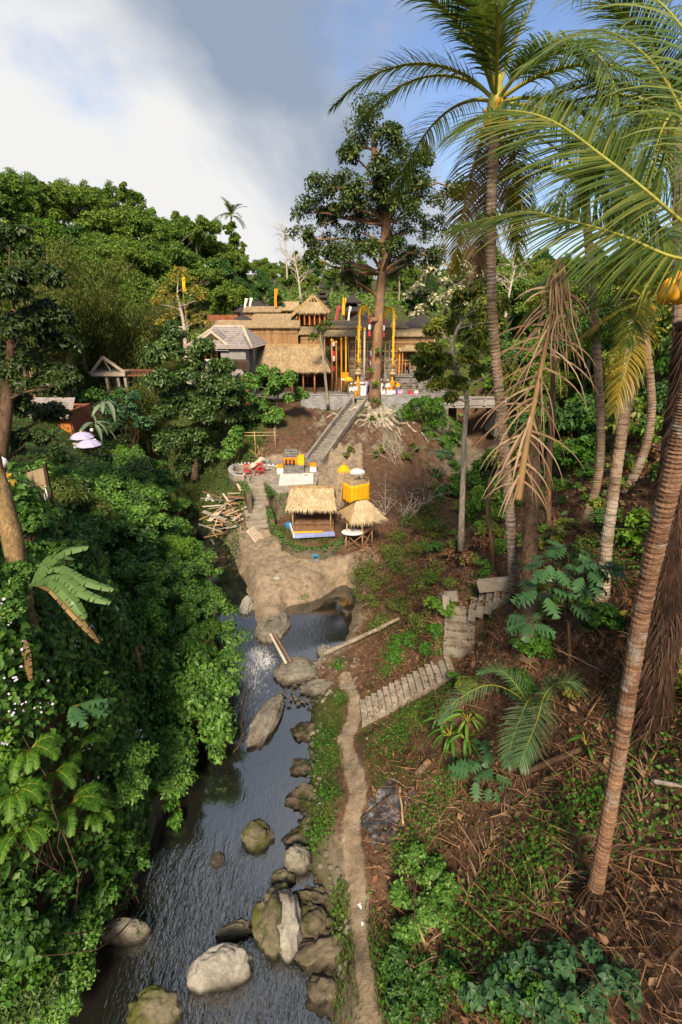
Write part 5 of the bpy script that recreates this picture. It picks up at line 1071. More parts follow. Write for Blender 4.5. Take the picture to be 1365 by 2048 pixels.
# golden arches (bent bamboo festival poles)
def penjor(label, px, pyb, pyt, side, Y):
    xb = xat(px, Y, pyb); zt = zat(pyt, Y); t = thing('festival_pole', label, 'festival pole', (xb, Y, 7.9), 'golden bent festival poles')
    H = zt - 7.9; P = []
    for f in np.linspace(0, 1, 26):
        if f < .74: P.append((xb + .12 * f * side, Y, 7.9 + H * f / .74 * .90))
        else:
            a = (f - .74) / .26 * PI * 1.02; r = H * .1; P.append((xb + side * (.09 + r * .95 * (1 - math.cos(a)) * .62), Y, 7.9 + H * .90 + r * math.sin(a)))
    P = np.array(P); m = MB(); m.tube(P, np.r_[np.full(8, .10), np.linspace(.11, .13, 12), np.linspace(.15, .06, 6)], 9); put('golden_pole', m, M['gold'], t, True)
    m = MB(); m.lathe([(.22, 7.9), (.26, 8.6), (.3, 9.4), (.22, 9.6)], (xb, Y, 0), 9); put('orange_base_cloth', m, M['orange'], t)
    rs = np.random.RandomState(int(px)); zc = 7.9 + H * .36; V = []
    for i in range(160):
        a = rs.uniform(0, 2 * PI); el = rs.uniform(-.4, 1.2); L = rs.uniform(.5, 1.2); d = np.array([math.cos(a) * math.cos(el), math.sin(a) * math.cos(el), math.sin(el)]); s2 = unit(np.cross(d, (0, 0, 1))) * .035; b = np.array([xb, Y, zc + rs.uniform(-.5, .3)]); V += [b - s2, b + s2, b + d * L + (0, 0, -.25 * L)]
    put('straw_tuft', np_mesh('straw_tuft', np.array(V), np.arange(len(V)).reshape(-1, 3), M['straw']), None, t, kind='stuff')
    m = MB(); m.lathe([(.3, 0), (.42, .15), (.34, .35), (.4, .5), (.25, .7)], (xb, Y, zc - 1.1), 9); put('offering_basket', m, M['straw'], t)
    V = []
    for i in range(130):
        j = rs.randint(6, 25); b = P[j] + rs.normal(0, .1, 3); L = rs.uniform(.25, .75); s2 = np.array([.03, 0, 0]); V += [b - s2, b + s2, b + np.array([rs.normal(0, .1), rs.normal(0, .1), -L])]
    put('palm_leaf_tassels', np_mesh('palm_leaf_tassels', np.array(V), np.arange(len(V)).reshape(-1, 3), M['gold']), None, t, kind='stuff')
    e = P[-1]
    for k_ in range(3): m = MB(); m.lathe([(.05, 0), (.16, .12), (.16, .5), (.05, .62)], (e[0], Y, e[2] - .75 - k_ * .7), 8); put('hanging_ornament', m, M['redcloth' if k_ % 2 == 0 else 'white'], t)
penjor('tall golden bent pole left of the big tree trunk, curling right', 716, 770, 612, 1, 56.4)
penjor('tall golden bent pole right of the big tree trunk, curling left', 785, 765, 614, -1, 56.6)
pole('slim_white_pole', 'slim pale wrapped pole between the left golden arch and the tree trunk', 729, 745, 660, 58, .11, 'plank_pale')
# guardian pedestals and offering stands
for i, (px, lb) in enumerate([(724, 'carved guardian pedestal left of the entrance steps'), (771, 'carved guardian pedestal beside the big tree trunk'), (842, 'small carved guardian pedestal on the right block wall')]):
    Y = 56.6 if i < 2 else 55.2; x = xat(px, Y, 760); t = thing('guardian_pedestal', lb, 'pedestal', (x, Y, 8), 'carved guardian pedestals'); m = MB(); s_ = 1 if i < 2 else .7
    for z0, z1, w_ in ((0, .25, .95), (.25, .9, .7), (.9, 1.05, .9)): m.box((x, Y, 8 + s_ * (z0 + z1) / 2), (w_ * s_, w_ * s_, (z1 - z0) * s_))
    put('base', m, M['stone'], t); m = MB(); m.lathe([(.3, 0), (.38, .2), (.3, .45), (.34, .7), (.2, .85), (.25, 1.05), (.2, 1.25), (.05, 1.4)], (x, Y, 8 + 1.05 * s_), 9); put('statue', m, M['stone'], t, True)
    m = MB(); m.lathe([(.36 * s_, 0), (.4 * s_, .22)], (x, Y, 8 + 1.25 * s_), 9); put('cloth_sash', m, M['black' if i == 1 else 'white'], t)
x = xat(727, 55.4, 790); t = thing('offering_box', 'white offering table standing on the entrance steps', 'table', (x, 55.4, 8)); m = MB(); m.box((x, 55.4, 8.6), (.62, .45, .95)); put('cloth_skirt', m, M['white'], t); m = MB(); m.box((x, 55.4, 9.12), (.72, .55, .07)); put('top', m, M['white'], t)
for i in range(4): m = MB(); x2 = xat(727, 55, 790); m.box((x2 + .4, 54.3 + i * .35, 7.5 + i * .13), (2.3, .4, .3)); o = put('entrance_step', m, M['concrete']); tag(o, f'{ORD[i]} stone step up into the temple entrance', 'step', 'entrance steps')
x = xat(690, 57, 745); t = thing('orange_altar_box', 'orange draped offering stand beside the straw hall', 'offering stand', (x, 57, 8)); m = MB(); m.box((x, 57, 10.1), (.85, .6, .62)); put('orange_cloth', m, M['orange'], t); m = MB(); m.box((x, 57, 9.7), (.8, .56, .2)); put('white_cloth', m, M['white'], t)
for a in (-1, 1):
    for b in (-1, 1): m = MB(); m.tube([(x + a * .36, 57 + b * .24, 7.9), (x + a * .36, 57 + b * .24, 9.8)], .035, 6); put('leg', m, M['bamboo'], t, True)
x = xat(697, 56, 755); parasol('small yellow ceremonial parasol above the two white clad worshippers', x, 55.8, 7.95, 10.1, .5, 'yellow', drop=.32)
# black roofed shrines ---------------------------------------------------------
def ijuk_roof(t, cx_, cy_, w_, d_, ze_, zr_, rl=.2, name='roof'):
    qs = hip_quads(cx_, cy_, w_, d_, ze_, zr_, rl); return roof_part(t, qs, .22, 'ijuk', name=name)
def gazebo(label, px, pyt, pye, pyb, Y, hw_, name='gazebo', tiers=1):
    x = xat(px, Y, pye); ze_, zt = zat(pye, Y), zat(pyt, Y); zb = min(zat(pyb, Y), ze_ - 1.2); t = thing(name, label, 'shrine' if tiers > 1 else 'gazebo', (x, Y, zb), 'black thatched temple roofs')
    gz_ = tz(x, Y); m = MB(); m.box((x, Y, (gz_ - .3 + zb) / 2), (hw_ * 1.5, hw_ * 1.5, max(.4, zb - gz_ + .3))); put('plinth', m, M['stone'], t)
    for k_ in range(tiers):
        f = 1 - k_ * .22; z0 = ze_ + (zt - ze_) * k_ / tiers; z1 = ze_ + (zt - ze_) * (k_ + 1) / tiers * (1 if k_ == tiers - 1 else .86); ijuk_roof(t, x, Y, hw_ * f, hw_ * f, z0, z1, .08 if k_ == tiers - 1 else hw_ * f * .4)
    for a in (-1, 1):
        for b in (-1, 1): m = MB(); m.box((x + a * hw_ * .6, Y + b * hw_ * .6, (zb + ze_) / 2), (.16, .16, ze_ - zb + .2)); put('post', m, M['wood_orange'], t)
    m = MB(); m.box((x, Y - hw_ * .62, ze_ - .18), (hw_ * 1.4, .1, .35)); put('fascia', m, M['wood_orange'], t)
    m = MB(); m.box((x, Y + hw_ * .5, (zb + ze_) / 2), (hw_ * 1.1, .1, ze_ - zb)); put('back_panel', m, M['wood_orange'], t)
    m = MB(); m.lathe([(.2, zt - .1), (.26, zt + .05), (.12, zt + .2), (.02, zt + .45)], (x, Y, 0), 8); put('finial', m, M['ijuk'], t); return t
gazebo('black pyramid roofed gazebo with orange posts at the right end of the temple', 841, 627, 655, 672, 72, 2.45)
gazebo('black roofed shrine at the far left behind the bamboo screen', 517, 601, 624, 640, 80, 2.6)
gazebo('near black peaked roof rising behind the long pale screen', 487, 628, 655, 668, 67, 2.5)
gazebo('tiered black shrine tower left of the left golden arch', 704, 588, 622, 640, 82, 1.9, 'shrine_tower', 2)
gazebo('small black roofed shrine right of the tiered tower', 719, 625, 640, 652, 76, 1.5)
gazebo('slender many tiered black tower far behind the thatched hall', 645, 566, 604, 632, 95, 1.4, 'shrine_tower', 4)
gazebo('low broad black roof between the tower and the big tree trunk', 734, 628, 648, 660, 80, 2.2)
gazebo('small straw coloured kiosk roof at the far left end of the temple', 484, 613, 624, 640, 78, 1.1)
# far thatched hall with big gable
fy = 79; fh = thing('gabled_thatched_hall', 'large far thatched hall with open front gable and sweeping left roof', 'hall', (xat(625, fy, 640), fy, 13.5))
ap = D(626, 587, fy); lft = D(566, 643, fy - 1); rgt = D(662, 622, fy)
for q in (((ap, ap + (0, 7, 0), lft + (0, 7, 0), lft)), ((ap + (0, 7, 0), ap, rgt, rgt + (0, 7, 0)))): roof_part(fh, [tuple(np.array(p) for p in q)], .45, 'thatch', 'straw', 1400, .8, .03, 4, lift=.1)
fq = (D(618, 604, fy - .3), D(636, 604, fy - .3), D(652, 624, fy - 1.6), D(597, 624, fy - 1.6)); roof_part(fh, [fq], .3, 'thatch', 'straw', 1500, .7, .03, 6, name='front_skirt')
m = MB(); m.slab([D(616, 606, fy), D(638, 606, fy), D(627, 592, fy)], .1); put('gable_opening', m, M['wood_dark'], fh)
for px in (614, 622, 630, 638): m = MB(); m.bar(D(px, 606, fy - .15), D(626, 590, fy - .15), .1, .1); put('gable_strut', m, M['bamboo'], fh)
for i, px in enumerate((600, 610, 620, 630, 640, 650)): m = MB(); b_ = D(px, 650, fy - 1); m.box((b_[0], fy - 1.2, (b_[2] + zat(624, fy)) / 2), (.2, .2, zat(624, fy) - b_[2])); put('post', m, M['wood_orange'], fh)
m = MB(); b_ = D(625, 640, fy + 3); m.box((b_[0], fy + 3, b_[2] + .4), (4.6, .2, 2.6)); put('back_wall', m, M['brick_red'], fh)
# long far straw roof
lr = thing('long_thatched_building', 'long low straw roofed building at the foot of the far hill', 'building', (xat(540, 88, 620), 88, 15)); za, zb = zat(603, 90), zat(620, 87)
roof_part(lr, [(np.array((xat(482, 90), 90, za)), np.array((xat(600, 90), 90, za)), np.array((xat(604, 87), 87, zb)), np.array((xat(476, 87), 87, zb)))], .2, 'thatch', 'straw_pale', 1500, .7, .03, 8)
m = MB(); m.box((xat(540, 89), 88.6, zb - .7), (9.5, .3, 1.6)); put('wall', m, M['bamboo_old'], lr)
for i in range(7): m = MB(); m.box((xat(482 + i * 19, 87.5), 87.4, zb - .8), (.16, .16, 1.8)); put('post', m, M['wood_orange'], lr)
m = MB(); m.box((xat(455, 80), 80, zat(637, 80)), (5.2, .25, 1.0)); t = put('brick_wall', m, M['brick_red']); tag(t, 'low reddish wall at the far left edge of the temple ground', 'wall')
# more roofs of the temple court
for i, (px, pyt, pye, Y, hw_, hd_, mt, st, lb) in enumerate([(455, 640, 653, 64.5, 2.4, 1.5, 'thatch', 'straw', 'low straw roof peeping over the long pale screen at the left'), (545, 634, 646, 70, 2.8, 1.6, 'thatch', 'straw_pale', 'straw roof left of the big far gable'), (612, 655, 668, 63, 1.7, 1.2, 'thatch', 'straw', 'small straw roof behind the slender leaning tree'), (680, 660, 671, 61.8, 2.4, 1.2, 'thatch', 'straw_pale', 'straw roof above the painted pole row'), (836, 690, 700, 59.8, 2.3, 1.0, 'thatch', 'straw', 'straw awning over the carved stone terrace')]):
    x = xat(px, Y, pye); t = thing('straw_pavilion', lb, 'pavilion', (x, Y, tz(x, Y)), 'small straw roofed pavilions of the temple'); roof_part(t, hip_quads(x, Y, hw_, hd_, zat(pye, Y), zat(pyt, Y), hw_ * .6), .14, mt, st, 700, .5, .022, 60 + i)
    for a in (-1, 1):
        for b in (-1, 1): m = MB(); m.tube([(x + a * hw_ * .8, Y + b * hd_ * .7, 7.9), (x + a * hw_ * .8, Y + b * hd_ * .7, zat(pye, Y) + .1)], .06, 6); put('post', m, M['bamboo_red'], t, True)
    m = MB(); m.box((x, Y + hd_ * .6, zat(pye, Y) - .7), (hw_ * 1.5, .06, 1.2)); put('mat_wall', m, M['bamboo_old'], t)
sc_ = thing('bamboo_scaffold', 'bamboo pole scaffold standing in front of the carved temple gate', 'scaffold', (xat(760, 60, 750), 60, 8)); rs = np.random.RandomState(9)
for px in (702, 709, 722, 735, 748, 770, 778, 792, 812, 822, 833, 846, 858, 868): m = MB(); x = xat(px, 60, 720); m.tube([(x, 60 + rs.uniform(-.3, .3), 7.9), (x + rs.normal(0, .1), 60, zat(rs.uniform(668, 692), 60))], .045, 6); put('pole', m, M['bamboo' if px % 3 else 'bamboo_red'], sc_, True)
for py in (684, 702, 720): m = MB(); m.tube([(xat(700, 59.9, py), 59.9, zat(py, 59.9)), (xat(870, 59.9, py), 59.9, zat(py + 1, 59.9))], .04, 6); put('crossbar', m, M['bamboo'], sc_, True)
# banners and flags
def banner(label, px, pyb, pyt, Y, mat, w_=.35, curve=.5, name='banner'):
    x = xat(px, Y, pyt); zt, zb = zat(pyt, Y), zat(pyb, Y); g_ = min(zb, tz(x, Y) + .1); t = thing(name, label, 'banner', (x, Y, g_), 'temple banners'); P = [(x + curve * (f ** 3), Y, g_ + (zt - g_) * f) for f in np.linspace(0, 1, 9)]; m = MB(); m.tube(P, np.linspace(.05, .02, 9), 6); put('pole', m, M['bamboo'], t, True)
    m = MB(); n = 10; V = []
    for i in range(n): f = i / (n - 1); z_ = zt - (zt - zb) * .75 * f; c_ = x + curve * (((z_ - g_) / (zt - g_)) ** 3); V += [(c_, Y - .02, z_), (c_ + w_ * (1 - .25 * f) + .05 * math.sin(i), Y - .05 * math.sin(i * 1.3), z_ - .1)]
    m.add(V, [(2 * i, 2 * i + 1, 2 * i + 3, 2 * i + 2) for i in range(n - 1)]); put('cloth', m, M[mat], t)
banner('white banner at the far left, left one of two', 484, 624, 596, 77, 'white'); banner('white banner with bent tip at the far left, right one of two', 494, 624, 595, 77.5, 'white')
banner('tall orange flag above the straw roofs', 547, 625, 577, 75, 'orange', .4, .2, 'flag'); banner('small yellow flag among the yellow tree twigs', 362, 590, 553, 70, 'yellow', .45, .1, 'flag')
banner('pink and red banner beside the far thatched hall', 669, 648, 611, 73, 'redcloth'); banner('pink and red banner hanging beside the left golden arch', 739, 660, 626, 64, 'redcloth')
banner('pale long banner right of the tiered tower', 695, 650, 612, 74, 'white', .3, .3); banner('yellow topped offering pole among the far shrines', 684, 640, 595, 80, 'yellow', .5, .2)
# ------------------------------------------------------------------ left bank: footbridge tower, house, parasols
ty = 62.0; twx = xat(218, ty, 760); s_px = 62 / (FPX) * .97
ft = thing('footbridge_tower', 'weathered white timber portal tower of a suspended footbridge', 'tower', (twx, ty, 5)); zt_, zm, zb_ = zat(716, ty), zat(745, ty), zat(800, ty)
for px, px2 in ((184, 206), (250, 206)):
    m = MB(); m.bar(D(px, 745, ty), D(px2, 714, ty), .28, .28); put('gable_rafter', m, M['plank_pale'], ft)
for px in (213, 236, 250):
    for dy in (0, 2.5):
        b_ = xat(px, ty, 760); gz_ = min(tz(b_, ty + dy), zm - 1); m = MB(); m.box((b_ + .1, ty + dy, (gz_ + zm) / 2), (.3, .3, zm - gz_ + .2)); put('column', m, M['plank_pale'], ft)
m = MB(); m.box((twx, ty + 1.2, zm), (4.4, 3.2, .22)); put('platform', m, M['wood_grey'], ft)
m = MB(); m.box((twx + .2, ty - .3, zm - .2), (4.2, .25, .4)); put('beam', m, M['plank_pale'], ft)
m = MB(); m.box((twx + .9, ty - .1, zat(782, ty)), (2.6, .2, .28)); put('cross_beam', m, M['wood_grey'], ft)
m = MB(); m.bar(D(206, 716, ty), D(222, 742, ty + .3), .16, .16); put('strut', m, M['wood_grey'], ft)
fb = thing('footbridge', 'rusty railed footbridge running from the timber tower into the trees', 'footbridge', (xat(275, ty, 748), ty, 9)); fx0, fx1 = xat(247, ty, 748), xat(330, ty, 748)
m = MB(); m.box(((fx0 + fx1) / 2, ty + 1, zat(752, ty)), (fx1 - fx0, 1.5, .14)); put('deck', m, M['rust'], fb)
for dy in (.3, 1.7):
    m = MB(); m.box(((fx0 + fx1) / 2, ty + dy, zat(742, ty)), (fx1 - fx0, .07, .07)); put('handrail', m, M['rust'], fb)
    for i in range(16): x = fx0 + (i + .5) * (fx1 - fx0) / 16; m = MB(); m.box((x, ty + dy, zat(747, ty)), (.05, .05, .62)); put('baluster', m, M['rust'], fb)
hy = 44.0; bh = thing('brick_house', 'small brick house with orange doorway half hidden under the dark tree', 'house', (xat(120, hy, 860), hy, 6)); xa_, xb_ = xat(40, hy, 870), xat(150, hy, 870); zt_ = zat(838, hy)
m = MB(); m.box(((xa_ + xb_) / 2, hy + 2, zt_ - 1.4), (xb_ - xa_, 4, 4.2)); put('wall', m, M['brick_red'], bh)
m = MB(); m.box((xat(136, hy, 865), hy - .06, zat(867, hy)), (.9, .1, 1.9)); put('door', m, M['wood_orange'], bh)
m = MB(); m.box((xat(134, hy, 850), hy + .6, zt_ + .75), (1.5, 2.5, .12)); put('roof_coping', m, M['brick_red'], bh)
course_roof(bh, (np.array((xa_ - .5, hy + 2, zt_ + 1.6)), np.array((xb_ - .3, hy + 2, zt_ + 1.6)), np.array((xb_ + .4, hy - .8, zt_ + .2)), np.array((xa_ - .8, hy - .8, zt_ + .2))), 8, 'tile')
m = MB(); m.box((xat(150, hy, 880), hy - 2.0, zat(880, hy - 2) - .4), (4, 3.5, .3)); put('porch', m, M['plaster_cream'], bh)
for px, py, Y, lb in ((164, 872, 42.5, 'lavender garden parasol, rear one of the pair beside the brick house'), (178, 887, 40.5, 'lavender garden parasol, front one of the pair beside the brick house')):
    x = xat(px, Y, py); zt_ = zat(py - 8, Y); parasol(lb, x, Y, tz(x, Y), zt_, 1.05, 'lavender', 'garden_parasol', False, 'garden parasols by the brick house', 'white', 8, .5)
for px, py, Y, lb in ((184, 860, 43, 'small white globe lamp behind the lavender parasols'), (190, 881, 41.5, 'small white globe lamp beside the front lavender parasol'), (4, 925, 14, 'large white globe lamp at the left edge above the tree trunk'), (112, 885, 42, 'small white globe lamp by the brick house porch')):
    q = D(px, py, Y); t = thing('globe_lamp', lb, 'lamp', (q[0], Y, tz(q[0], Y)), 'white globe garden lamps'); r_ = .16 if Y > 20 else .17; m = MB(); m.lathe([(r_ * .3, -r_), (r_ * .8, -r_ * .6), (r_, 0), (r_ * .8, r_ * .6), (r_ * .3, r_)], q, 12); put('globe', m, M['glass_globe'], t, True); m = MB(); m.tube([(q[0], Y, tz(q[0], Y)), (q[0], Y, q[2] - r_)], .03, 6); put('post', m, M['wood_dark'], t)
# slatted shelter and jar by the left trunk
sy = 15.5; sl = thing('matting_shelter', 'weathered matting screen with pale picket base above the vine bank', 'shelter', (xat(85, sy, 970), sy, 8)); c0, c1, c2, c3 = D(57, 945, sy), D(91, 935, sy - 1.2), D(97, 985, sy - 1.2), D(62, 1010, sy)
m = MB(); m.slab([c0, c1, c2, c3], .05); put('matting', m, M['rush'], sl)
for i in range(9): f = i / 8; a = c3 * (1 - f) + c2 * f; m = MB(); m.bar(a + (0, -.05, .22), a + (0, -.05, -.25), .09, .04); put('picket', m, M['white'], sl)
for c_, d_ in ((c0, c3), (c1, c2)): m = MB(); m.bar(c_ + (0, 0, .1), (d_[0], d_[1], tz(d_[0], d_[1])), .09, .09); put('post', m, M['wood_dark'], sl)
q = D(15, 985, 14.0); t = thing('glazed_jar', 'large yellow glazed jar at the left edge behind the tree trunk', 'jar', q); m = MB(); m.lathe([(.2, -.45), (.36, -.15), (.4, .1), (.3, .38), (.18, .45), (.22, .52)], q, 16); put('vessel', m, M['jar'], t, True); m = MB(); m.lathe([(.24, .5), (.24, .56), (.15, .56)], q, 16); put('rim', m, M['jar'], t)
m = MB(); m.box((q[0], q[1], (tz(q[0], q[1]) + q[2] - .45) / 2), (.6, .6, max(.2, q[2] - .45 - tz(q[0], q[1])))); put('plinth', m, M['stone'], t)
# ------------------------------------------------------------------ people
def skin_body(joints, edges, radii, name):
    me = bpy.data.meshes.new(name); me.from_pydata(joints, edges, []); o = bpy.data.objects.new(name, me); C.objects.link(o)
    sk = o.modifiers.new('skin', 'SKIN'); sk.use_smooth_shade = True
    for i, r in enumerate(radii): me.skin_vertices[0].data[i].radius = (r, r)
    me.skin_vertices[0].data[0].use_root = True
    ss = o.modifiers.new('sub', 'SUBSURF'); ss.levels = 1; ss.render_levels = 1
    dg = bpy.context.evaluated_depsgraph_get(); out = bpy.data.meshes.new_from_object(o.evaluated_get(dg)); bpy.data.objects.remove(o); return out
def person_meshes(pose):
    if pose == 'stand':
        J = [(0, 0, .92), (0, 0, 1.15), (0, 0, 1.36), (0, -.01, 1.47), (0, -.02, 1.56), (0, -.02, 1.68),
             (.17, 0, 1.36), (.22, .02, 1.12), (.2, -.12, .92), (.19, -.17, .85), (-.17, 0, 1.36), (-.22, .02, 1.12), (-.2, -.1, .92), (-.19, -.15, .85),
             (.09, 0, .86), (.1, -.02, .48), (.1, .02, .08), (.1, -.12, .03), (-.09, 0, .86), (-.1, .02, .48), (-.1, .05, .08), (-.1, -.09, .03)]
    else:
        J = [(0, 0, .2), (0, .02, .42), (0, 0, .62), (0, -.02, .74), (0, -.04, .83), (0, -.05, .95),
             (.17, 0, .62), (.24, -.06, .4), (.15, -.24, .3), (.1, -.28, .28), (-.17, 0, .62), (-.24, -.06, .4), (-.15, -.24, .3), (-.1, -.28, .28),
             (.12, -.03, .16), (.34, -.3, .14), (.08, -.36, .08), (-.02, -.4, .06), (-.12, -.03, .16), (-.34, -.3, .14), (-.08, -.32, .08), (.02, -.36, .06)]
    E = [(0, 1), (1, 2), (2, 3), (3, 4), (4, 5), (2, 6), (6, 7), (7, 8), (8, 9), (2, 10), (10, 11), (11, 12), (12, 13), (0, 14), (14, 15), (15, 16), (16, 17), (0, 18), (18, 19), (19, 20), (20, 21)]
    R = [.15, .14, .15, .055, .09, .085, .06, .045, .036, .04, .06, .045, .036, .04, .09, .065, .045, .045, .09, .065, .045, .045]
    body = skin_body(J, E, R, 'body_' + pose)
    V = np.array([v.co[:] for v in body.vertices]); N = np.array([v.normal[:] for v in body.vertices]); F = [tuple(p.vertices) for p in body.polygons]
    lo, hi = (.9, 1.43) if pose == 'stand' else (.2, .70); keep = [f for f in F if all(lo < V[i][2] < hi for i in f) and all(abs(V[i][0]) < .3 for i in f)]
    sh = MB(); sh.add(V + N * .018, keep); hz = J[5][2]; hy = J[5][1]
    sar = MB()
    if pose == 'stand': sar.lathe([(.19, .10), (.2, .3), (.19, .6), (.18, .9), (.165, 1.02)], (0, 0, 0), 14, sx=1, sy=.8)
    else: sar.lathe([(.4, .02), (.42, .12), (.34, .22), (.19, .3)], (0, -.12, 0), 14, sx=1, sy=.85)
    hair = MB(); hair.lathe([(.095, hz - .06), (.105, hz), (.09, hz + .07), (.03, hz + .11)], (0, hy + .015, 0), 10)
    cloth = MB(); cloth.lathe([(.112, hz - .01), (.125, hz + .05), (.10, hz + .09)], (0, hy, 0), 10); cloth.box((0, hy - .09, hz + .1), (.07, .04, .12))
    face = MB(); face.box((0, hy - .09, hz - .045), (.025, .03, .04)); face.box((.033, hy - .083, hz - .02), (.018, .012, .01)); face.box((-.033, hy - .083, hz - .02), (.018, .012, .01)); face.box((0, hy - .08, hz - .09), (.045, .014, .012))
    return body, sh, sar, hair, cloth, face
PM = {}
for ps in ('stand', 'sit'): PM[ps] = person_meshes(ps)
for ps in PM: PM[ps][0].materials.clear(); PM[ps][0].materials.append(M['skin'])
_pc = {}
def pm(ps, k, mat):
    key = (ps, k, mat)
    if key not in _pc: _pc[key] = PM[ps][k].mesh('clothing', M[mat], True)
    return _pc[key]
def person(label, px, py, Y, z, rz, shirt, sarong, head, pose='stand', s=1.0):
    x = xat(px, Y, py); t = thing('person', label, 'person', (x, Y, z), 'worshippers at the temple'); t.rotation_euler[2] = rz; t.scale = (s, s, s)
    loc_obj('body', PM[pose][0], t); loc_obj('shirt', pm(pose, 1, shirt), t); loc_obj('sarong', pm(pose, 2, sarong), t); loc_obj('hair', pm(pose, 3, 'hair'), t); loc_obj('facial_features', pm(pose, 5, 'hair'), t)
    if head: loc_obj('head_cloth', pm(pose, 4, head), t)
    return t
PPL = [('person in white shirt and dark sarong, left of the two beside the entrance pier', 703, 788, 54.8, 7.75, .3, 'white', 'black', 'white', 'stand'),
       ('person in white shirt and orange sarong, right of the two beside the entrance pier', 711, 788, 55.0, 7.8, -.4, 'white', 'orange', 'white', 'stand'),
       ('person in lavender shirt walking up the entrance steps', 733, 770, 57.2, 8.0, 2.9, 'lavender', 'purple', None, 'stand'),
       ('person in dark purple standing by the left golden arch', 739, 768, 58.2, 8.0, 2.0, 'purple', 'black', None, 'stand'),
       ('person in white standing close behind the big tree trunk', 762, 780, 56.2, 8.0, .2, 'white', 'white', 'white', 'stand'),
       ('person in white with orange sarong at the right golden arch', 776, 778, 56.0, 8.0, -.5, 'white', 'orange', 'white', 'stand'),
       ('person in yellow shirt standing among the seated worshippers', 796, 780, 56.2, 8.0, .6, 'yellow', 'purple', None, 'stand'),
       ('person in cream seated on the wall, first from the big tree trunk', 766, 788, 54.9, 8.15, .1, 'white', 'lavender', None, 'sit'),
       ('person in white seated on the wall below the right golden arch', 779, 788, 54.9, 8.15, -.2, 'white', 'white', 'white', 'sit'),
       ('person in white seated with dark hair, middle of the wall group', 786, 789, 55.1, 8.1, .3, 'white', 'purple', None, 'sit'),
       ('person in lavender seated at the end of the wall group', 801, 789, 55.1, 8.1, -.3, 'lavender', 'redcloth', None, 'sit'),
       ('person in red kneeling on the right block wall', 819, 789, 55.2, 8.1, 1.2, 'redcloth', 'redcloth', None, 'sit'),
       ('person in red sarong seated next to the kneeling one in red', 834, 790, 55.2, 8.1, -.9, 'white', 'redcloth', None, 'sit'),
       ('person in white standing before the carved gate doors', 757, 760, 59.8, 8.0, .5, 'white', 'yellow', 'white', 'stand'),
       ('person in white on the upper terrace between the far shrines', 683, 640, 73, 13.0, .2, 'white', 'white', 'white', 'stand'),
       ('person in white on the upper terrace beside the pale banner', 690, 640, 73.5, 13.0, -.3, 'white', 'orange', None, 'stand')]
for a in PPL:
    z = a[4] if a[3] < 65 else tz(xat(a[1], a[3], a[2]), a[3]); person(*a[:4], z, *a[5:])
# ------------------------------------------------------------------ foliage
LEAF4 = (np.array([[0, 0, 0], [-.5, .42, .12], [.5, .42, .12], [0, 1, -.10], [0, .45, 0]]), np.array([[0, 4, 1], [4, 3, 1], [0, 2, 4], [4, 2, 3]]))
LEAF2 = (np.array([[0, 0, 0], [-.5, .45, .1], [.5, .45, .1], [0, 1, -.05]]), np.array([[0, 3, 1], [0, 2, 3]]))
def lobed(n=5):
    V = [[0, 0, 0]]; 
    for i in range(n):
        y = .16 + .7 * i / (n - 1); w_ = .42 * math.sin(PI * (.22 + .62 * i / (n - 1))); V += [[-w_ * .22, y - .05, .02], [-w_, y + .13, -.04], [w_ * .22, y - .05, .02], [w_, y + .13, -.04]]
    V.append([0, 1.02, -.1]); F = []; V = np.array(V)
    m0 = len(V); mid = [[0, .1 + .72 * i / (n - 1), .03] for i in range(n + 1)]; mid[-1] = [0, .98, -.08]; V = np.concatenate([V, mid])
    for i in range(n):
        b = 1 + 4 * i; a, c = m0 + i, m0 + min(i + 1, n); nl = 1 + 4 * (i + 1) if i < n - 1 else None
        F += [[a, b, b + 1] if False else [a, c, b + 1], [a, b + 1, b], [a, b + 3, c], [a, b + 2, b + 3]]
    return V, np.array(F)
LOBED = lobed()
HEART = (np.array([[0, 0, 0], [-.38, -.1, .05], [-.5, .3, .08], [-.3, .65, .03], [0, 1, -.12], [.3, .65, .03], [.5, .3, .08], [.38, -.1, .05], [0, .4, -.02]]), np.array([[0, 8, 1], [8, 2, 1], [8, 3, 2], [8, 4, 3], [8, 5, 4], [8, 6, 5], [8, 7, 6], [8, 0, 7]]))
def leaf_cloud(P, N, size, rng, tmpl=LEAF4, wid=.55, droop=.35, axis=None, jit=.5):
    n = len(P); T, F = tmpl; N = unit(N + rng.normal(0, jit, (n, 3)))
    ax = rng.normal(0, 1, (n, 3)) if axis is None else axis + rng.normal(0, .45, (n, 3)); ax[:, 2] -= droop * 1.5
    ax = unit(ax - N * (ax * N).sum(1, keepdims=True)); bx_ = np.cross(ax, N)
    sz = np.broadcast_to(np.asarray(size, float), (n,)) * rng.uniform(.6, 1.25, n)
    V = P[:, None] + sz[:, None, None] * (T[None, :, 0:1] * wid * 1.0 * bx_[:, None] + T[None, :, 1:2] * ax[:, None] + T[None, :, 2:3] * N[:, None])
    k = len(T); FF = (F[None] + (np.arange(n) * k)[:, None, None]).reshape(-1, 3); return V.reshape(-1, 3), FF
def join(parts):
    V = []; F = []; n = 0
    for v, f in parts: V.append(v); F.append(f + n); n += len(v)
    return np.concatenate(V), np.concatenate(F)
def rdir(n, rng, up=.25, lowcut=-.7):
    d = unit(rng.normal(0, 1, (int(n * 2) + 8, 3)) + np.array([0, 0, up])); d = d[d[:, 2] > lowcut][:n]
    return d
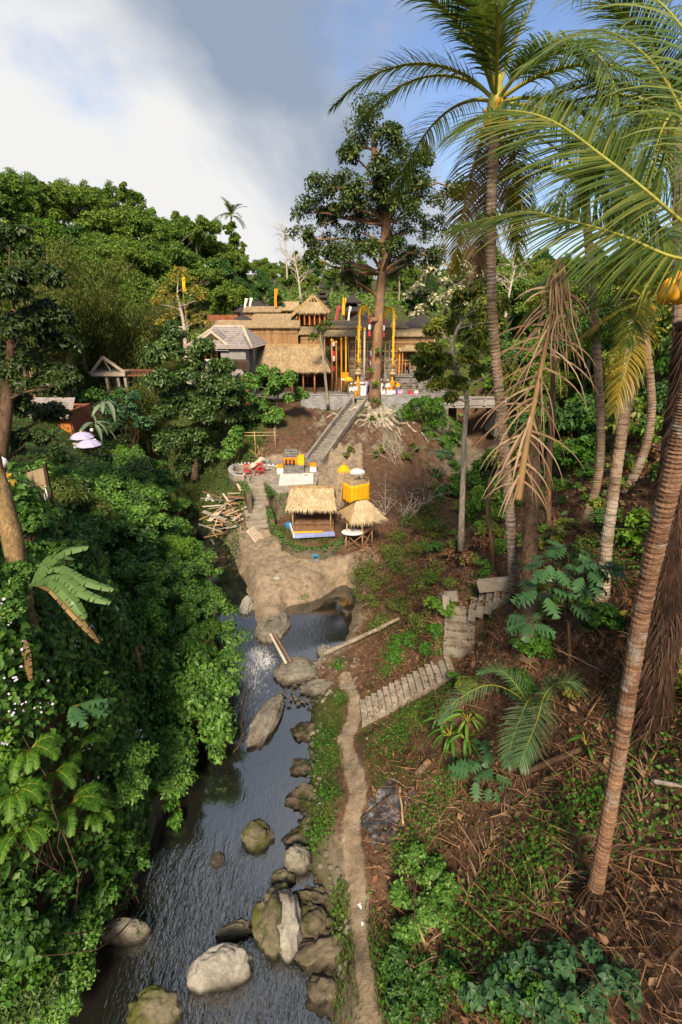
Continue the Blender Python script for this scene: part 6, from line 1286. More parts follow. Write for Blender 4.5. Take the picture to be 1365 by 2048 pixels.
def clump_leaves(clumps, per, size, rng, tmpl=LEAF4, wid=.55, droop=.35, squash=.8, sub=6, fill=.55, flat=.72):
    """clumps: (x,y,z,r). each clump is broken into smaller uneven tufts so that gaps and dark hollows show"""
    Ps = []; Ns = []
    for c in clumps:
        c = np.array(c, float); r = c[3]; k = max(1, int(sub * rng.uniform(.8, 1.2)))
        d = rdir(k, rng, .35, -.5); cen = c[:3] + d * r * rng.uniform(.35, .85, (len(d), 1)) * np.array([1, 1, squash]); rr = r * rng.uniform(.28, .52, len(d))
        for cc, r2 in zip(cen, rr):
            n = int(per * rng.uniform(.7, 1.3) / k); dd = rdir(n, rng, .45, -.55); rad = r2 * rng.uniform(fill, 1.05, (len(dd), 1)); Ps.append(cc + dd * rad * np.array([1, 1, flat])); Ns.append(dd + np.array([0, 0, .55]))
    P = np.concatenate(Ps); N = np.concatenate(Ns); return leaf_cloud(P, N, size, rng, tmpl, wid, droop)
def limb(m, a, b, r0, r1, rng, n=7, sag=.12, sides=7):
    a = np.array(a, float); b = np.array(b, float); L = np.linalg.norm(b - a); t = np.linspace(0, 1, n)[:, None]
    mid = (a + b) / 2 + rng.normal(0, sag * L, 3) + np.array([0, 0, .1 * L]); P = (1 - t) ** 2 * a + 2 * t * (1 - t) * mid + t * t * b; P[1:-1] += rng.normal(0, .015 * L, (n - 2, 3))
    m.tube(P, np.linspace(r0, r1, n), sides, caps=False); return P
def tree(name, label, base, trunk, tr, clumps, leafm, barkm, leaf, per, seed, cat='tree', group=None, tmpl=LEAF4, wid=.55, droop=.35, sub=6, limbs=True, squash=.8, lr=.35, twigs=0, flat=.72):
    """trunk: list of points; tr: (r0, r1); clumps: (x,y,z,r) in world coordinates"""
    rng = np.random.RandomState(seed); t = thing(name, label, cat, base, group); m = MB()
    P = smooth_line(trunk, 14); m.tube(P + fbm(P * .6 + seed, 2)[:, None] * .1, np.linspace(tr[0], tr[1], 14) * np.r_[1.25, 1.08, np.ones(12)], 12)
    if limbs:
        for c in clumps:
            c = np.array(c[:4]); d = np.linalg.norm(P - c[:3], axis=1) + np.maximum(P[:, 2] - c[2] + c[3] * .3, 0) * 2; i = int(np.argmin(d)); i = max(1, min(i, 13))
            Q = limb(m, P[i], c[:3], max(.02, tr[1] * lr + .25 * (tr[0] - tr[1]) * (1 - i / 13)), max(.012, tr[1] * .12), rng)
            for k in range(3): limb(m, Q[3 + k], c[:3] + rng.normal(0, c[3] * .5, 3), max(.012, tr[1] * .12), .01, rng, 5, .1, 5)
    put('trunk', m, M[barkm], t, True)
    V, F = clump_leaves(clumps, per, leaf, rng, tmpl, wid, droop, squash, sub, .55, flat); put('crown', np_mesh('crown', V, F, M[leafm]), None, t); return t
def PC(lst, Y, dy=1.5, seed=0):
    """clumps from picture places: (px, py, radius px) at about distance Y"""
    rng = np.random.RandomState(seed); out = []
    for a in lst:
        y = Y + rng.uniform(-dy, dy) + (a[3] if len(a) > 3 else 0); q = D(a[0], a[1], y); s_ = (y * cp_ - (q[2] - CAM_Z) * sp_) / FPX; out.append((q[0], q[1], q[2], a[2] * s_))
    return out
def shrub(name, label, clumps, leafm, leaf, per, seed, group=None, tmpl=LEAF4, wid=.6, droop=.45, sub=7, cat='shrub', squash=.85, stems=True):
    rng = np.random.RandomState(seed); c0 = np.array(clumps[0]); bx_, by_ = c0[0], c0[1]; bz = tz(bx_, by_); t = thing(name, label, cat, (bx_, by_, bz), group); m = MB()
    for c in clumps:
        for k in range(3): limb(m, (bx_ + rng.normal(0, .2), by_ + rng.normal(0, .2), bz - .1), np.array(c[:3]) + rng.normal(0, c[3] * .4, 3), .02 + .012 * c[3], .008, rng, 6, .1, 5)
    put('stems', m, M['bark_brown'], t, True, kind='stuff'); V, F = clump_leaves(clumps, per, leaf, rng, tmpl, wid, droop, squash, sub); put('foliage', np_mesh('foliage', V, F, M[leafm]), None, t); return t
# ---- the great tree at the temple entrance
bt = np.array([xat(749, 53, 815), 53.0, 6.9])
trunkP = [bt, D(752, 740, 53.2), D(757, 660, 53.4), D(762, 570, 53.6), D(772, 470, 53.8), D(765, 400, 54), D(752, 330, 54), D(748, 270, 54)]
big = [(745, 238, 44), (722, 292, 46), (775, 285, 36), (795, 325, 42), (700, 318, 30), (815, 372, 46), (642, 385, 34), (618, 425, 36), (606, 478, 32), (655, 440, 30), (622, 520, 20), (678, 372, 28), (722, 395, 46), (752, 430, 50), (802, 425, 52), (852, 395, 46), (902, 395, 38), (702, 460, 44), (690, 520, 40), (742, 505, 42), (800, 480, 42), (858, 468, 38), (925, 385, 26), (684, 560, 28), (716, 572, 26), (826, 520, 30), (760, 345, 34), (840, 330, 30), (700, 420, 30), (775, 545, 24)]
rg_ = np.random.RandomState(19)
big += [(rg_.uniform(640, 880), rg_.uniform(370, 560), rg_.uniform(22, 34)) for _ in range(13)] + [(rg_.uniform(700, 820), rg_.uniform(260, 400), rg_.uniform(22, 30)) for _ in range(2)]
tree('giant_fig_tree', 'giant dark leaved tree with reddish trunk standing at the temple entrance', bt, trunkP, (.62, .26), PC(big, 53.5, 3.0, 1), 'leaf_fig', 'bark_red', .32, 1000, 11, sub=12, tmpl=LEAF2, squash=1.0, flat=1.0, wid=.5, lr=.55)
t = bpy.data.objects['giant_fig_tree']; m = MB(); P = [D(762, 700, 53.0), D(745, 640, 52.8)]; m.tube([D(757, 640, 53.3), D(742, 640, 52.6)], [.3, .22], 9); put('broken_branch_stub', m, M['bark_red'], t)
rng = np.random.RandomState(3); m = MB()
for px, a, b in ((690, 520, 640), (683, 540, 610), (800, 430, 560), (842, 470, 560), (648, 460, 560), (715, 560, 660), (790, 470, 560), (672, 500, 600)):
    Y = 53 + rng.uniform(-1, 1); P = np.array([D(px + rng.normal(0, 2), a + (b - a) * f, Y) for f in np.linspace(0, 1, 8)]); mm = MB(); mm.tube(P, .03, 5); put('aerial_root', mm, M['bark_brown'], t)
V, F = clump_leaves(PC([(748, 770, 8), (742, 740, 7), (752, 800, 9), (758, 700, 6)], 52.2, .1, 2), 60, .3, rng, LEAF4)
for i_ in range(30):
    a_ = rng.uniform(-2.9, -.2); L_ = rng.uniform(2.0, 6.5); P = []
    for f in np.linspace(0, 1, 9): x_ = bt[0] + math.cos(a_) * (.5 + L_ * f) + .25 * math.sin(f * 6 + i_); y_ = bt[1] + math.sin(a_) * (.5 + L_ * f); P.append((x_, y_, tz(x_, y_) + .12 * (1 - f) + (.5 * (1 - f) ** 4)))
    mm = MB(); mm.tube(P, np.linspace(.26, .04, 9), 7); put('root', mm, M['bark_pale'], t, True)
put('climbing_vine', np_mesh('climbing_vine', V, F, M['leaf_lime']), None, t)
# ---- middle distance trees
tree('dark_leaf_tree', 'broad dark glossy tree clump on the stream bank left of the mud spit', tuple(G(380, 960, 1.5)), [G(390, 960, 1.5), D(392, 900, 46), D(395, 820, 46.5), D(400, 740, 47)], (.35, .12),
     PC([(335, 705, 36), (325, 765, 36), (385, 745, 40), (440, 765, 42), (372, 825, 48), (432, 825, 46), (350, 885, 42), (395, 905, 40), (470, 800, 36), (445, 735, 24), (484, 830, 30), (410, 700, 28), (330, 830, 30), (372, 935, 26), (300, 720, 22), (350, 665, 26), (400, 790, 40), (360, 790, 36), (415, 860, 36), (460, 770, 26), (385, 870, 34)], 46, 2.5, 2), 'leaf_gloss', 'bark_brown', .36, 1700, 21, sub=14)
tree('round_bush_tree', 'rounded bright green tree in front of the straw hall', tuple(G(548, 885, 5.2)), [G(548, 885, 5.2), D(552, 840, 49), D(556, 790, 49)], (.16, .08),
     PC([(500, 772, 28), (535, 752, 28), (578, 762, 30), (560, 798, 32), (520, 812, 30), (600, 792, 20), (550, 835, 24), (497, 800, 18), (545, 772, 28)], 49, 1.5, 3), 'leaf_bush', 'bark_grey', .34, 1000, 22)
tree('slender_tree', 'slender leaning young tree with yellow green tuft before the straw hall', tuple(D(656, 808, 53)), [D(656, 812, 53.2), D(650, 740, 53.5), D(641, 670, 54)], (.18, .08), PC([(642, 662, 22), (655, 650, 14), (630, 675, 12)], 54, .8, 4), 'leaf_bamboo', 'bark_grey', .34, 240, 23, wid=.35)
tree('yellow_leaf_tree', 'half bare tree with pale branches and yellow leaves beside the tiled house', tuple(D(372, 700, 62)), [D(372, 720, 62), D(368, 650, 62), D(355, 590, 62)], (.3, .12),
     PC([(335, 590, 34), (365, 575, 36), (395, 600, 30), (350, 625, 32), (385, 640, 26), (330, 640, 24), (410, 640, 22), (360, 545, 20), (320, 610, 20)], 62, 2, 5), 'leaf_yellow', 'twig_pale', .34, 190, 24, lr=.6)
tree('blossom_tree', 'pale blossoming tree crown behind the gazebo', tuple(D(888, 665, 76)), [D(888, 690, 76), D(890, 640, 76), D(895, 590, 76)], (.35, .15),
     PC([(838, 590, 34), (865, 550, 34), (905, 560, 36), (880, 605, 36), (925, 600, 32), (950, 550, 30), (915, 530, 26), (845, 625, 24), (950, 620, 28), (985, 560, 26)], 76, 3, 6), 'leaf_bloom', 'bark_grey', .5, 420, 25, wid=.8)
tree('mango_tree', 'slim mango tree with pale trunk and yellow tinged leaves right of the temple', tuple(G(922, 1100, 5.2)), [G(922, 1102, 5.2), D(926, 980, 23.6), D(930, 860, 23.8), D(934, 790, 24), D(912, 745, 24.2), D(904, 690, 24.4), D(925, 640, 24.6)], (.16, .07),
     PC([(862, 705, 32), (905, 655, 38), (945, 690, 36), (960, 630, 36), (895, 735, 28), (845, 725, 22), (985, 705, 30), (880, 775, 26), (925, 600, 24), (990, 650, 24), (870, 660, 24), (960, 745, 20), (915, 770, 20), (930, 720, 30), (880, 720, 26), (1000, 610, 26), (955, 580, 24), (1005, 740, 24), (840, 750, 18), (905, 800, 18), (870, 745, 24)], 24.5, 1.6, 7), 'leaf_mango', 'bark_pale', .28, 640, 26, wid=.36, lr=.5)
# weeping shrub, ivy on the wall foot
shrub('weeping_shrub', 'feathery weeping bright green shrub below the right block wall', PC([(850, 840, 42), (818, 835, 34), (885, 850, 36), (850, 880, 34), (870, 812, 28), (895, 885, 26), (815, 870, 24), (840, 805, 22)], 50.5, .8, 8), 'leaf_fern', .5, 620, 31, wid=.16, droop=1.4, sub=6)
shrub('wall_foot_shrub', 'dark green creeper shrub under the left block wall', PC([(630, 845, 22), (612, 862, 20), (655, 840, 20), (645, 865, 18), (600, 840, 14)], 53, .5, 9), 'leaf_vine', .26, 420, 32)
shrub('wall_foot_shrub', 'dark green creeper shrub beside the long concrete stairs', PC([(685, 840, 18), (672, 865, 18), (690, 820, 10)], 53, .5, 10), 'leaf_vine', .26, 420, 33)
shrub('stream_shrub', 'small light green bush at the stream side below the altar bench', PC([(465, 885, 22), (455, 905, 18), (475, 865, 16)], 44, .6, 11), 'leaf_bush', .3, 420, 34)
shrub('terrace_shrub', 'dark green bush on the slope left of the bamboo scaffold', PC([(505, 860, 18), (485, 850, 20), (520, 840, 18), (560, 860, 14)], 49, 1, 12), 'leaf_vine', .28, 360, 35)
shrub('bank_shrub', 'dense dark bush beside the stream under the footbridge', PC([(255, 830, 30), (285, 850, 26), (225, 820, 26), (270, 800, 20), (235, 850, 20)], 52, 1.5, 13), 'leaf_blue', .42, 520, 36)
shrub('bank_shrub', 'dark bush in front of the footbridge tower', PC([(190, 790, 22), (215, 800, 16), (165, 800, 22), (240, 790, 14)], 56, 1.5, 14), 'leaf_vine', .4, 420, 37)
# ---- left dark tree near the edge
tree('overhanging_tree', 'dark small leaved tree overhanging the left edge of the gorge', (D(20, 900, 24)[0] - 1.5, 24, tz(D(20, 900, 24)[0] - 1.5, 24)), [(D(20, 900, 24)[0] - 1.5, 24, tz(D(20, 900, 24)[0] - 1.5, 24) - .2), D(10, 840, 25), D(20, 740, 26), D(30, 620, 27)], (.4, .15),
     PC([(20, 490, 50), (70, 560, 56), (15, 590, 56), (100, 630, 46), (50, 660, 62), (120, 700, 42), (30, 740, 62), (90, 770, 56), (140, 770, 36), (30, 820, 50), (100, 830, 34), (60, 880, 34), (5, 680, 50), (10, 900, 36)], 27, 2.2, 15), 'leaf_dark', 'bark_brown', .25, 2000, 41, droop=.6, sub=10)
# ---- bamboo stands
def bamboo_clump(label, px, py, Y, h, n, seed, spread=3.2):
    rng = np.random.RandomState(seed); b = D(px, py, Y); gz_ = tz(b[0], Y); t = thing('bamboo_clump', label, 'bamboo', (b[0], Y, gz_), 'feathery bamboo stands on the left bank'); Ps = []; Ns = []
    for i in range(n):
        a = rng.uniform(0, 2 * PI); H = h * rng.uniform(.6, 1.08); d = np.array([math.cos(a), math.sin(a), 0]); P = np.array([np.array([b[0], Y, gz_]) + d * .5 + np.array([0, 0, H]) * math.sin(f * 1.35) / math.sin(1.35) + d * spread * rng.uniform(.7, 1.3) * f ** 2.4 for f in np.linspace(0, 1, 12)])
        m = MB(); m.tube(P, np.linspace(.07, .012, 12), 6); put('culm', m, M['bamboo'], t, True)
        k = 150; f = rng.uniform(.28, 1, k) ** .8; fi = f * 11; i0 = np.clip(fi.astype(int), 0, 10); q = P[i0] + (P[i0 + 1] - P[i0]) * (fi - i0)[:, None]
        dd = rdir(k, rng, .2, -.8); q2 = q + dd * rng.uniform(.2, 1.5, (k, 1)) * np.array([1, 1, .6])
        for j in range(6): Ps.append(q2 + rng.normal(0, .33, (k, 3)) + np.array([0, 0, -.22 * j])); Ns.append(dd + np.array([0, 0, .4]))
    P = np.concatenate(Ps); N = np.concatenate(Ns); V, F = leaf_cloud(P, N, .46, rng, LEAF2, .17, 1.1); put('foliage', np_mesh('foliage', V, F, M['leaf_bamboo']), None, t); return t
bamboo_clump('tall feathery bamboo stand behind the dark overhanging tree', 130, 720, 58, 17, 20, 51, 4)
bamboo_clump('dense feathery bamboo stand above the footbridge tower', 215, 700, 66, 16, 20, 52, 4)
bamboo_clump('bamboo stand between the footbridge and the yellow leaved tree', 285, 700, 68, 14, 16, 53, 4)
bamboo_clump('low drooping bamboo stand right beside the footbridge deck', 270, 720, 60, 9, 12, 54, 3)
bamboo_clump('bamboo stand at the far left foot of the hill', 40, 700, 50, 13, 14, 55, 3.5)
# ---- hill woods: five kinds of tree, placed one by one
def tree_kind(seed, H, R, n, leaf, per, kind='round', leafm='leaf_hill', barkm='bark_grey', tm=LEAF2, wid=.7):
    rng = np.random.RandomState(seed); cl = []
    for i in range(n):
        if kind == 'round': d = rdir(1, rng, .35, -.35)[0]; c = np.array([0, 0, H - R * .95]) + d * R * rng.uniform(.35, .78); r = R * rng.uniform(.32, .5)
        elif kind == 'flat': a = rng.uniform(0, 2 * PI); q = R * math.sqrt(rng.rand()); c = np.array([q * math.cos(a), q * math.sin(a), H - R * .3 - .35 * q * rng.rand()]); r = R * rng.uniform(.26, .4)
        else: f = (i + .5) / n; a = rng.uniform(0, 2 * PI); q = R * (1 - f * .75) * rng.uniform(.2, .75); c = np.array([q * math.cos(a), q * math.sin(a), H * (.3 + .66 * f)]); r = R * (.5 - .22 * f)
        cl.append((*c, r))
    m = MB(); P = np.array([(0, 0, -1), (.1, .05, H * .25), (-.15, .1, H * .5), (0, 0, H * .8)]); P = smooth_line(P, 10); m.tube(P, np.linspace(.03 * H, .008 * H, 10), 8)
    for c in cl: j = int(np.argmin(np.linalg.norm(P - (np.array(c[:3]) - (0, 0, R * .5)), axis=1))); limb(m, P[j], c[:3], .008 * H, .004 * H, rng, 6, .08, 5)
    V, F = clump_leaves(cl, int(per * 1.7), leaf * .76, rng, tm, wid, .4, .8, 9, .5, .85); return m.mesh('trunk', M[barkm], True), np_mesh('crown', V, F, M[leafm])
KIND = {'round': [tree_kind(1, 9, 4.2, 15, .46, 480), tree_kind(2, 10.5, 4.6, 17, .46, 480)], 'tall': [tree_kind(3, 13, 3.2, 13, .46, 430, 'tall'), tree_kind(9, 12, 2.8, 12, .44, 400, 'tall')], 'flat': [tree_kind(4, 11, 4.6, 15, .42, 380, 'flat')],
        'dark': [tree_kind(5, 9.5, 4.0, 14, .46, 480, 'round', 'leaf_vine')], 'lime': [tree_kind(6, 8.5, 4.2, 14, .42, 480, 'round', 'leaf_lime')], 'mango': [tree_kind(7, 9.0, 3.8, 14, .4, 480, 'round', 'leaf_mango')], 'blue': [tree_kind(8, 8, 3.6, 13, .46, 420, 'round', 'leaf_blue')]}
WORD = {'round': 'round crowned green tree', 'tall': 'tall slim green tree', 'flat': 'flat topped green tree', 'dark': 'dark green dense tree', 'lime': 'bright lime green tree', 'mango': 'yellowish green tree', 'blue': 'bluish green broad leaved tree'}
HT = []   # (x, y, kind, scale, zone)
rng = np.random.RandomState(77)
def zone(nm, poly, step, kinds, smin, smax, jitter=.42):
    poly = np.array(poly, float); lo, hi = poly.min(0), poly.max(0)
    for yy in np.arange(lo[1], hi[1], step):
        for xx in np.arange(lo[0], hi[0], step):
            x = xx + rng.uniform(-jitter, jitter) * step; y = yy + rng.uniform(-jitter, jitter) * step
            if poly_sd(np.array([x]), np.array([y]), poly)[0] < 0: HT.append((x, y, kinds[rng.randint(len(kinds))], rng.uniform(smin, smax), nm))
zone('on the left hill', [(-62, 66), (-34, 72), (-22, 92), (-22, 128), (-45, 135), (-85, 115), (-75, 75)], 5.6, ['round', 'round', 'tall', 'dark', 'lime', 'round', 'flat'], .85, 1.3)
zone('on the near left slope', [(-60, 40), (-36, 46), (-31, 60), (-36, 74), (-60, 66)], 5.2, ['round', 'mango', 'dark', 'tall', 'round'], .9, 1.35)
zone('on the far hill behind the temple', [(-24, 98), (-14, 102), (10, 108), (34, 98), (40, 135), (0, 175), (-30, 160)], 8.5, ['tall', 'round', 'dark', 'round'], .5, .78)
zone('on the right hill behind the gazebo', [(16, 66), (30, 62), (48, 80), (46, 110), (22, 96), (14, 78)], 6.0, ['round', 'dark', 'lime', 'mango'], .65, .95)
zone('on the right hillside', [(16, 40), (22, 33), (36, 38), (40, 58), (26, 60), (18, 54)], 3.9, ['mango', 'dark', 'lime', 'round', 'dark'], .55, .85)
HT += [(-31.5, 77, 'lime', 1.25, 'on the left hill'), (12, 80, 'dark', .7, 'on the far hill behind the temple'), (-13, 88, 'dark', .8, 'on the left hill'), (-17, 82, 'round', .8, 'on the left hill')]
rows = {}
for h in HT:
    x, y = h[0], h[1]; z = tz(x, y); q = toPX((x, y, z + 6))
    if -120 < q[0] < 1490: rows.setdefault((h[4], h[2]), []).append((q[0], x, y, z, h[3]))
for (zn, kd), lst in rows.items():
    lst.sort()
    for i, (qx, x, y, z, s_) in enumerate(lst):
        lab = f'{WORD[kd]} {zn}, {ORD[i] if i < 30 else ORD[len(lst) - 1 - i]} from the {"left" if i < 30 else "right"}' if len(lst) > 1 else f'{WORD[kd]}, the only one {zn}'
        t = thing({'round': 'round_tree', 'tall': 'tall_tree', 'flat': 'flat_topped_tree', 'dark': 'dense_tree', 'lime': 'lime_tree', 'mango': 'broadleaf_tree', 'blue': 'broadleaf_tree'}[kd], lab, 'tree', (x, y, z - .2), 'trees ' + zn); t.rotation_euler[2] = rng.uniform(0, 6.28); t.scale = (s_ * rng.uniform(.92, 1.1), s_ * rng.uniform(.92, 1.1), s_ * rng.uniform(.85, 1.15))
        tm, cm = KIND[kd][i % len(KIND[kd])]; loc_obj('trunk', tm, t); loc_obj('crown', cm, t)
# bare trees behind the thatched halls
def bare_tree(label, px, pyb, Y, H, seed, mat='twig_pale', lean=0.0, name='bare_tree'):
    rng = np.random.RandomState(seed); b = D(px, pyb, Y); t = thing(name, label, 'tree', b, 'leafless pale trees'); m = MB(); P = smooth_line([b, b + (lean * .3, 0, H * .35), b + (lean, .2, H * .7), b + (lean * 1.2, 0, H)], 12); m.tube(P, np.linspace(H * .022, .03, 12), 8); put('trunk', m, M[mat], t, True)
    m = MB()
    for i in range(16):
        j = rng.randint(3, 11); a = rng.uniform(0, 2 * PI); e = P[j] + np.array([math.cos(a), math.sin(a) * .6, rng.uniform(.3, 1.0)]) * H * rng.uniform(.15, .34); Q = limb(m, P[j], e, H * .008, .02, rng, 6, .12, 5)
        for k in range(4): limb(m, Q[rng.randint(2, 6)], e + rng.normal(0, H * .09, 3), .03, .012, rng, 4, .1, 4)
    put('branches', m, M[mat], t, True, kind='stuff'); return t
bare_tree('white barked bare tree behind the far thatched hall', 602, 600, 88, 8.5, 61, lean=-.8)
bare_tree('thin bare tree on the far grassy slope', 575, 560, 110, 9, 62)
bare_tree('grey bare tree right of the giant tree', 1010, 640, 60, 8, 63, lean=.5)
# ------------------------------------------------------------------ palms
def frond(curve, L, n, rng, droop=.8, wid=.045, sweep=.55, up=None, vshape=.25, tipless=0.0, cut=None, hang=None, segs=4, jit=.04):
    """pinnate frond along a curve: returns (leaflet V,F) and rachis points. leaflets bend under their own weight"""
    C_ = smooth_line(curve, 40); T = unit(np.gradient(C_, axis=0)); Ls = []
    t = np.repeat(np.linspace(.14, 1, n), 2) + rng.normal(0, .003, 2 * n); t = np.clip(t, .1, 1); side = np.tile([-1.0, 1.0], n)
    fi = t * 39; i0 = np.clip(fi.astype(int), 0, 38); P = C_[i0] + (C_[i0 + 1] - C_[i0]) * (fi - i0)[:, None]; Tt = T[i0]
    upv = np.array([0, 0, 1.0]) if up is None else np.asarray(up, float); S_ = np.cross(Tt, upv); nS = np.linalg.norm(S_, axis=1, keepdims=True); S_ = np.where(nS > .15, S_ / (nS + 1e-9), np.array([1.0, 0, 0])); Uu = np.cross(S_, Tt)
    prof = np.interp(t, [0, .14, .3, .6, .85, 1], [.3, .55, .95, 1, .7, .35]) * L * rng.uniform(.85, 1.1, len(t))
    sw = sweep + .55 * t ** 2; d = unit(S_ * side[:, None] * np.cos(sw)[:, None] + Tt * np.sin(sw)[:, None] + Uu * (vshape + rng.normal(0, .08, len(t)))[:, None] + rng.normal(0, jit, (len(t), 3)))
    g_ = np.array([0, 0, -1.0]) if hang is None else np.asarray(hang, float); w_ = wid * rng.uniform(.75, 1.2, len(t)); k = segs; q = P.copy(); VV = []; dr = droop * rng.uniform(.7, 1.3, len(t))
    for s_ in range(k + 1):
        f = s_ / k; ww = w_ * (1 - f ** 1.6) + .003; wd = np.cross(d, Uu + .4 * side[:, None] * S_); wd = unit(wd)
        VV.append(q - wd * ww[:, None] / 2); VV.append(q + wd * ww[:, None] / 2)
        q = q + d * (prof / k)[:, None]; d = unit(d + g_ * (dr / k * (.6 + f))[:, None])
    V = np.stack(VV, 1); n2 = V.shape[1]; m = len(t); F = []
    base = []
    for s_ in range(k): base += [[2 * s_, 2 * s_ + 1, 2 * s_ + 3], [2 * s_, 2 * s_ + 3, 2 * s_ + 2]]
    F = (np.array(base)[None] + (np.arange(m) * n2)[:, None, None]).reshape(-1, 3); V = V.reshape(-1, 3)
    if cut is not None:
        keep = cut(t); kf = np.repeat(keep, len(base)); F = F[kf]
    return (V, F), C_
def frond_obj(parent, curve, L, n, seed, mat='frond', rach='rachis', r0=.035, local=False, name='frond', **kw):
    rng = np.random.RandomState(seed); (V, F), C_ = frond(curve, L, n, rng, **kw); m = MB(); m.tube(C_[:39], np.linspace(r0, .006, 39), 6)
    if local: o = loc_obj(name, np_mesh('leaflets', V, F, M[mat]), parent); r_ = loc_obj('rachis', m.mesh('rachis', M[rach], True), o)
    else: o = put(name, np_mesh('leaflets', V, F, M[mat]), None, parent); r_ = put('rachis', m, M[rach], o, True)
    return o
def arc(L, el, bend, side=0.0, k=7):
    """a frond's midrib in its own frame, leaving the crown along +X at elevation el and arching over"""
    P = [np.zeros(3)]; a = el
    for i in range(k): P.append(P[-1] + np.array([math.cos(a), side * (i / k), math.sin(a)]) * L / k); a -= bend / k
    return np.array(P)
FRK = []
for i, (el, bend, dr, mt) in enumerate([(1.35, .7, .5, 'frond'), (1.0, 1.2, .8, 'frond'), (.7, 1.5, 1.0, 'frond'), (.35, 1.5, 1.2, 'frond'), (0.0, 1.3, 1.3, 'frond'), (-.5, .9, 1.4, 'frondy'), (-1.0, .5, 1.2, 'dryfrond'), (.55, 1.7, .9, 'frond2'), (.9, 1.0, .7, 'frond2')]):
    r_ = np.random.RandomState(500 + i); (V, F), C_ = frond(arc(4.6, el, bend, .06 * (-1) ** i), 1.08, 88, r_, dr, .042, vshape=.2); m = MB(); m.tube(C_[:39], np.linspace(.05, .008, 39), 6); FRK.append((np_mesh('leaflets', V, F, M[mt]), m.mesh('rachis', M['rachis' if mt != 'dryfrond' else 'rachis_dry'], True)))
def palm_trunk(t, pts, r0, r1, mat, ring=.13, seed=0, flare=1.35):
    P = smooth_line(pts, 60); L = np.linalg.norm(np.diff(P, axis=0), axis=1).sum(); n = max(40, int(L / ring) * 2); P = smooth_line(pts, n); rs_ = np.random.RandomState(seed); f = np.linspace(0, 1, n)
    R_ = (r0 + (r1 - r0) * f) * (1 + (flare - 1) * np.exp(-f * 14)); R_ = R_ * np.where(np.arange(n) % 2 == 0, 1.045, .965) * (1 + rs_.normal(0, .022, n) + .05 * fbm(P * 1.3 + seed, 2)); m = MB(); m.tube(P, R_, 14); return put('trunk', m, M[mat], t, False)
def palm(label, pts, r0, r1, mat, nf, seed, scale=1.0, kinds=None, name='coconut_palm', nuts=0, group='coconut palms', nutmat='coconut', az=None):
    t = thing(name, label, 'palm tree', tuple(pts[0]), group); palm_trunk(t, pts, r0, r1, mat, seed=seed); top = np.array(pts[-1]); rng = np.random.RandomState(seed); b0 = np.array(pts[0]); kinds = kinds or [0, 1, 1, 2, 2, 3, 3, 4, 4, 5, 6, 7, 8]
    for i in range(nf):
        k = kinds[i % len(kinds)]; a = (i * 2.39996 + rng.uniform(-.25, .25)) if az is None else az[i % len(az)] + rng.uniform(-.1, .1); s_ = scale * rng.uniform(.85, 1.12)
        o = loc_obj('frond', FRK[k][0], t, top - b0, (0, 0, a), s_); loc_obj('rachis', FRK[k][1], o)
    m = MB(); m.tube([top - b0 + (0, 0, -.5), top - b0, top - b0 + (0, 0, .6 * scale)], [r1 * 1.2, r1 * 1.6, r1 * .5], 10); loc_obj('crown_shaft', m.mesh('crown_shaft', M['rachis'], True), t)
    if nuts:
        V, F = ICO2; nm = np_mesh('coconut', V * np.array([.11, .11, .14]), F, M[nutmat], True)
        for i in range(nuts): a = rng.uniform(0, 6.28); loc_obj('coconut', nm, t, top - b0 + (math.cos(a) * rng.uniform(.18, .35), math.sin(a) * rng.uniform(.18, .35), rng.uniform(-.55, -.1)), (rng.uniform(-.4, .4), rng.uniform(-.4, .4), 0), rng.uniform(.85, 1.2))
    return t
# palm A: tall, left of the group
pA = [G(1030, 1182, 6.3), D(1018, 1000, 17.2), D(1000, 800, 17), D(985, 620, 16.7), D(983, 420, 16.3), D(992, 205, 16)]
palm('tall coconut palm with grey trunk rising beside the upper steps', pA, .185, .135, 'bark_palm', 17, 71, 1.08, nuts=8, kinds=[0, 2, 3, 4, 1, 3, 5, 8, 4, 2, 3, 6, 1, 4, 3, 2, 5])
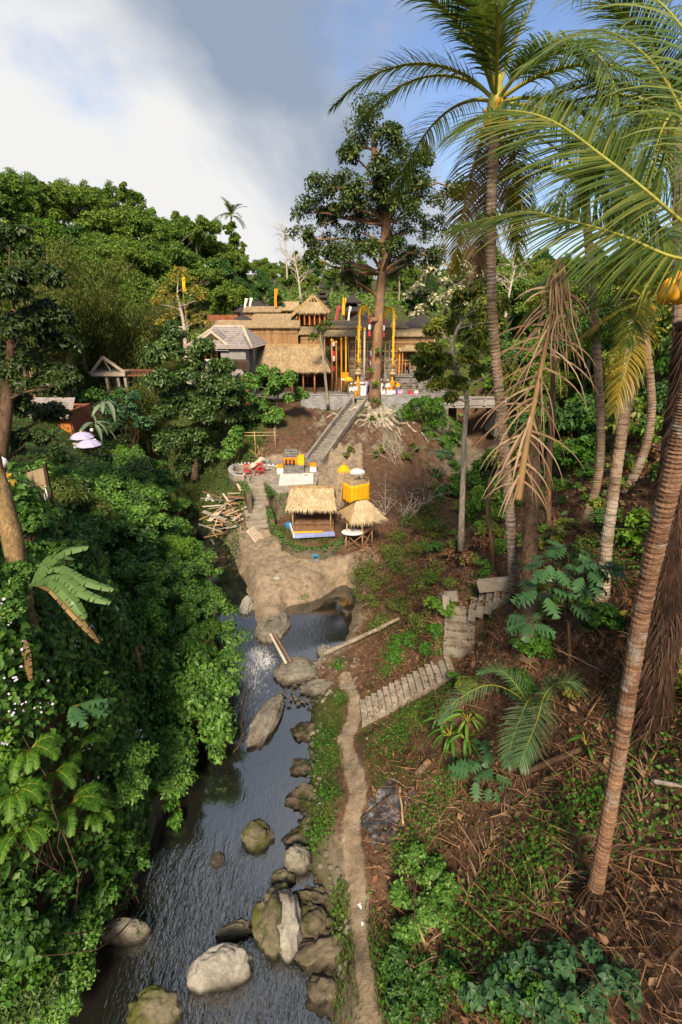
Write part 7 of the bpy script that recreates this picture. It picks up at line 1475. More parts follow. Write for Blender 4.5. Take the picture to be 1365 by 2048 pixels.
# palm B: the nearest, with the ringed trunk; its crown stands just outside the picture
topB = DD(1450, 520, 5.3); pB = [G(1190, 1785, 5.45), DD(1230, 1560, 9.3), DD(1285, 1220, 7.6), DD(1350, 925, 6.1), DD(1392, 740, 5.6), topB]
tB = thing('coconut_palm', 'nearest coconut palm with thick ringed orange brown trunk on the dry slope', 'palm tree', tuple(pB[0]), 'coconut palms'); palm_trunk(tB, pB, .135, .115, 'bark_palm_red', .085, 5, 1.25)
fr_ = [([topB, DD(1320, 405, 5.2), DD(1215, 320, 5.3), DD(1100, 240, 5.6), DD(1000, 222, 6.1), DD(930, 250, 6.6)], 1.2, 118, 'frond2', .6, (.1, -.85, .5)),
       ([topB, DD(1350, 515, 5.3), DD(1240, 470, 5.4), DD(1130, 440, 5.7), DD(1040, 425, 6.2), DD(905, 455, 7.0)], .95, 104, 'frond2', .75, (.1, -.8, .55)),
       ([topB + (0, 0, .2), DD(1400, 300, 5.6), DD(1300, 120, 6.0), DD(1180, 60, 6.6), DD(1050, 130, 7.4)], 1.05, 64, 'frond', .8, (.1, -.7, .6)),
       ([topB + (0, 0, .2), DD(1420, 300, 5.0), DD(1390, 100, 5.2), DD(1280, -20, 5.8), DD(1150, -10, 6.6)], 1.05, 60, 'frond', 1.0, (.1, -.7, .6)),
       ([topB, DD(1390, 480, 5.8), DD(1330, 460, 6.6), DD(1250, 500, 7.4), DD(1190, 600, 8.0)], 1.0, 70, 'frond', 1.3),
       ([topB, topB + (1.2, .6, .9), topB + (2.6, 1.2, .7), topB + (3.8, 1.6, -.6)], 1.0, 60, 'frond', 1.2), ([topB, topB + (.8, -1.2, .8), topB + (1.6, -2.4, .6), topB + (2.2, -3.4, -.6)], 1.0, 60, 'frond', 1.2), ([topB, topB + (1.2, 1.6, .8), topB + (2.2, 3.0, .4), topB + (2.8, 4.2, -.9)], 1.0, 60, 'frond', 1.2)]
for i, (cv, L, n, mt, dr, *up_) in enumerate(fr_): frond_obj(tB, [np.array(p) for p in cv], L, n, 900 + i, mt, droop=dr, wid=.023, r0=.022, vshape=.0 if up_ else .15, sweep=.38 if up_ else .55, segs=5, up=up_[0] if up_ else None)
rng = np.random.RandomState(8); V, F = ICO2
for px, py in ((1338, 575), (1352, 560), (1330, 592), (1360, 590), (1348, 585), (1372, 570)):
    q = DD(px, py, 5.6 + rng.uniform(-.2, .2)); put('coconut', np_mesh('coconut', V * np.array([.085, .085, .11]) + q, F, M['coconut'], True), None, tB)
m = MB(); m.tube([topB + (0, 0, -.5), topB, topB + (0, 0, .5)], [.2, .26, .1], 10); put('crown_shaft', m, M['rachis'], tB, True)
m = MB(); m.tube([topB, DD(1385, 545, 5.5), DD(1350, 570, 5.6)], .03, 6); put('fruit_stalk', m, M['rachis'], tB, True)
for i in range(22):
    a = i * .2856 + rng.uniform(-.1, .1); d = np.array([math.cos(a), math.sin(a), 0]); b0 = np.array(pB[0]); P = [b0 + d * .1 + (0, 0, .22), b0 + d * .24 + (0, 0, .06)] + [np.array([*(b0 + d * r_)[:2], tz(*(b0 + d * r_)[:2]) + .015]) for r_ in (.36, .5 + .3 * rng.rand())]; m = MB(); m.tube(P, [.03, .025, .018, .008], 5); put('root', m, M['bark_fibre'], tB, True)
# the great dry frond hanging beside palm A
dry = thing('dry_palm_frond', 'huge dead pinkish brown palm frond hanging in front of the gully', 'palm frond', DD(1035, 1010, 6.3))
cvd = [DD(1120, 520, 5.9), DD(1108, 610, 6.0), DD(1086, 720, 6.1), DD(1064, 830, 6.2), DD(1048, 920, 6.25), DD(1036, 1000, 6.3)]
rng = np.random.RandomState(31)
(V, F), C_ = frond(cvd, 1.0, 70, rng, 1.7, .024, .5, up=(0, -1, .2), vshape=-.05, segs=7, cut=lambda t: (np.random.RandomState(2).rand(len(t)) < .58) & (t < .9), jit=.34); put('leaflets', np_mesh('leaflets', V, F, M['dryfrond']), None, dry, kind='stuff')
m = MB(); m.tube(C_, np.r_[np.linspace(.02, .04, 30), np.linspace(.045, .05, 10)], 8); put('rachis', m, M['rachis_dry'], dry, True)
Ps = []
for i in range(26):
    a = DD(1118 + rng.normal(0, 8), 530 + rng.normal(0, 8), 5.9); b = DD(1112 + rng.normal(0, 22), 640 + rng.uniform(-30, 120), 5.95); P = np.linspace(a, b, 6) + rng.normal(0, .02, (6, 3)); m = MB(); m.tube(P, np.linspace(.014, .004, 6), 4); Ps.append(m)
mm = MB()
for m in Ps: mm.add(np.concatenate(m.V), m.F)
put('withered_strands', mm, M['dryfrond'], dry, kind='stuff')
# palm C and further palms
pC = [G(1205, 1205, 8.1), DD(1215, 1080, 15.2), DD(1245, 860, 14.8), DD(1272, 720, 14.4), DD(1288, 600, 14)]
palm('slim coconut palm with pale curved trunk in the middle of the right slope', pC, .19, .13, 'bark_palm', 22, 72, .85, nuts=4, kinds=[1, 2, 3, 4, 7, 8, 2, 3, 4, 5, 0])
pD = [G(1352, 1330, 9.4), DD(1356, 1150, 11.2), DD(1360, 800, 10.5), DD(1362, 480, 10), DD(1360, 250, 9.8)]
palm('coconut palm whose trunk runs along the right edge of the picture', pD, .17, .14, 'bark_palm', 10, 73, .9, kinds=[1, 2, 3, 7, 8, 2, 3, 4])
for (px, py, z, ptx, pty, Y, s_, lb, sd) in [(1255, 985, 9.4, 1235, 330, 27, .9, 'coconut palm behind the slim curved one, crown high above the slope', 74), (1160, 1072, 7.7, 1170, 380, 21, .95, 'coconut palm rising behind the great dry frond', 75), (1330, 900, 12.5, 1330, 260, 34, 1.0, 'distant coconut palm near the right edge', 76)]:
    b_ = G(px, py, z); pts = [b_, np.array([b_[0] + .1, b_[1], b_[2] + 4]), D(ptx, pty, b_[1] + .5)]; palm(lb, pts, .19, .14, 'bark_palm', 12, sd, s_, kinds=[0, 1, 2, 3, 7, 8, 2, 3, 4])
b_ = D(465, 520, 118); palm('small distant coconut palm on the skyline of the left hill', [np.array([b_[0], 118, tz(b_[0], 118)]), D(463, 470, 118), D(463, 432, 118)], .2, .15, 'bark_palm', 16, 77, .85, kinds=[1, 2, 3, 4, 0])
b_ = D(722, 560, 100)
palm('distant coconut palm leaning at the left picture edge', [np.array([-21.5, 25, tz(-21.5, 25)]), np.array([-20.6, 24, 14.0]), np.array([-20.2, 23.5, 17.2])], .18, .14, 'bark_palm', 14, 78, .8, kinds=[2, 3, 4, 7])
# fibrous sugar palm trunks, creeper trunks and bare trunks on the right slope
def post_trunk(name, label, pts, r0, r1, mat, seed=0, hairy=0, group='trunks on the right slope', cat='tree', creeper=None, per=0):
    t = thing(name, label, cat, tuple(pts[0]), group); P = smooth_line(pts, 26); rs_ = np.random.RandomState(seed); m = MB(); m.tube(P + fbm(P * 2 + seed, 3)[:, None] * r0 * .5, np.linspace(r0, r1, 26) * (1 + fbm(P * 3 + seed, 3) * .5), 12); put('trunk', m, M[mat], t, True)
    if hairy:
        k = hairy; i = rs_.randint(0, 25, k); f = rs_.rand(k, 1); b = P[i] * (1 - f) + P[i + 1] * f; a = rs_.uniform(0, 2 * PI, k); rad = (r0 + (r1 - r0) * i / 25)[:, None]; d = np.stack([np.cos(a), np.sin(a), np.zeros(k)], 1); b = b + d * rad * .9; L = rs_.uniform(.15, .55, (k, 1)); e = b + d * .5 * L + np.array([0, 0, -1]) * L + rs_.normal(0, .06, (k, 3)); s2 = np.cross(d, (0, 0, 1)) * .012
        V = np.stack([b - s2, b + s2, e], 1).reshape(-1, 3); put('fibres', np_mesh('fibres', V, np.arange(len(V)).reshape(-1, 3), M['litter' if mat != 'bark_fibre' else 'fibre']), None, t, kind='stuff')
    if creeper:
        rng2 = np.random.RandomState(seed + 1); k = per; i = rng2.randint(0, 25, k); a = rng2.uniform(0, 2 * PI, k); d = np.stack([np.cos(a), np.sin(a), .3 + 0 * a], 1); V, F = leaf_cloud(P[i] + d * (r0 * 1.1) * rng2.uniform(.9, 1.5, (k, 1)), d, .16, rng2, LEAF4); put('creeper', np_mesh('creeper', V, F, M[creeper]), None, t)
    return t
M['fibre'] = leaf_mat('black palm fibre hair', [(0.02, 0.012, 0.008), (0.06, 0.032, 0.02), (0.12, 0.065, 0.04)], .05, .8)
post_trunk('sugar_palm_trunk', 'thick black hairy palm trunk behind the nearest palm', [G(1300, 1480, 7.5), DD(1318, 1300, 10.6), DD(1345, 1080, 10.2), DD(1372, 860, 9.8), DD(1392, 640, 9.4)], .42, .36, 'bark_fibre', 3, 2600)
post_trunk('creeper_trunk', 'vine wrapped brown trunk beside the tall grey palm', [G(1056, 1330, 6.0), DD(1060, 1200, 17.2), DD(1062, 1050, 18), DD(1068, 950, 18.4), DD(1064, 850, 18.6)], .34, .22, 'bark_brown', 5, 1500, creeper='leaf_vine', per=260)
for pts, r_, mt, lb in [([G(1098, 1058, 7.0), D(1096, 960, 21), D(1104, 840, 21.2), D(1108, 700, 21.5)], .16, 'bark_red', 'bare reddish trunk just right of the vine wrapped trunk'), ([G(986, 1146, 6.0), D(984, 1080, 18.8), D(976, 1020, 19), D(982, 960, 19.2)], .11, 'bark_brown', 'thin dark trunk left of the tall grey palm'), ([G(1256, 992, 9.4), D(1250, 900, 25.5), D(1246, 780, 26), D(1262, 640, 26.5)], .17, 'bark_pale', 'pale double trunk standing between the palms'), ([G(1228, 980, 9.2), D(1236, 900, 24.5), D(1232, 800, 25)], .1, 'bark_lit', 'short sunlit stem beside the pale double trunk')]:
    post_trunk('branchless_tree', lb, pts, r_, r_ * .7, mt, int(r_ * 100))
tr = [DD(58, 1260, 12.2), DD(38, 1160, 12), DD(26, 1090, 12), DD(6, 1000, 12), DD(-14, 920, 12), DD(-50, 780, 12)]
post_trunk('smooth_trunk', 'thick sunlit smooth trunk leaning at the left picture edge', tr, .25, .19, 'bark_lit', 9, group='left bank trunks')
# low feather palm on the right slope
lp = thing('feather_palm', 'low feather palm spreading grey green fronds above the ginger plants', 'palm tree', G(1075, 1455, 5.2)); b_ = G(1075, 1450, 5.2)
for i, (cv, L) in enumerate([([b_, DD(1040, 1395, 14.6), DD(980, 1370, 14.2), DD(915, 1400, 14), DD(880, 1440, 14)], .55), ([b_, DD(1090, 1390, 14.2), DD(1120, 1365, 13.8), DD(1165, 1370, 13.6), DD(1205, 1392, 13.5)], .75), ([b_, DD(1060, 1400, 14), DD(1040, 1440, 13.4), DD(1025, 1480, 13), DD(1015, 1530, 12.8)], .6), ([b_, DD(1085, 1400, 13.6), DD(1075, 1440, 13), DD(1055, 1490, 12.6), DD(1040, 1530, 12.4)], .65), ([b_, DD(1040, 1380, 15), DD(1000, 1340, 15.2), DD(960, 1345, 15.4)], .5), ([b_, DD(1100, 1390, 14.6), DD(1130, 1350, 15), DD(1160, 1345, 15.3)], .5)]):
    frond_obj(lp, cv, L, 46, 950 + i, 'frondfeather', droop=.7, wid=.04, r0=.02, vshape=.2, sweep=.5)
# small feather palm fronds near the long stairs (grey green)
fp = thing('feather_palm', 'pale grey green feather palm at the head of the long stairs', 'palm tree', D(775, 880, 51)); b_ = D(775, 875, 51)
for i, e in enumerate([(705, 838), (725, 822), (755, 818), (800, 828), (815, 850), (740, 862), (800, 880), (770, 845)]):
    mid = D((775 + e[0]) / 2, min(875, e[1]) - 14, 51 + (i % 3 - 1) * .8); frond_obj(fp, [b_, mid, D(e[0], e[1], 51 + (i % 3 - 1) * 1.4), D(e[0] + (e[0] - 775) * .25, e[1] + 28, 51 + (i % 3 - 1) * 1.6)], .8, 30, 970 + i, 'frondblue', droop=.9, wid=.06, r0=.03)
for i in range(6):
    a = G(rng.uniform(780, 850), rng.uniform(870, 930), 4.5); frond_obj(fp, [a, a + (.8, .1, .9), a + (1.8, .2, .9), a + (2.7, .1, .2)], .6, 26, 990 + i, 'frondblue', droop=.8, wid=.05, r0=.02)
# ------------------------------------------------------------------ near vegetation
def HIT(px, py, lift=0.0):
    """where the sight line through a picture point meets the ground"""
    d = ray(px, py); t = np.concatenate([np.arange(3, 40, .1), np.arange(40, 160, .5)]); z = TZ(d[0] * t, d[1] * t); h = CAM_Z + d[2] * t - z
    k = np.where(h < 0)[0]
    if len(k) == 0: return DD(px, py, 100)
    i = max(k[0], 1); f = h[i - 1] / (h[i - 1] - h[i] + 1e-9); tt = t[i - 1] + (t[i] - t[i - 1]) * f; q = np.array([d[0] * tt, d[1] * tt, CAM_Z + d[2] * tt]); q[2] += lift; return q
def HITS(pp):
    pp = np.asarray(pp, float); return np.array([HIT(*p) for p in pp])
def depth_of(q): return q[1] * cp_ - (q[2] - CAM_Z) * sp_
def HC(lst, lift=.6, seed=0):
    """clumps standing on the ground under picture places: (px, py, radius px)"""
    out = []
    for a in lst: q = HIT(a[0], a[1]); r = a[2] * depth_of(q) / FPX; out.append((q[0], q[1], q[2] + r * lift, r))
    return out
def TN(x, y, e=.15):
    gx_ = (TZ(x + e, y) - TZ(x - e, y)) / (2 * e); gy_ = (TZ(x, y + e) - TZ(x, y - e)) / (2 * e); return unit(np.stack([-gx_, -gy_, np.ones_like(gx_)], -1))
def on_ground(n, x0, x1, y0, y1, rng, keep=None, slope=True):
    X = rng.uniform(x0, x1, n * 3); Y = rng.uniform(y0, y1, n * 3); N = TN(X, Y); w_ = 1 / np.maximum(N[:, 2], .12); ok = rng.rand(len(X)) < (w_ / 4 if slope else np.ones(len(X)))
    if keep is not None: ok &= keep(X, Y)
    X, Y, N = X[ok][:n], Y[ok][:n], N[ok][:n]; return np.stack([X, Y, TZ(X, Y)], 1), N
rng = np.random.RandomState(404)
# --- the vine covered cliff on the left
keepL = lambda X, Y: poly_sd(X, Y, RIV) > .25
P, N = on_ground(62000, -15, -5.8, .5, 18.5, rng, keepL)
N2 = N * np.array([1, 1, .6]) + np.array([.25, -.15, .2]); lump = fbm(P * .8 + 4, 3); P = P + N * (np.clip(.25 + lump * 2.2, 0, 1.3) * rng.uniform(.1, 1.0, len(P)))[:, None]
k = rng.rand(len(P)) < .86
kh = k & (rng.rand(len(P)) < .4); kl = k & ~kh; parts = [leaf_cloud(P[kh], N2[kh], .20, rng, HEART, .8, .9, jit=.35), leaf_cloud(P[kl], N2[kl], .21, rng, LEAF4, .75, .9, jit=.35)]
o = put('vine_cover', np_mesh('vine_cover', *join(parts), M['leaf_vine']), None); tag(o, 'curtain of heart leaved vines over the steep left bank', 'vines', kind='stuff')
o = put('vine_cover', np_mesh('vine_cover', *leaf_cloud(P[~k] + N[~k] * .15, N2[~k], .22, rng, LEAF4, .6, .7), M['leaf_bush']), None); tag(o, 'brighter leaves scattered through the vine curtain on the left bank', 'vines', kind='stuff')
P, N = on_ground(16000, -32, -7, 18, 62, rng, lambda X, Y: poly_sd(X, Y, RIV) > .2)
o = put('undergrowth', np_mesh('undergrowth', *leaf_cloud(P + N * rng.uniform(.05, .5, (len(P), 1)), N + np.array([0, 0, .4]), .26, rng, LEAF4, .6, .5), M['leaf_vine']), None); tag(o, 'low leafy undergrowth between the shrubs of the left bank', 'undergrowth', kind='stuff')
# --- shrubs massed along the left bank
def shrub_kind(seed, r, leafm, leaf, per, n=9, tmpl=LEAF4, wid=.6, droop=.55):
    rg = np.random.RandomState(seed); cl = []
    for i in range(n): d = rdir(1, rg, .25, -.2)[0]; cl.append((*(d * r * rg.uniform(.3, .72) * np.array([1, 1, .75]) + np.array([0, 0, r * .55])), r * rg.uniform(.34, .5)))
    m = MB()
    for c in cl: limb(m, (0, 0, -.6), c[:3], .05, .012, rg, 6, .1, 5)
    V, F = clump_leaves(cl, per, leaf, rg, tmpl, wid, droop, .85, 6); return m.mesh('stems', M['bark_brown'], True), np_mesh('foliage', V, F, M[leafm])
SK = [shrub_kind(1, 1.9, 'leaf_bush', .21, 500, 12), shrub_kind(2, 2.1, 'leaf_bush', .24, 430, 13), shrub_kind(3, 1.8, 'leaf_bush', .17, 620, 12), shrub_kind(4, 1.7, 'leaf_green', .19, 480, 11), shrub_kind(5, 1.9, 'leaf_gloss', .26, 380, 12, wid=.42), shrub_kind(6, 1.8, 'leaf_vine', .3, 260, 12, HEART, .85), shrub_kind(7, 1.7, 'leaf_lime', .2, 420, 11, wid=.35), shrub_kind(8, 1.9, 'leaf_bamboo', .26, 520, 11, LEAF2, .2, 1.0)]
SL = []
for y in np.arange(10.5, 48, 1.75):
    xe = np.interp(y, [10, 14, 19, 24, 29, 36, 44, 50], [-6.6, -6.2, -5.9, -7.6, -10.0, -13.6, -17.6, -21])
    for j in range(7 if y > 17 else 2):
        x = xe - .3 - j * 1.75 + rng.uniform(-.45, .45); yy = y + rng.uniform(-.6, .6)
        if y < 17 and j > 0 and rng.rand() < .5: continue
        qq = toPX((x, yy, max(tz(x, yy), .4) + 2.2))
        if qq[0] < 250 and qq[1] < 925: continue
        s_ = rng.uniform(.7, 1.15) * (.85 if j == 0 else 1); SL.append((x, yy, max(tz(x, yy), .4) + (.0 if j else .25), s_, rng.choice(8, p=[.2, .2, .17, .1, .12, .08, .07, .06])))
lab = []
for a in SL: lab.append((round(toPX((a[0], a[1], a[2] + 1))[1] / 60), toPX((a[0], a[1], a[2] + 1))[0], a))
rowsL = {}
for r_, qx, a in lab: rowsL.setdefault(r_, []).append((qx, a))
for ri, r_ in enumerate(sorted(rowsL)):
    for i, (qx, a) in enumerate(sorted(rowsL[r_], key=lambda e: e[0])):
        t = thing('bank_shrub', f'leafy green shrub on the left bank, {ORD[ri]} row from the back, {ORD[i]} from the left', 'shrub', a[:3], 'leafy shrubs massed on the left bank'); t.rotation_euler[2] = rng.uniform(0, 6.28); t.scale = (a[3], a[3], a[3] * rng.uniform(.85, 1.15)); st, fo = SK[a[4]]; loc_obj('stems', st, t); loc_obj('foliage', fo, t)
# --- plants of the near left bank
def lance(n=5):
    V = []; F = []
    for i in range(n + 1):
        f = i / n; w_ = .5 * math.sin(PI * min(.97, .12 + .85 * f)) ** .7 if i < n else .02; z = -.55 * f ** 2.2; V += [[-w_, f, z + .08], [0, f, z], [w_, f, z + .08]]
    for i in range(n): b = 3 * i; F += [[b, b + 1, b + 4], [b, b + 4, b + 3], [b + 1, b + 2, b + 5], [b + 1, b + 5, b + 4]]
    return np.array(V), np.array(F)
LANCE = lance()
ban = thing('banana_plant', 'banana plant with long pale leaves on top of the vine bank', 'banana plant', DD(50, 1180, 11.6)); bb = DD(62, 1172, 11.6)
def banana_leaf(parent, pts, W, mat, seed, torn=.35, nm='leaf'):
    rg = np.random.RandomState(seed); C_ = smooth_line(pts, 22); T = unit(np.gradient(C_, axis=0)); V = []; F = []; n = 0
    S_ = unit(np.cross(T, np.array([0, -.35, 1.0])))
    U_ = np.cross(S_, T)
    for sgn in (-1, 1):
        i = 2
        while i < 21:
            k = int(rg.randint(1, 4)); j = min(21, i + k); dz = rg.normal(0, .02); 
            for a in (i, j):
                w_ = W * math.sin(PI * min(.98, (a - 1.0) / 21)) ** .55; g_ = .02; e = C_[a] + S_[a] * sgn * w_ * .92 - T[a] * (g_ if a == j else -g_) - U_[a] * w_ * (.32 + dz); V += [C_[a] + U_[a] * .008, (C_[a] + e) / 2 + U_[a] * w_ * .10, e]
            F += [[n, n + 1, n + 4], [n, n + 4, n + 3], [n + 1, n + 2, n + 5], [n + 1, n + 5, n + 4]]; n += 6; i = j
    o = put(nm, np_mesh(nm, np.array(V), np.array(F), M[mat], True), None, parent); m = MB(); m.tube(C_, np.linspace(.022, .005, 22), 6); put('midrib', m, M['leaf_banana'], o, True)
for i, (e, W, mt) in enumerate([([(95, 1130, 11.5), (130, 1102, 11.4), (178, 1094, 11.4)], 0.156, 'leaf_banana'), ([(110, 1135, 11.4), (165, 1160, 11.0), (228, 1180, 10.9)], 0.137, 'leaf_banana'), ([(115, 1150, 11.1), (165, 1185, 10.7), (222, 1206, 10.6)], 0.137, 'leaf_banana'), ([(100, 1160, 11.1), (140, 1195, 10.7), (172, 1238, 10.7)], 0.156, 'leaf_banana'), ([(95, 1175, 11.1), (140, 1220, 10.7), (172, 1255, 10.7), (200, 1286, 10.9)], 0.085, 'leaf_old'), ([(85, 1130, 11.9), (110, 1110, 12.2), (150, 1118, 12.6)], 0.130, 'leaf_banana'), ([(30, 1150, 11.9), (-10, 1140, 12.1)], 0.130, 'leaf_banana')]):
    banana_leaf(ban, [bb] + [DD(*q) for q in e], W, mt, 60 + i)
for i, (a, b, c) in enumerate([((45, 1270), (52, 1310), (60, 1362)), ((255, 1268), (272, 1300), (282, 1345)), ((262, 1272), (280, 1290), (288, 1310))]):
    q = HIT(b[0], b[1]); dp = depth_of(q) - .7; t = thing('withered_leaf', ['hanging withered banana leaf on the vine curtain near the left edge', 'long curled withered leaf hanging from the vine bank', 'small curled withered leaf beside the long one on the vine bank'][i], 'dead leaf', DD(*a, dp)); banana_leaf(t, [DD(*a, dp), DD(*b, dp - .1), DD(*c, dp)], .10, 'leaf_old', 80 + i, nm='blade')
m = MB(); m.tube([HIT(40, 1210), bb], [.1, .06], 9); put('stem', m, M['leaf_banana'], ban, True)
def fern(label, px, py, n, L, seed, group='ferns on the left bank', mat='leaf_fern', lead=.9):
    q = HIT(px, py); q = q + unit(np.array([0, 0, CAM_Z]) - q) * lead; rg = np.random.RandomState(seed); t = thing('fern', label, 'fern', q, group)
    for i in range(n):
        a = rg.uniform(-2.3, 1.0); d = np.array([math.cos(a), math.sin(a), 0]); s_ = L * rg.uniform(.75, 1.15); frond_obj(t, [q, q + d * s_ * .4 + (0, 0, s_ * .3), q + d * s_ * .8 + (0, 0, s_ * .22), q + d * s_ * 1.1 + (0, 0, -s_ * .12)], s_ * .28, 26, seed * 10 + i, mat, droop=.3, wid=.05 * s_ + .012, r0=.008, vshape=.05, sweep=.25, segs=2)
for i, (px, py, n, L, lb) in enumerate([(60, 1500, 8, .62, 'bright fern near the left edge below the lobed leaves'), (140, 1610, 8, .7, 'large bright fern in the middle of the vine bank'), (30, 1585, 7, .55, 'fern at the left edge beside the large bright fern'), (110, 1545, 7, .58, 'fern just above the large bright fern'), (190, 1625, 6, .5, 'small fern right of the large bright fern'), (50, 1660, 7, .55, 'fern low on the vine bank near the left edge'), (160, 1500, 6, .55, 'fern right of the lobed leaves')]): fern(lb, px, py, n, L, 300 + i)
def rosette(name, label, base, n, size, mat, seed, tmpl=LOBED, wid=.62, up=.7, cat='plant', group=None, droop=.3, stem=.35, facing=None, leafname='leaf'):
    """a plant of large leaves, every leaf a part"""
    rg = np.random.RandomState(seed); t = thing(name, label, cat, base, group); T, F = tmpl; base = np.array(base); meshes = []
    for v in range(2):
        m_ = np_mesh(leafname, T * np.array([wid, 1, 1 + .5 * v]), F, M[mat]); meshes.append(m_)
    m = MB()
    for i in range(n):
        a = i * 2.4 + rg.uniform(-.4, .4) if facing is None else facing + rg.uniform(-1.3, 1.3); el = up * rg.uniform(.4, 1.2); d = np.array([math.cos(a) * math.cos(el), math.sin(a) * math.cos(el), math.sin(el)]); e = d * stem * rg.uniform(.5, 1.2) + np.array([0, 0, .12 * rg.rand()]); m.tube([(0, 0, 0), e * .5 + (0, 0, .04), e], .012 * (size + .4), 5, caps=False)
        q = Vector((math.cos(a), math.sin(a), rg.uniform(-.5, .25))).normalized(); R_ = q.to_track_quat('Y', 'Z'); loc_obj(leafname, meshes[i % 2], t, e, (R_ @ Euler((0, rg.uniform(-.3, .3), 0)).to_quaternion()).to_euler(), size * rg.uniform(.7, 1.15))
    loc_obj('stems', m.mesh('stems', M['rachis'], True), t); return t
def lead(px, py, f): q = HIT(px, py); return q + unit(np.array([0, 0, CAM_Z]) - q) * f
rosette('lobed_leaf_plant', 'young breadfruit plant with large grey lobed leaves in the vine bank', lead(145, 1420, .9), 8, .75, 'leaf_blue', 411, facing=-.8, stem=.25)
for i, (px, py, n, lb) in enumerate([(120, 1010, 6, 'taro plant with broad bright leaves below the matting shelter'), (145, 1035, 4, 'small taro plant among the vines right of the broad one'), (45, 900, 6, 'broad leaved taro at the left edge above the trunk')]): rosette('taro_plant', lb, lead(px, py, .7), n, .55 if i < 2 else .8, 'leaf_green', 420 + i, HEART, .95, .9, stem=.5)
for i, (px, py, n, sz, lb) in enumerate([(190, 860, 9, 1.7, 'ragged banana clump beside the lavender parasols'), (210, 815, 8, 1.6, 'banana clump in front of the footbridge tower'), (170, 830, 7, 1.6, 'banana clump left of the footbridge tower foot')]):
    rosette('banana_clump', lb, D(px, py, 46 + i * 3) , n, sz, 'frondblue', 430 + i, LANCE, .3, 1.1, 'banana plant', stem=.6)
for i, (px, py, lb) in enumerate([(110, 1270, 'bright star shaped seedling on the vine curtain'), (175, 1330, 'bright shoot of lance leaves above the fern group')]): rosette('seedling', lb, lead(px, py, .9), 8, .35, 'leaf_lime', 440 + i, LANCE, .3, .3, stem=.08)
# low leafy bushes at the foot of the vine bank
for i, (cl, lf, sz, lb, mt) in enumerate([([(240, 1760, 34), (270, 1720, 34), (220, 1720, 34), (120, 1900, 40), (60, 1880, 50), (40, 1960, 60), (200, 1790, 36), (170, 1820, 30), (250, 1690, 26), (150, 1860, 26)], 240, .17, 'bright broad leaved bush at the foot of the vine bank', 'leaf_green'), ([(350, 1560, 22), (360, 1520, 22), (340, 1600, 22), (355, 1640, 16)], 200, .18, 'lime leaved creeper edge hanging over the dark river', 'leaf_green'), ([(30, 1560, 40), (60, 1620, 40), (20, 1650, 40), (90, 1650, 36), (20, 1500, 34)], 230, .13, 'light green small leaved bush among the ferns', 'leaf_lime'), ([(60, 1760, 40), (110, 1780, 40), (30, 1800, 40), (150, 1740, 30)], 220, .15, 'dark bush in the lower left corner', 'leaf_vine')]):
    c2 = []
    for a in cl: q = lead(a[0], a[1], .6); c2.append((*q, a[2] * depth_of(q) / FPX))
    shrub('bank_bush', lb, c2, mt, sz, lf, 450 + i, 'bushes at the foot of the vine bank', sub=6)
for i, (px, py, k) in enumerate([(20, 1240, 0), (70, 1215, 2), (110, 1180, 1), (60, 1075, 2), (100, 1050, 0), (20, 1190, 1), (130, 1120, 2), (30, 1060, 3)]):
    q = lead(px, py, .25); t = thing('bank_shrub', f'leafy shrub on the brow of the vine bank, {ORD[i]} of those round the smooth trunk', 'shrub', q, 'leafy shrubs round the smooth trunk'); t.rotation_euler[2] = rng.uniform(0, 6.28); t.scale = (.36, .36, .34); loc_obj('stems', SK[k][0], t); loc_obj('foliage', SK[k][1], t)
for i, (cl, lb) in enumerate([([(110, 910, 16), (130, 922, 14), (95, 925, 14)], 'dark bush just below the lavender parasols'), ([(235, 905, 18), (250, 885, 16), (225, 925, 14)], 'green bush right of the lavender parasols'), ([(215, 870, 14), (240, 860, 16)], 'green bush behind the ragged banana clump'), ([(100, 880, 12), (85, 870, 14)], 'small bush in front of the brick house door')]):
    shrub('garden_bush', lb, HC(cl, .45), 'leaf_gloss', .34, 520, 460 + i, 'bushes round the brick house')
for i, (px, py, k) in enumerate([(15, 1995, 1), (70, 1985, 4), (120, 1960, 0), (50, 1925, 2), (10, 1890, 5), (120, 1900, 2), (170, 1870, 0), (20, 2040, 4), (90, 2035, 2)]):
    q = HIT(px, py); t = thing('bank_shrub', f'dark leafy shrub in the lower left corner, {ORD[i]} of those at the water', 'shrub', q, 'shrubs in the lower left corner'); t.rotation_euler[2] = rng.uniform(0, 6.28); t.scale = (.55, .55, .5); loc_obj('stems', SK[k][0], t); loc_obj('foliage', SK[k][1], t)
# overhanging bright bush spray
c2 = [(*q, r) for q, r in ((G(440, 1440, 1.6), 1.1), (G(430, 1380, 1.8), 1.2), (G(455, 1330, 1.6), 1.0), (G(410, 1330, 2.2), 1.3), (G(450, 1480, 1.0), .7), (G(465, 1270, 1.8), .9), (G(400, 1420, 2.0), 1.2), (G(440, 1220, 2.2), 1.2))]
shrub('overhanging_bush', 'bright green bush spray overhanging the dark river bend', c2, 'leaf_bush', .23, 520, 470, sub=7)
# petals
pts = HITS([(rng.uniform(0, 300), rng.uniform(1190, 1640)) for _ in range(26)]); V = []; pts = pts[pts[:, 2] > .8]
pts = pts + unit(np.array([0, 0, CAM_Z]) - pts) * .95
parts = []
for p in pts:
    k = rng.randint(3, 7); parts.append(leaf_cloud(p + rng.normal(0, .09, (k, 3)), np.tile([[.3, -.6, .6]], (k, 1)), .065, rng, LEAF4, 1.0, .1))
o = put('vine_blossoms', np_mesh('vine_blossoms', *join(parts), M['petal']), None); tag(o, 'small lavender blossoms dotted over the vine curtain', 'blossoms', kind='stuff')
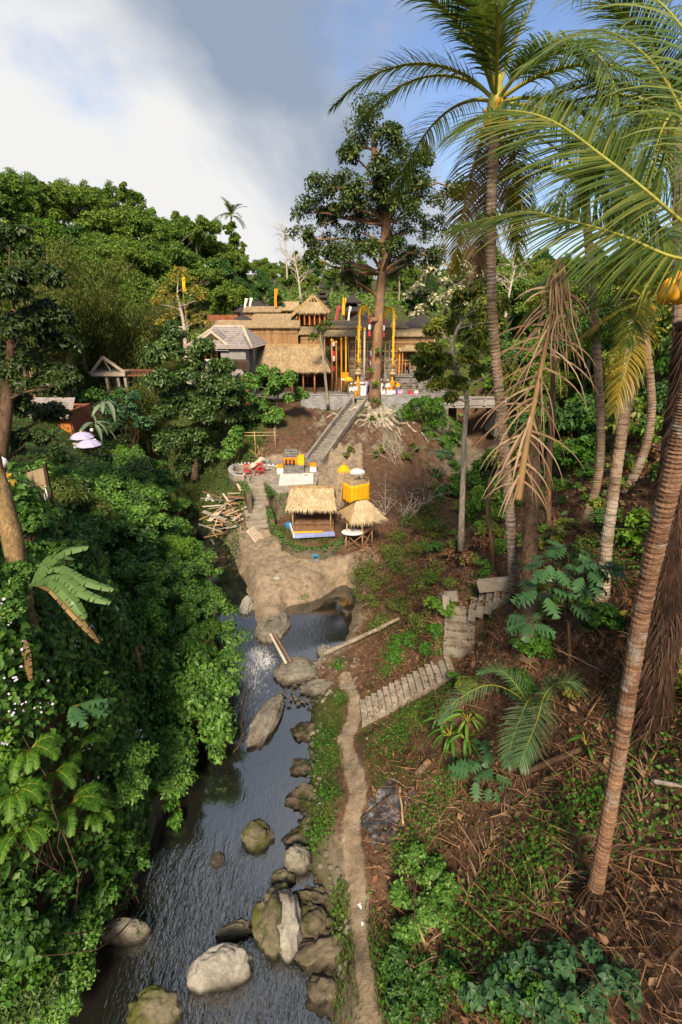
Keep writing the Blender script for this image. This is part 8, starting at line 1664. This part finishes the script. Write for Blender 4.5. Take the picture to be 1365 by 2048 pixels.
# --- ivy on terrace walls
for (t, pts, top, bot, th) in IVY_WALLS:
    Ps = []; Ns = []
    for a, b in zip(pts[:-1], pts[1:]):
        L = np.linalg.norm(b - a); k = int(L * (top - bot) * 75); f = rng.rand(k, 1); p = a * (1 - f) + b * f; d = unit(b - a); nr = np.array([d[1], -d[0]]); sd = np.where(rng.rand(k, 1) < .5, 1, -1); z = rng.uniform(bot, top + .06, k); keep = fbm(np.c_[p, z] * 1.2 + 2, 3) > -.12
        q = np.c_[p + nr * sd * (th / 2 + rng.uniform(0, .12, (k, 1))), z]; Ps.append(q[keep]); Ns.append(np.c_[np.tile(nr, (k, 1)) * sd, np.full(k, .5)][keep])
        k2 = int(L * 60); f = rng.rand(k2, 1); p = a * (1 - f) + b * f; Ps.append(np.c_[p + rng.normal(0, th * .35, (k2, 2)), np.full(k2, top + .04)]); Ns.append(np.tile([[0, -.3, 1]], (k2, 1)))
    P = np.concatenate(Ps); N = np.concatenate(Ns); put('ivy', np_mesh('ivy', *leaf_cloud(P, N, .15, rng, LEAF4, .7, .8), M['leaf_green' if rng.rand() < .6 else 'leaf_vine']), None, t, kind='stuff')
for i, cl in enumerate([[(770, 905, 14), (755, 915, 12)], [(830, 905, 16), (812, 920, 13)], [(700, 905, 10), (690, 915, 9)], [(745, 845, 10), (760, 838, 9)]]):
    shrub('bank_weed', ['weed tuft on the rough bank right of the long stairs', 'weed bush on the rough bank towards the gully', 'small weed tuft close to the long stairs', 'weed tuft among the roots of the giant tree'][i], HC(cl, .5), 'leaf_bamboo', .2, 220, 490 + i, 'weeds on the rough bank below the temple')
shrub('terrace_tuft', 'round dark green tuft beside the top of the terrace stairs', [(*G(538, 985, 4.1), .35), (*G(541, 990, 4.0), .3)], 'leaf_vine', .12, 260, 480)
# --- right bank: litter, twigs, grass, ground cover
keepR = lambda X, Y: (poly_sd(X, Y, RIV) > .6) & ((line_d(X, Y, PATH) > .45) | (rng.rand(*np.shape(X)) < .07))
def noisy(X, Y, s, o, th): return fbm(np.stack([X, Y, X * 0], -1) * s + o, 3) > th
stairs_free = lambda X, Y: np.all([~((np.abs(-(X - pa[0]) * (pb - pa)[1] / np.linalg.norm((pb - pa)[:2]) + (Y - pa[1]) * (pb - pa)[0] / np.linalg.norm((pb - pa)[:2])) < wd / 2 + .05) & (((X - pa[0]) * (pb - pa)[0] + (Y - pa[1]) * (pb - pa)[1]) / ((pb - pa)[:2] @ (pb - pa)[:2]) > 0) & (((X - pa[0]) * (pb - pa)[0] + (Y - pa[1]) * (pb - pa)[1]) / ((pb - pa)[:2] @ (pb - pa)[:2]) < 1)) for pa, pb, wd in RAMPS], axis=0)
P, N = on_ground(95000, .8, 17, 3.6, 34, rng, lambda X, Y: keepR(X, Y) & (noisy(X, Y, .7, 7, -.06) | (rng.rand(len(X)) < .35)) & stairs_free(X, Y), True)
o = put('leaf_litter', np_mesh('leaf_litter', *leaf_cloud(P + N * rng.uniform(.0, .05, (len(P), 1)), N, rng.choice([.07, .11, .17, .26], len(P), p=[.4, .3, .2, .1]), rng, LEAF2, .5, 0, jit=.5), M['litter']), None); tag(o, 'dry brown leaf litter covering the right slope', 'leaf litter', kind='stuff')
k = 15000; P, N = on_ground(k, 1.2, 18, 3.6, 36, rng, lambda X, Y: keepR(X, Y) & stairs_free(X, Y)); k = len(P); a = rng.uniform(0, 6.28, k); d = np.stack([np.cos(a), np.sin(a), rng.uniform(-.1, .35, k)], 1); L = rng.uniform(.2, 1.1, (k, 1)); s2 = unit(np.cross(d, N)) * rng.uniform(.004, .012, (k, 1)); e = P + d * L; e[:, 2] = np.maximum(e[:, 2], TZ(e[:, 0], e[:, 1]) + .02); md = (P + e) / 2 + np.array([0, 0, .06]) + rng.normal(0, .04, (k, 3))
V = np.stack([P + N * .02 - s2, P + N * .02 + s2, md - s2, md + s2, e], 1).reshape(-1, 3); F = (np.array([[0, 1, 3], [0, 3, 2], [2, 3, 4]])[None] + (np.arange(k) * 5)[:, None, None]).reshape(-1, 3)
o = put('dry_twigs', np_mesh('dry_twigs', V, F, M['litter']), None); tag(o, 'thin dry twigs and straw strewn over the right slope', 'twigs', kind='stuff')
Ps = []
for pa, pb, wd in RAMPS[1:4]:
    d = pb - pa; n_ = 340; f = rng.rand(n_); lat = rng.uniform(-.5, .5, n_) * wd; hd = unit(d[:2]); ns_ = {1: 15, 2: 6, 3: 5}[[i for i in range(5) if RAMPS[i][0] is pa][0]]; zz = pa[2] + d[2] * (np.floor(f * ns_) + 1) / ns_ + .012; Ps.append(np.stack([pa[0] + d[0] * f - hd[1] * lat, pa[1] + d[1] * f + hd[0] * lat, zz], 1))
P = np.concatenate(Ps); o = put('leaf_litter', np_mesh('leaf_litter', *leaf_cloud(P, np.tile([[0, 0, 1.0]], (len(P), 1)), rng.choice([.06, .1, .15], len(P)), rng, LEAF2, .55, 0, jit=.25), M['litter']), None); tag(o, 'dry leaves lying on the treads of the slope steps', 'leaf litter', kind='stuff')
gp = [(830, 1440, 1.1), (800, 1480, .8), (870, 1410, .8), (650, 1530, .7), (655, 1480, .6), (660, 1590, .5), (690, 1400, .4), (640, 1660, .5), (690, 1850, .6), (700, 1780, .4), (950, 1830, .7), (1060, 1780, .7), (1130, 1640, .9), (820, 1700, .5), (780, 1930, .8), (800, 2010, 1.0), (1000, 1930, 1.2), (980, 1250, .6), (950, 1290, .6), (880, 1300, .6), (800, 1290, .9), (780, 1340, .6), (960, 1180, .5), (680, 1330, .4), (720, 1170, .8), (610, 1210, .35), (1200, 1600, .5), (1330, 1400, .9), (1330, 1600, .8), (1250, 1100, 1.0), (1180, 1100, .8), (1330, 1100, 1.2), (900, 1560, .6), (1090, 1700, .7), (860, 1620, .6)]
Ps = []; Ns = []
for px, py, r in gp:
    q = HIT(px, py); k = int(420 * r * r + 120); P2 = q[:2] + rng.normal(0, r * .55, (k, 2)); Ps.append(P2)
P2 = np.concatenate(Ps); ok = (poly_sd(P2[:, 0], P2[:, 1], RIV) > .3) & stairs_free(P2[:, 0], P2[:, 1]) & (line_d(P2[:, 0], P2[:, 1], PATH) > .32); P2 = P2[ok]; N = TN(P2[:, 0], P2[:, 1]); P = np.c_[P2, TZ(P2[:, 0], P2[:, 1])] + N * rng.uniform(.03, .28, (len(P2), 1))
o = put('ground_cover', np_mesh('ground_cover', *leaf_cloud(P, N + (0, 0, .5), .10, rng, LEAF4, .75, .2), M['leaf_green']), None); tag(o, 'low green weeds spreading in patches on the right slope', 'ground cover', kind='stuff')
def blades(P, h, rng, mat, name, label, wid=.012, lean=.5):
    n = len(P); a = rng.uniform(0, 6.28, n); d = np.stack([np.cos(a), np.sin(a), 0 * a], 1); H = h * rng.uniform(.5, 1.3, (n, 1)); s2 = np.cross(d, (0, 0, 1)) * wid; mdp = P + np.array([0, 0, 1]) * H * .6 + d * H * lean * .3; e = P + np.array([0, 0, 1]) * H * (1 - lean * .35) + d * H * lean
    V = np.stack([P - s2, P + s2, mdp - s2 * .7, mdp + s2 * .7, e], 1).reshape(-1, 3); F = (np.array([[0, 1, 3], [0, 3, 2], [2, 3, 4]])[None] + (np.arange(n) * 5)[:, None, None]).reshape(-1, 3); o = put(name, np_mesh(name, V, F, M[mat]), None); tag(o, label, 'grass', kind='stuff'); return o
P2 = []
for px, py, r, k in [(655, 1520, .7, 1200), (660, 1450, .5, 700), (640, 1640, .5, 600), (690, 1400, .4, 400), (700, 1900, .7, 900), (680, 1820, .5, 600), (780, 1900, .8, 900), (830, 1430, .9, 1200), (880, 1390, .7, 800), (760, 1250, 1.0, 900), (810, 1110, 1.4, 1600), (850, 1050, 1.6, 1600), (720, 1150, .8, 700), (600, 1080, 1.2, 900), (570, 1060, .7, 600), (650, 1085, .6, 500), (900, 1100, 1.2, 900), (660, 2000, .4, 400), (870, 1650, .9, 500), (1000, 1770, 1.2, 800), (780, 1980, .9, 900)]:
    q = HIT(px, py); P2.append(q[:2] + rng.normal(0, r * .5, (k, 2)))
P2 = np.concatenate(P2); ok = (poly_sd(P2[:, 0], P2[:, 1], RIV) > .15) & stairs_free(P2[:, 0], P2[:, 1]) & (line_d(P2[:, 0], P2[:, 1], PATH) > .2); P2 = P2[ok]; blades(np.c_[P2, TZ(P2[:, 0], P2[:, 1])], .22, rng, 'grass', 'grass', 'short olive grass along the path and the pavilion lawn')
P, N = on_ground(9000, 2.2, 16, 3.6, 26, rng, lambda X, Y: keepR(X, Y) & noisy(X, Y, .9, 17, .02) & stairs_free(X, Y)); blades(P, .55, rng, 'litter', 'dry_grass', 'tangled dry brown grass on the right slope', .008, 1.5)
# far hill grass and bush cover
k = 26000; X = rng.uniform(-70, 70, k); Y = rng.uniform(60, 150, k); ok = (np.abs(X + 1) > 15) | (Y > 92); P = np.stack([X[ok], Y[ok], TZ(X[ok], Y[ok]) + .3], 1)
o = put('hill_undergrowth', np_mesh('hill_undergrowth', *leaf_cloud(P + rng.normal(0, .4, P.shape), np.tile([[0, -.5, 1]], (len(P), 1)), .8, rng, LEAF2, .6, .3), M['leaf_hill']), None); tag(o, 'leafy undergrowth covering the hills between the trees', 'undergrowth', kind='stuff')
k = 9000; X = rng.uniform(9, 34, k); Y = rng.uniform(20, 60, k); ok = (X > 17.5) | ((Y < 46) & (X > 11)); P = np.stack([X[ok], Y[ok], TZ(X[ok], Y[ok]) + .2], 1); kk = fbm(P * .3, 3) > -.05; P = P[kk]
o = put('undergrowth', np_mesh('undergrowth', *leaf_cloud(P + rng.normal(0, .2, P.shape), np.tile([[-.3, -.5, 1]], (len(P), 1)), .34, rng, LEAF4, .6, .4), M['leaf_green']), None); tag(o, 'patchy green undergrowth on the upper right hillside', 'undergrowth', kind='stuff')
# dry fronds lying on the slope
df = [(1130, 1760, .4, 2.2), (1020, 1820, 2.6, 2.0), (1230, 1820, -1.2, 2.4), (1300, 1760, -.9, 2.2), (960, 1740, .9, 1.9), (1100, 1690, .2, 2.0), (1250, 1690, 2.2, 1.8), (1180, 1900, -.5, 2.0), (1320, 1880, -1.4, 2.2), (1050, 1600, .1, 1.8), (1280, 1620, 1.0, 1.9), (1330, 1480, .6, 2.0), (900, 1610, .7, 1.6), (1100, 1850, 1.8, 1.8), (850, 1900, 1.1, 1.6), (1170, 1520, -.3, 1.7), (1240, 1330, .5, 1.8), (1180, 1260, 2.8, 1.6), (1010, 1890, .2, 1.7), (1330, 1690, 2.6, 2.0)]
df.sort(key=lambda e: -e[1])
for i, (px, py, a, L) in enumerate(df):
    q = HIT(px, py, .08); d = np.array([math.cos(a), math.sin(a), 0]); P = np.array([q + d * L * (f - .5) for f in np.linspace(0, 1, 6)]); P[:, 2] = TZ(P[:, 0], P[:, 1]) + np.array([.28, .16, .12, .12, .1, .06]); t = thing('fallen_frond', f'dry brown palm frond lying on the right slope, {ORD[i]} counting up from the picture bottom', 'palm frond', q, 'fallen dry palm fronds')
    of_ = frond_obj(t, P, .55, 34, 700 + i, 'dryfrond' if i % 2 else 'litter', 'rachis_dry', .022, droop=.35, wid=.026, vshape=.1, sweep=.7, name='leaflets', segs=3, jit=.22, cut=lambda t, i=i: np.random.RandomState(i).rand(len(t)) < .62); of_['kind'] = 'stuff'
# --- right bank shrubs and plants
RS = [('wispy_shrub', 'wispy olive brown shrub thicket beside the pool', [(760, 1190, 34), (800, 1160, 40), (840, 1200, 40), (800, 1235, 36), (850, 1255, 32), (745, 1150, 24), (780, 1120, 30), (720, 1170, 24), (735, 1215, 22), (760, 1260, 22), (870, 1160, 26), (900, 1180, 20)], .55, 'leaf_bamboo', .13, 360, .35),
      ('weed_bush', 'green weed bush on the slope below the log end', [(800, 1300, 24), (825, 1285, 24), (855, 1305, 22), (790, 1325, 18), (870, 1270, 18)], .5, 'leaf_green', .13, 300, .5),
      ('olive_shrub', 'olive grassy shrub bank right of the yellow shrine', [(830, 1060, 32), (860, 1030, 32), (800, 1090, 28), (880, 1075, 28), (840, 1110, 26), (780, 1130, 20)], .4, 'leaf_bamboo', .2, 380, .3),
      ('green_shrub', 'dense green shrub in the gully below the road bridge', [(930, 985, 34), (970, 960, 34), (900, 1000, 26), (1000, 985, 28), (950, 1020, 28)], .5, 'leaf_green', .26, 420, .6),
      ('lime_shrub', 'lime green broad leaved sapling beside the mango trunk', [(965, 1040, 26), (990, 1020, 24), (940, 1045, 20), (970, 1070, 20), (1000, 1050, 18), (955, 1010, 18)], 1.2, 'leaf_lime', .26, 130, .7),
      ('brown_thicket', 'brown leafy thicket around the mango trunk foot', [(900, 1120, 26), (940, 1130, 26), (870, 1140, 22), (960, 1100, 22)], .4, 'litter', .16, 260, .5),
      ('slope_shrub', 'small leaved dark shrub beside the lower path', [(830, 1745, 40), (870, 1775, 36), (805, 1800, 28), (850, 1835, 36), (825, 1880, 32), (880, 1840, 30), (900, 1790, 26)], .5, 'leaf_bush', .12, 420, .6),
      ('slope_shrub', 'dark shrub at the bottom beside the path', [(800, 1940, 36), (840, 1960, 36), (860, 2010, 36), (800, 2020, 30), (900, 1940, 30)], .4, 'leaf_vine', .12, 380, .5),
      ('heart_leaf_bush', 'broad heart leaved bush along the bottom right of the picture', [(1000, 1970, 46), (1060, 1945, 44), (1130, 1965, 50), (1200, 1950, 44), (1250, 1990, 36), (1180, 2025, 46), (1050, 2025, 46), (950, 2015, 36), (1110, 2030, 40)], .5, 'leaf_blue', .125, 330, .85),
      ('small_leaf_bush', 'bright small leaved bush mixed into the heart leaved one', [(1080, 1990, 40), (1010, 2010, 36), (930, 1985, 34), (1140, 2010, 36), (1040, 1960, 30)], .7, 'leaf_green', .085, 420, .8),
      ('right_shrub', 'sunlit lime shrub right of the pale palm trunk', [(1290, 1060, 30), (1325, 1090, 32), (1260, 1090, 24), (1340, 1050, 26), (1300, 1120, 22)], .6, 'leaf_lime', .2, 220, .6),
      ('right_shrub', 'dark green shrub on the upper right slope', [(1200, 880, 30), (1230, 850, 32), (1180, 850, 26), (1260, 870, 24), (1210, 820, 26)], .6, 'leaf_vine', .24, 360, .6),
      ('right_shrub', 'olive shrub behind the great dry frond', [(1150, 870, 26), (1130, 910, 26), (1170, 920, 24), (1100, 900, 24)], .6, 'leaf_mango', .24, 300, .5),
      ('right_shrub', 'mossy shrub carpet above the upper steps', [(1090, 1090, 26), (1130, 1080, 24), (1170, 1090, 24), (1060, 1100, 20)], .2, 'grass', .14, 300, .5),
      ('right_shrub', 'dark bush at the right edge above the black hairy trunk', [(1345, 1010, 30), (1365, 960, 34), (1330, 960, 26)], .6, 'leaf_vine', .22, 360, .6),
      ('gully_shrub', 'green bush left of the gully at the bridge abutment', [(905, 890, 20), (890, 915, 18), (920, 870, 16)], .6, 'leaf_vine', .3, 260, .6),
      ('right_shrub', 'red brown dry thicket behind the pale double trunk', [(1290, 880, 34), (1330, 850, 34), (1310, 920, 30), (1350, 900, 30)], .3, 'litter', .2, 340, .5)]
for i, (nm, lb, cl, lift, mt, sz, per, wd) in enumerate(RS): shrub(nm, lb, HC(cl, lift), mt, sz * 1.1, int(per * (1 if 'leaf' in nm else 2.1)), 600 + i, 'shrubs on the right bank', HEART if 'heart' in nm else LEAF2, wd, .35, 9)
# hillside saplings
SK2 = [shrub_kind(21, 1.7, 'leaf_green', .26, 220, 9), shrub_kind(22, 1.8, 'leaf_mango', .28, 220, 9), shrub_kind(23, 1.7, 'leaf_vine', .26, 260, 9), shrub_kind(24, 1.6, 'leaf_lime', .26, 200, 9)]
HS = []
for _ in range(420):
    px, py = rng.uniform(985, 1400), rng.uniform(640, 960); q = HIT(px, py)
    if q[1] < 22 or q[0] < 9 or (q[0] < 18 and q[1] > 44): continue
    if all(np.hypot(q[0] - h[0][0], q[1] - h[0][1]) > 1.55 for h in HS): HS.append((q, px))
HS.sort(key=lambda h: h[1])
wd4 = ['green', 'yellowish green', 'dark green', 'lime green']; cnt = [0] * 4; kk_ = [rng.randint(4) for _ in HS]
for (q, px), k in zip(HS, kk_):
    cnt[k] += 1; i = cnt[k] - 1; j_ = sum(1 for k2 in kk_ if k2 == k) - 1 - i
    t = thing('hillside_bush', f'{wd4[k]} bush on the upper right hillside, {ORD[i] if i < 30 else ORD[j_]} of its colour from the {"left" if i < 30 else "right"}', 'bush', q, 'bushes on the upper right hillside'); t.rotation_euler[2] = rng.uniform(0, 6.28); s_ = rng.uniform(.6, 1.25); t.scale = (s_, s_, s_ * rng.uniform(.9, 1.4)); loc_obj('stems', SK2[k][0], t); loc_obj('foliage', SK2[k][1], t)
HS = []
for _ in range(260):
    px, py = rng.uniform(860, 1400), rng.uniform(930, 1420); q = HIT(px, py)
    if q[0] < 3.5 or not stairs_free(np.array([q[0]]), np.array([q[1]]))[0] or (880 < px < 1060 and 1150 < py < 1360): continue
    if all(np.hypot(q[0] - h[0][0], q[1] - h[0][1]) > .95 for h in HS): HS.append((q, px))
HS = sorted(HS, key=lambda h: h[1])[:76]; cnt = [0] * 4
for q, px in HS:
    k = rng.randint(4); cnt[k] += 1; i = min(cnt[k] - 1, 29)
    t = thing('slope_bush', f'low {wd4[k]} bush on the mid right slope, {ORD[i]} of its colour from left', 'bush', q, 'low bushes on the middle right slope'); t.rotation_euler[2] = rng.uniform(0, 6.28); s_ = rng.uniform(.16, .42); t.scale = (s_ * 1.3, s_ * 1.3, s_); loc_obj('stems', SK2[k][0], t); loc_obj('foliage', SK2[k][1], t)
# breadfruit trees, gingers
def breadfruit(label, base, trunk, cl, n, size, seed):
    rg = np.random.RandomState(seed); t = thing('breadfruit_tree', label, 'tree', tuple(base), 'breadfruit saplings'); m = MB(); P = smooth_line(trunk, 10); m.tube(P, np.linspace(.07, .03, 10), 8)
    for c in cl: limb(m, P[rg.randint(5, 10)], c[:3], .03, .012, rg, 6, .06, 6)
    put('trunk', m, M['bark_brown'], t, True); T, F = LOBED; mm_ = [np_mesh('leaf', T * np.array([.95, 1, 1 + v]), F, M['leaf_blue']) for v in range(3)]; b0 = Vector(base)
    for c in cl:
        for i in range(n):
            d = rdir(1, rg, .2, -.4)[0]; p = np.array(c[:3]) + d * c[3] * rg.uniform(.25, .75); q = Vector((d[0], d[1], rg.uniform(-.6, .1))).normalized().to_track_quat('Y', 'Z'); loc_obj('leaf', mm_[rg.randint(3)], t, Vector(p) - b0, (q @ Euler((0, rg.uniform(-.4, .4), 0)).to_quaternion()).to_euler(), size * rg.uniform(.7, 1.15))
    return t
b_ = HIT(1140, 1335); dpt = depth_of(b_)
breadfruit('breadfruit sapling with dark deeply lobed leaves behind the feather palm', b_, [b_, DD(1138, 1260, dpt - .4), DD(1132, 1180, dpt - .7)], PC([(1100, 1130, 32), (1145, 1160, 36), (1175, 1145, 28), (1085, 1185, 28), (1135, 1105, 28), (1125, 1200, 26), (1195, 1140, 22), (1060, 1245, 12)], b_[1] - .4, .6, 3), 11, .62, 801)
b_ = HIT(965, 1570)
breadfruit('low breadfruit seedling with bluish lobed leaves below the ginger plants', b_, [b_, b_ + (0, 0, .4), b_ + (0, 0, .8)], [(*(b_ + d), .42) for d in ((0, -.1, .75), (.35, 0, .65), (-.3, -.1, .5), (.1, -.4, .35), (.2, .3, .9))], 5, .6, 802)
for i, (px, py, n, sz, lb) in enumerate([(900, 1480, 16, .62, 'ginger plant with lance leaves on the slope edge, leftmost'), (935, 1450, 14, .6, 'ginger plant with yellowing tips behind the leftmost one'), (880, 1450, 12, .55, 'ginger plant closest to the stone steps'), (930, 1490, 12, .55, 'ginger plant just above the breadfruit seedling'), (1170, 1500, 7, .4, 'small yellow green lance leaved plant right of the feather palm'), (1270, 1430, 7, .35, 'small lance leaved seedling behind the ringed palm trunk')]): rosette('ginger_plant', lb, HIT(px, py, .15), n, sz, 'leaf_green' if i != 1 else 'leaf_lime', 810 + i, LANCE, .2, .8, stem=.3, group='ginger plants')
rosette('yellow_leaf', 'single large yellow fallen leaf behind the ringed palm', HIT(1235, 1250, .1), 1, .6, 'leaf_yellow', 830, HEART, .9, .2, 'leaf', stem=.1)
# bare twig bush below the road
tb_ = thing('bare_twig_bush', 'tangled leafless bush with pale twigs right of the shrines', 'bush', HIT(800, 1040)); mats_ = 'twig_pale'
rg = np.random.RandomState(91); m = MB()
for bx_, by_, n in ((800, 1050, 9), (850, 1010, 8), (770, 1030, 7), (880, 960, 7), (790, 930, 6)):
    b = HIT(bx_, by_)
    for i in range(n):
        a = rg.uniform(0, 6.28); e = b + np.array([math.cos(a) * rg.uniform(.8, 2.4), math.sin(a) * rg.uniform(.5, 1.5), rg.uniform(.8, 2.6)]); Q = limb(m, b, e, .035, .012, rg, 8, .16, 5)
        for k in range(6): j = rg.randint(2, 8); limb(m, Q[j], Q[j] + rg.normal(0, .55, 3) + (0, 0, .25), .014, .006, rg, 5, .15, 4)
put('branches', m, M['twig_pale'], tb_, True, kind='stuff')
# litter of paper and plastic on the path
for i, (px, py, mt, lb) in enumerate([(735, 1482, 'white', 'white plastic scrap on the trodden slope above the ash patch'), (728, 1848, 'white', 'white paper scrap on the lower path'), (668, 1920, 'white', 'white cloth scrap on the bank rocks'), (860, 1305, 'blue', 'blue plastic scrap on the slope below the stair bend'), (716, 1815, 'white', 'tiny white scrap beside the lower path'), (750, 1450, 'plank_pale', 'pale husk piece on the slope at the foot of the steps'), (640, 1608, 'white', 'white scrap on the mossy bank rock'), (585, 1748, 'yellow', 'yellow scrap by the small dark rock')]):
    q = HIT(px, py, .03); m = MB(); rg = np.random.RandomState(i); V = [(q[0] + rg.uniform(-.12, .12), q[1] + rg.uniform(-.1, .1), q[2] + rg.uniform(0, .08)) for _ in range(5)]; m.add(V, [(0, 1, 2), (1, 2, 3), (2, 3, 4)]); t = put('litter_scrap', m, M[mt]); tag(t, lb, 'litter', 'scraps of litter')
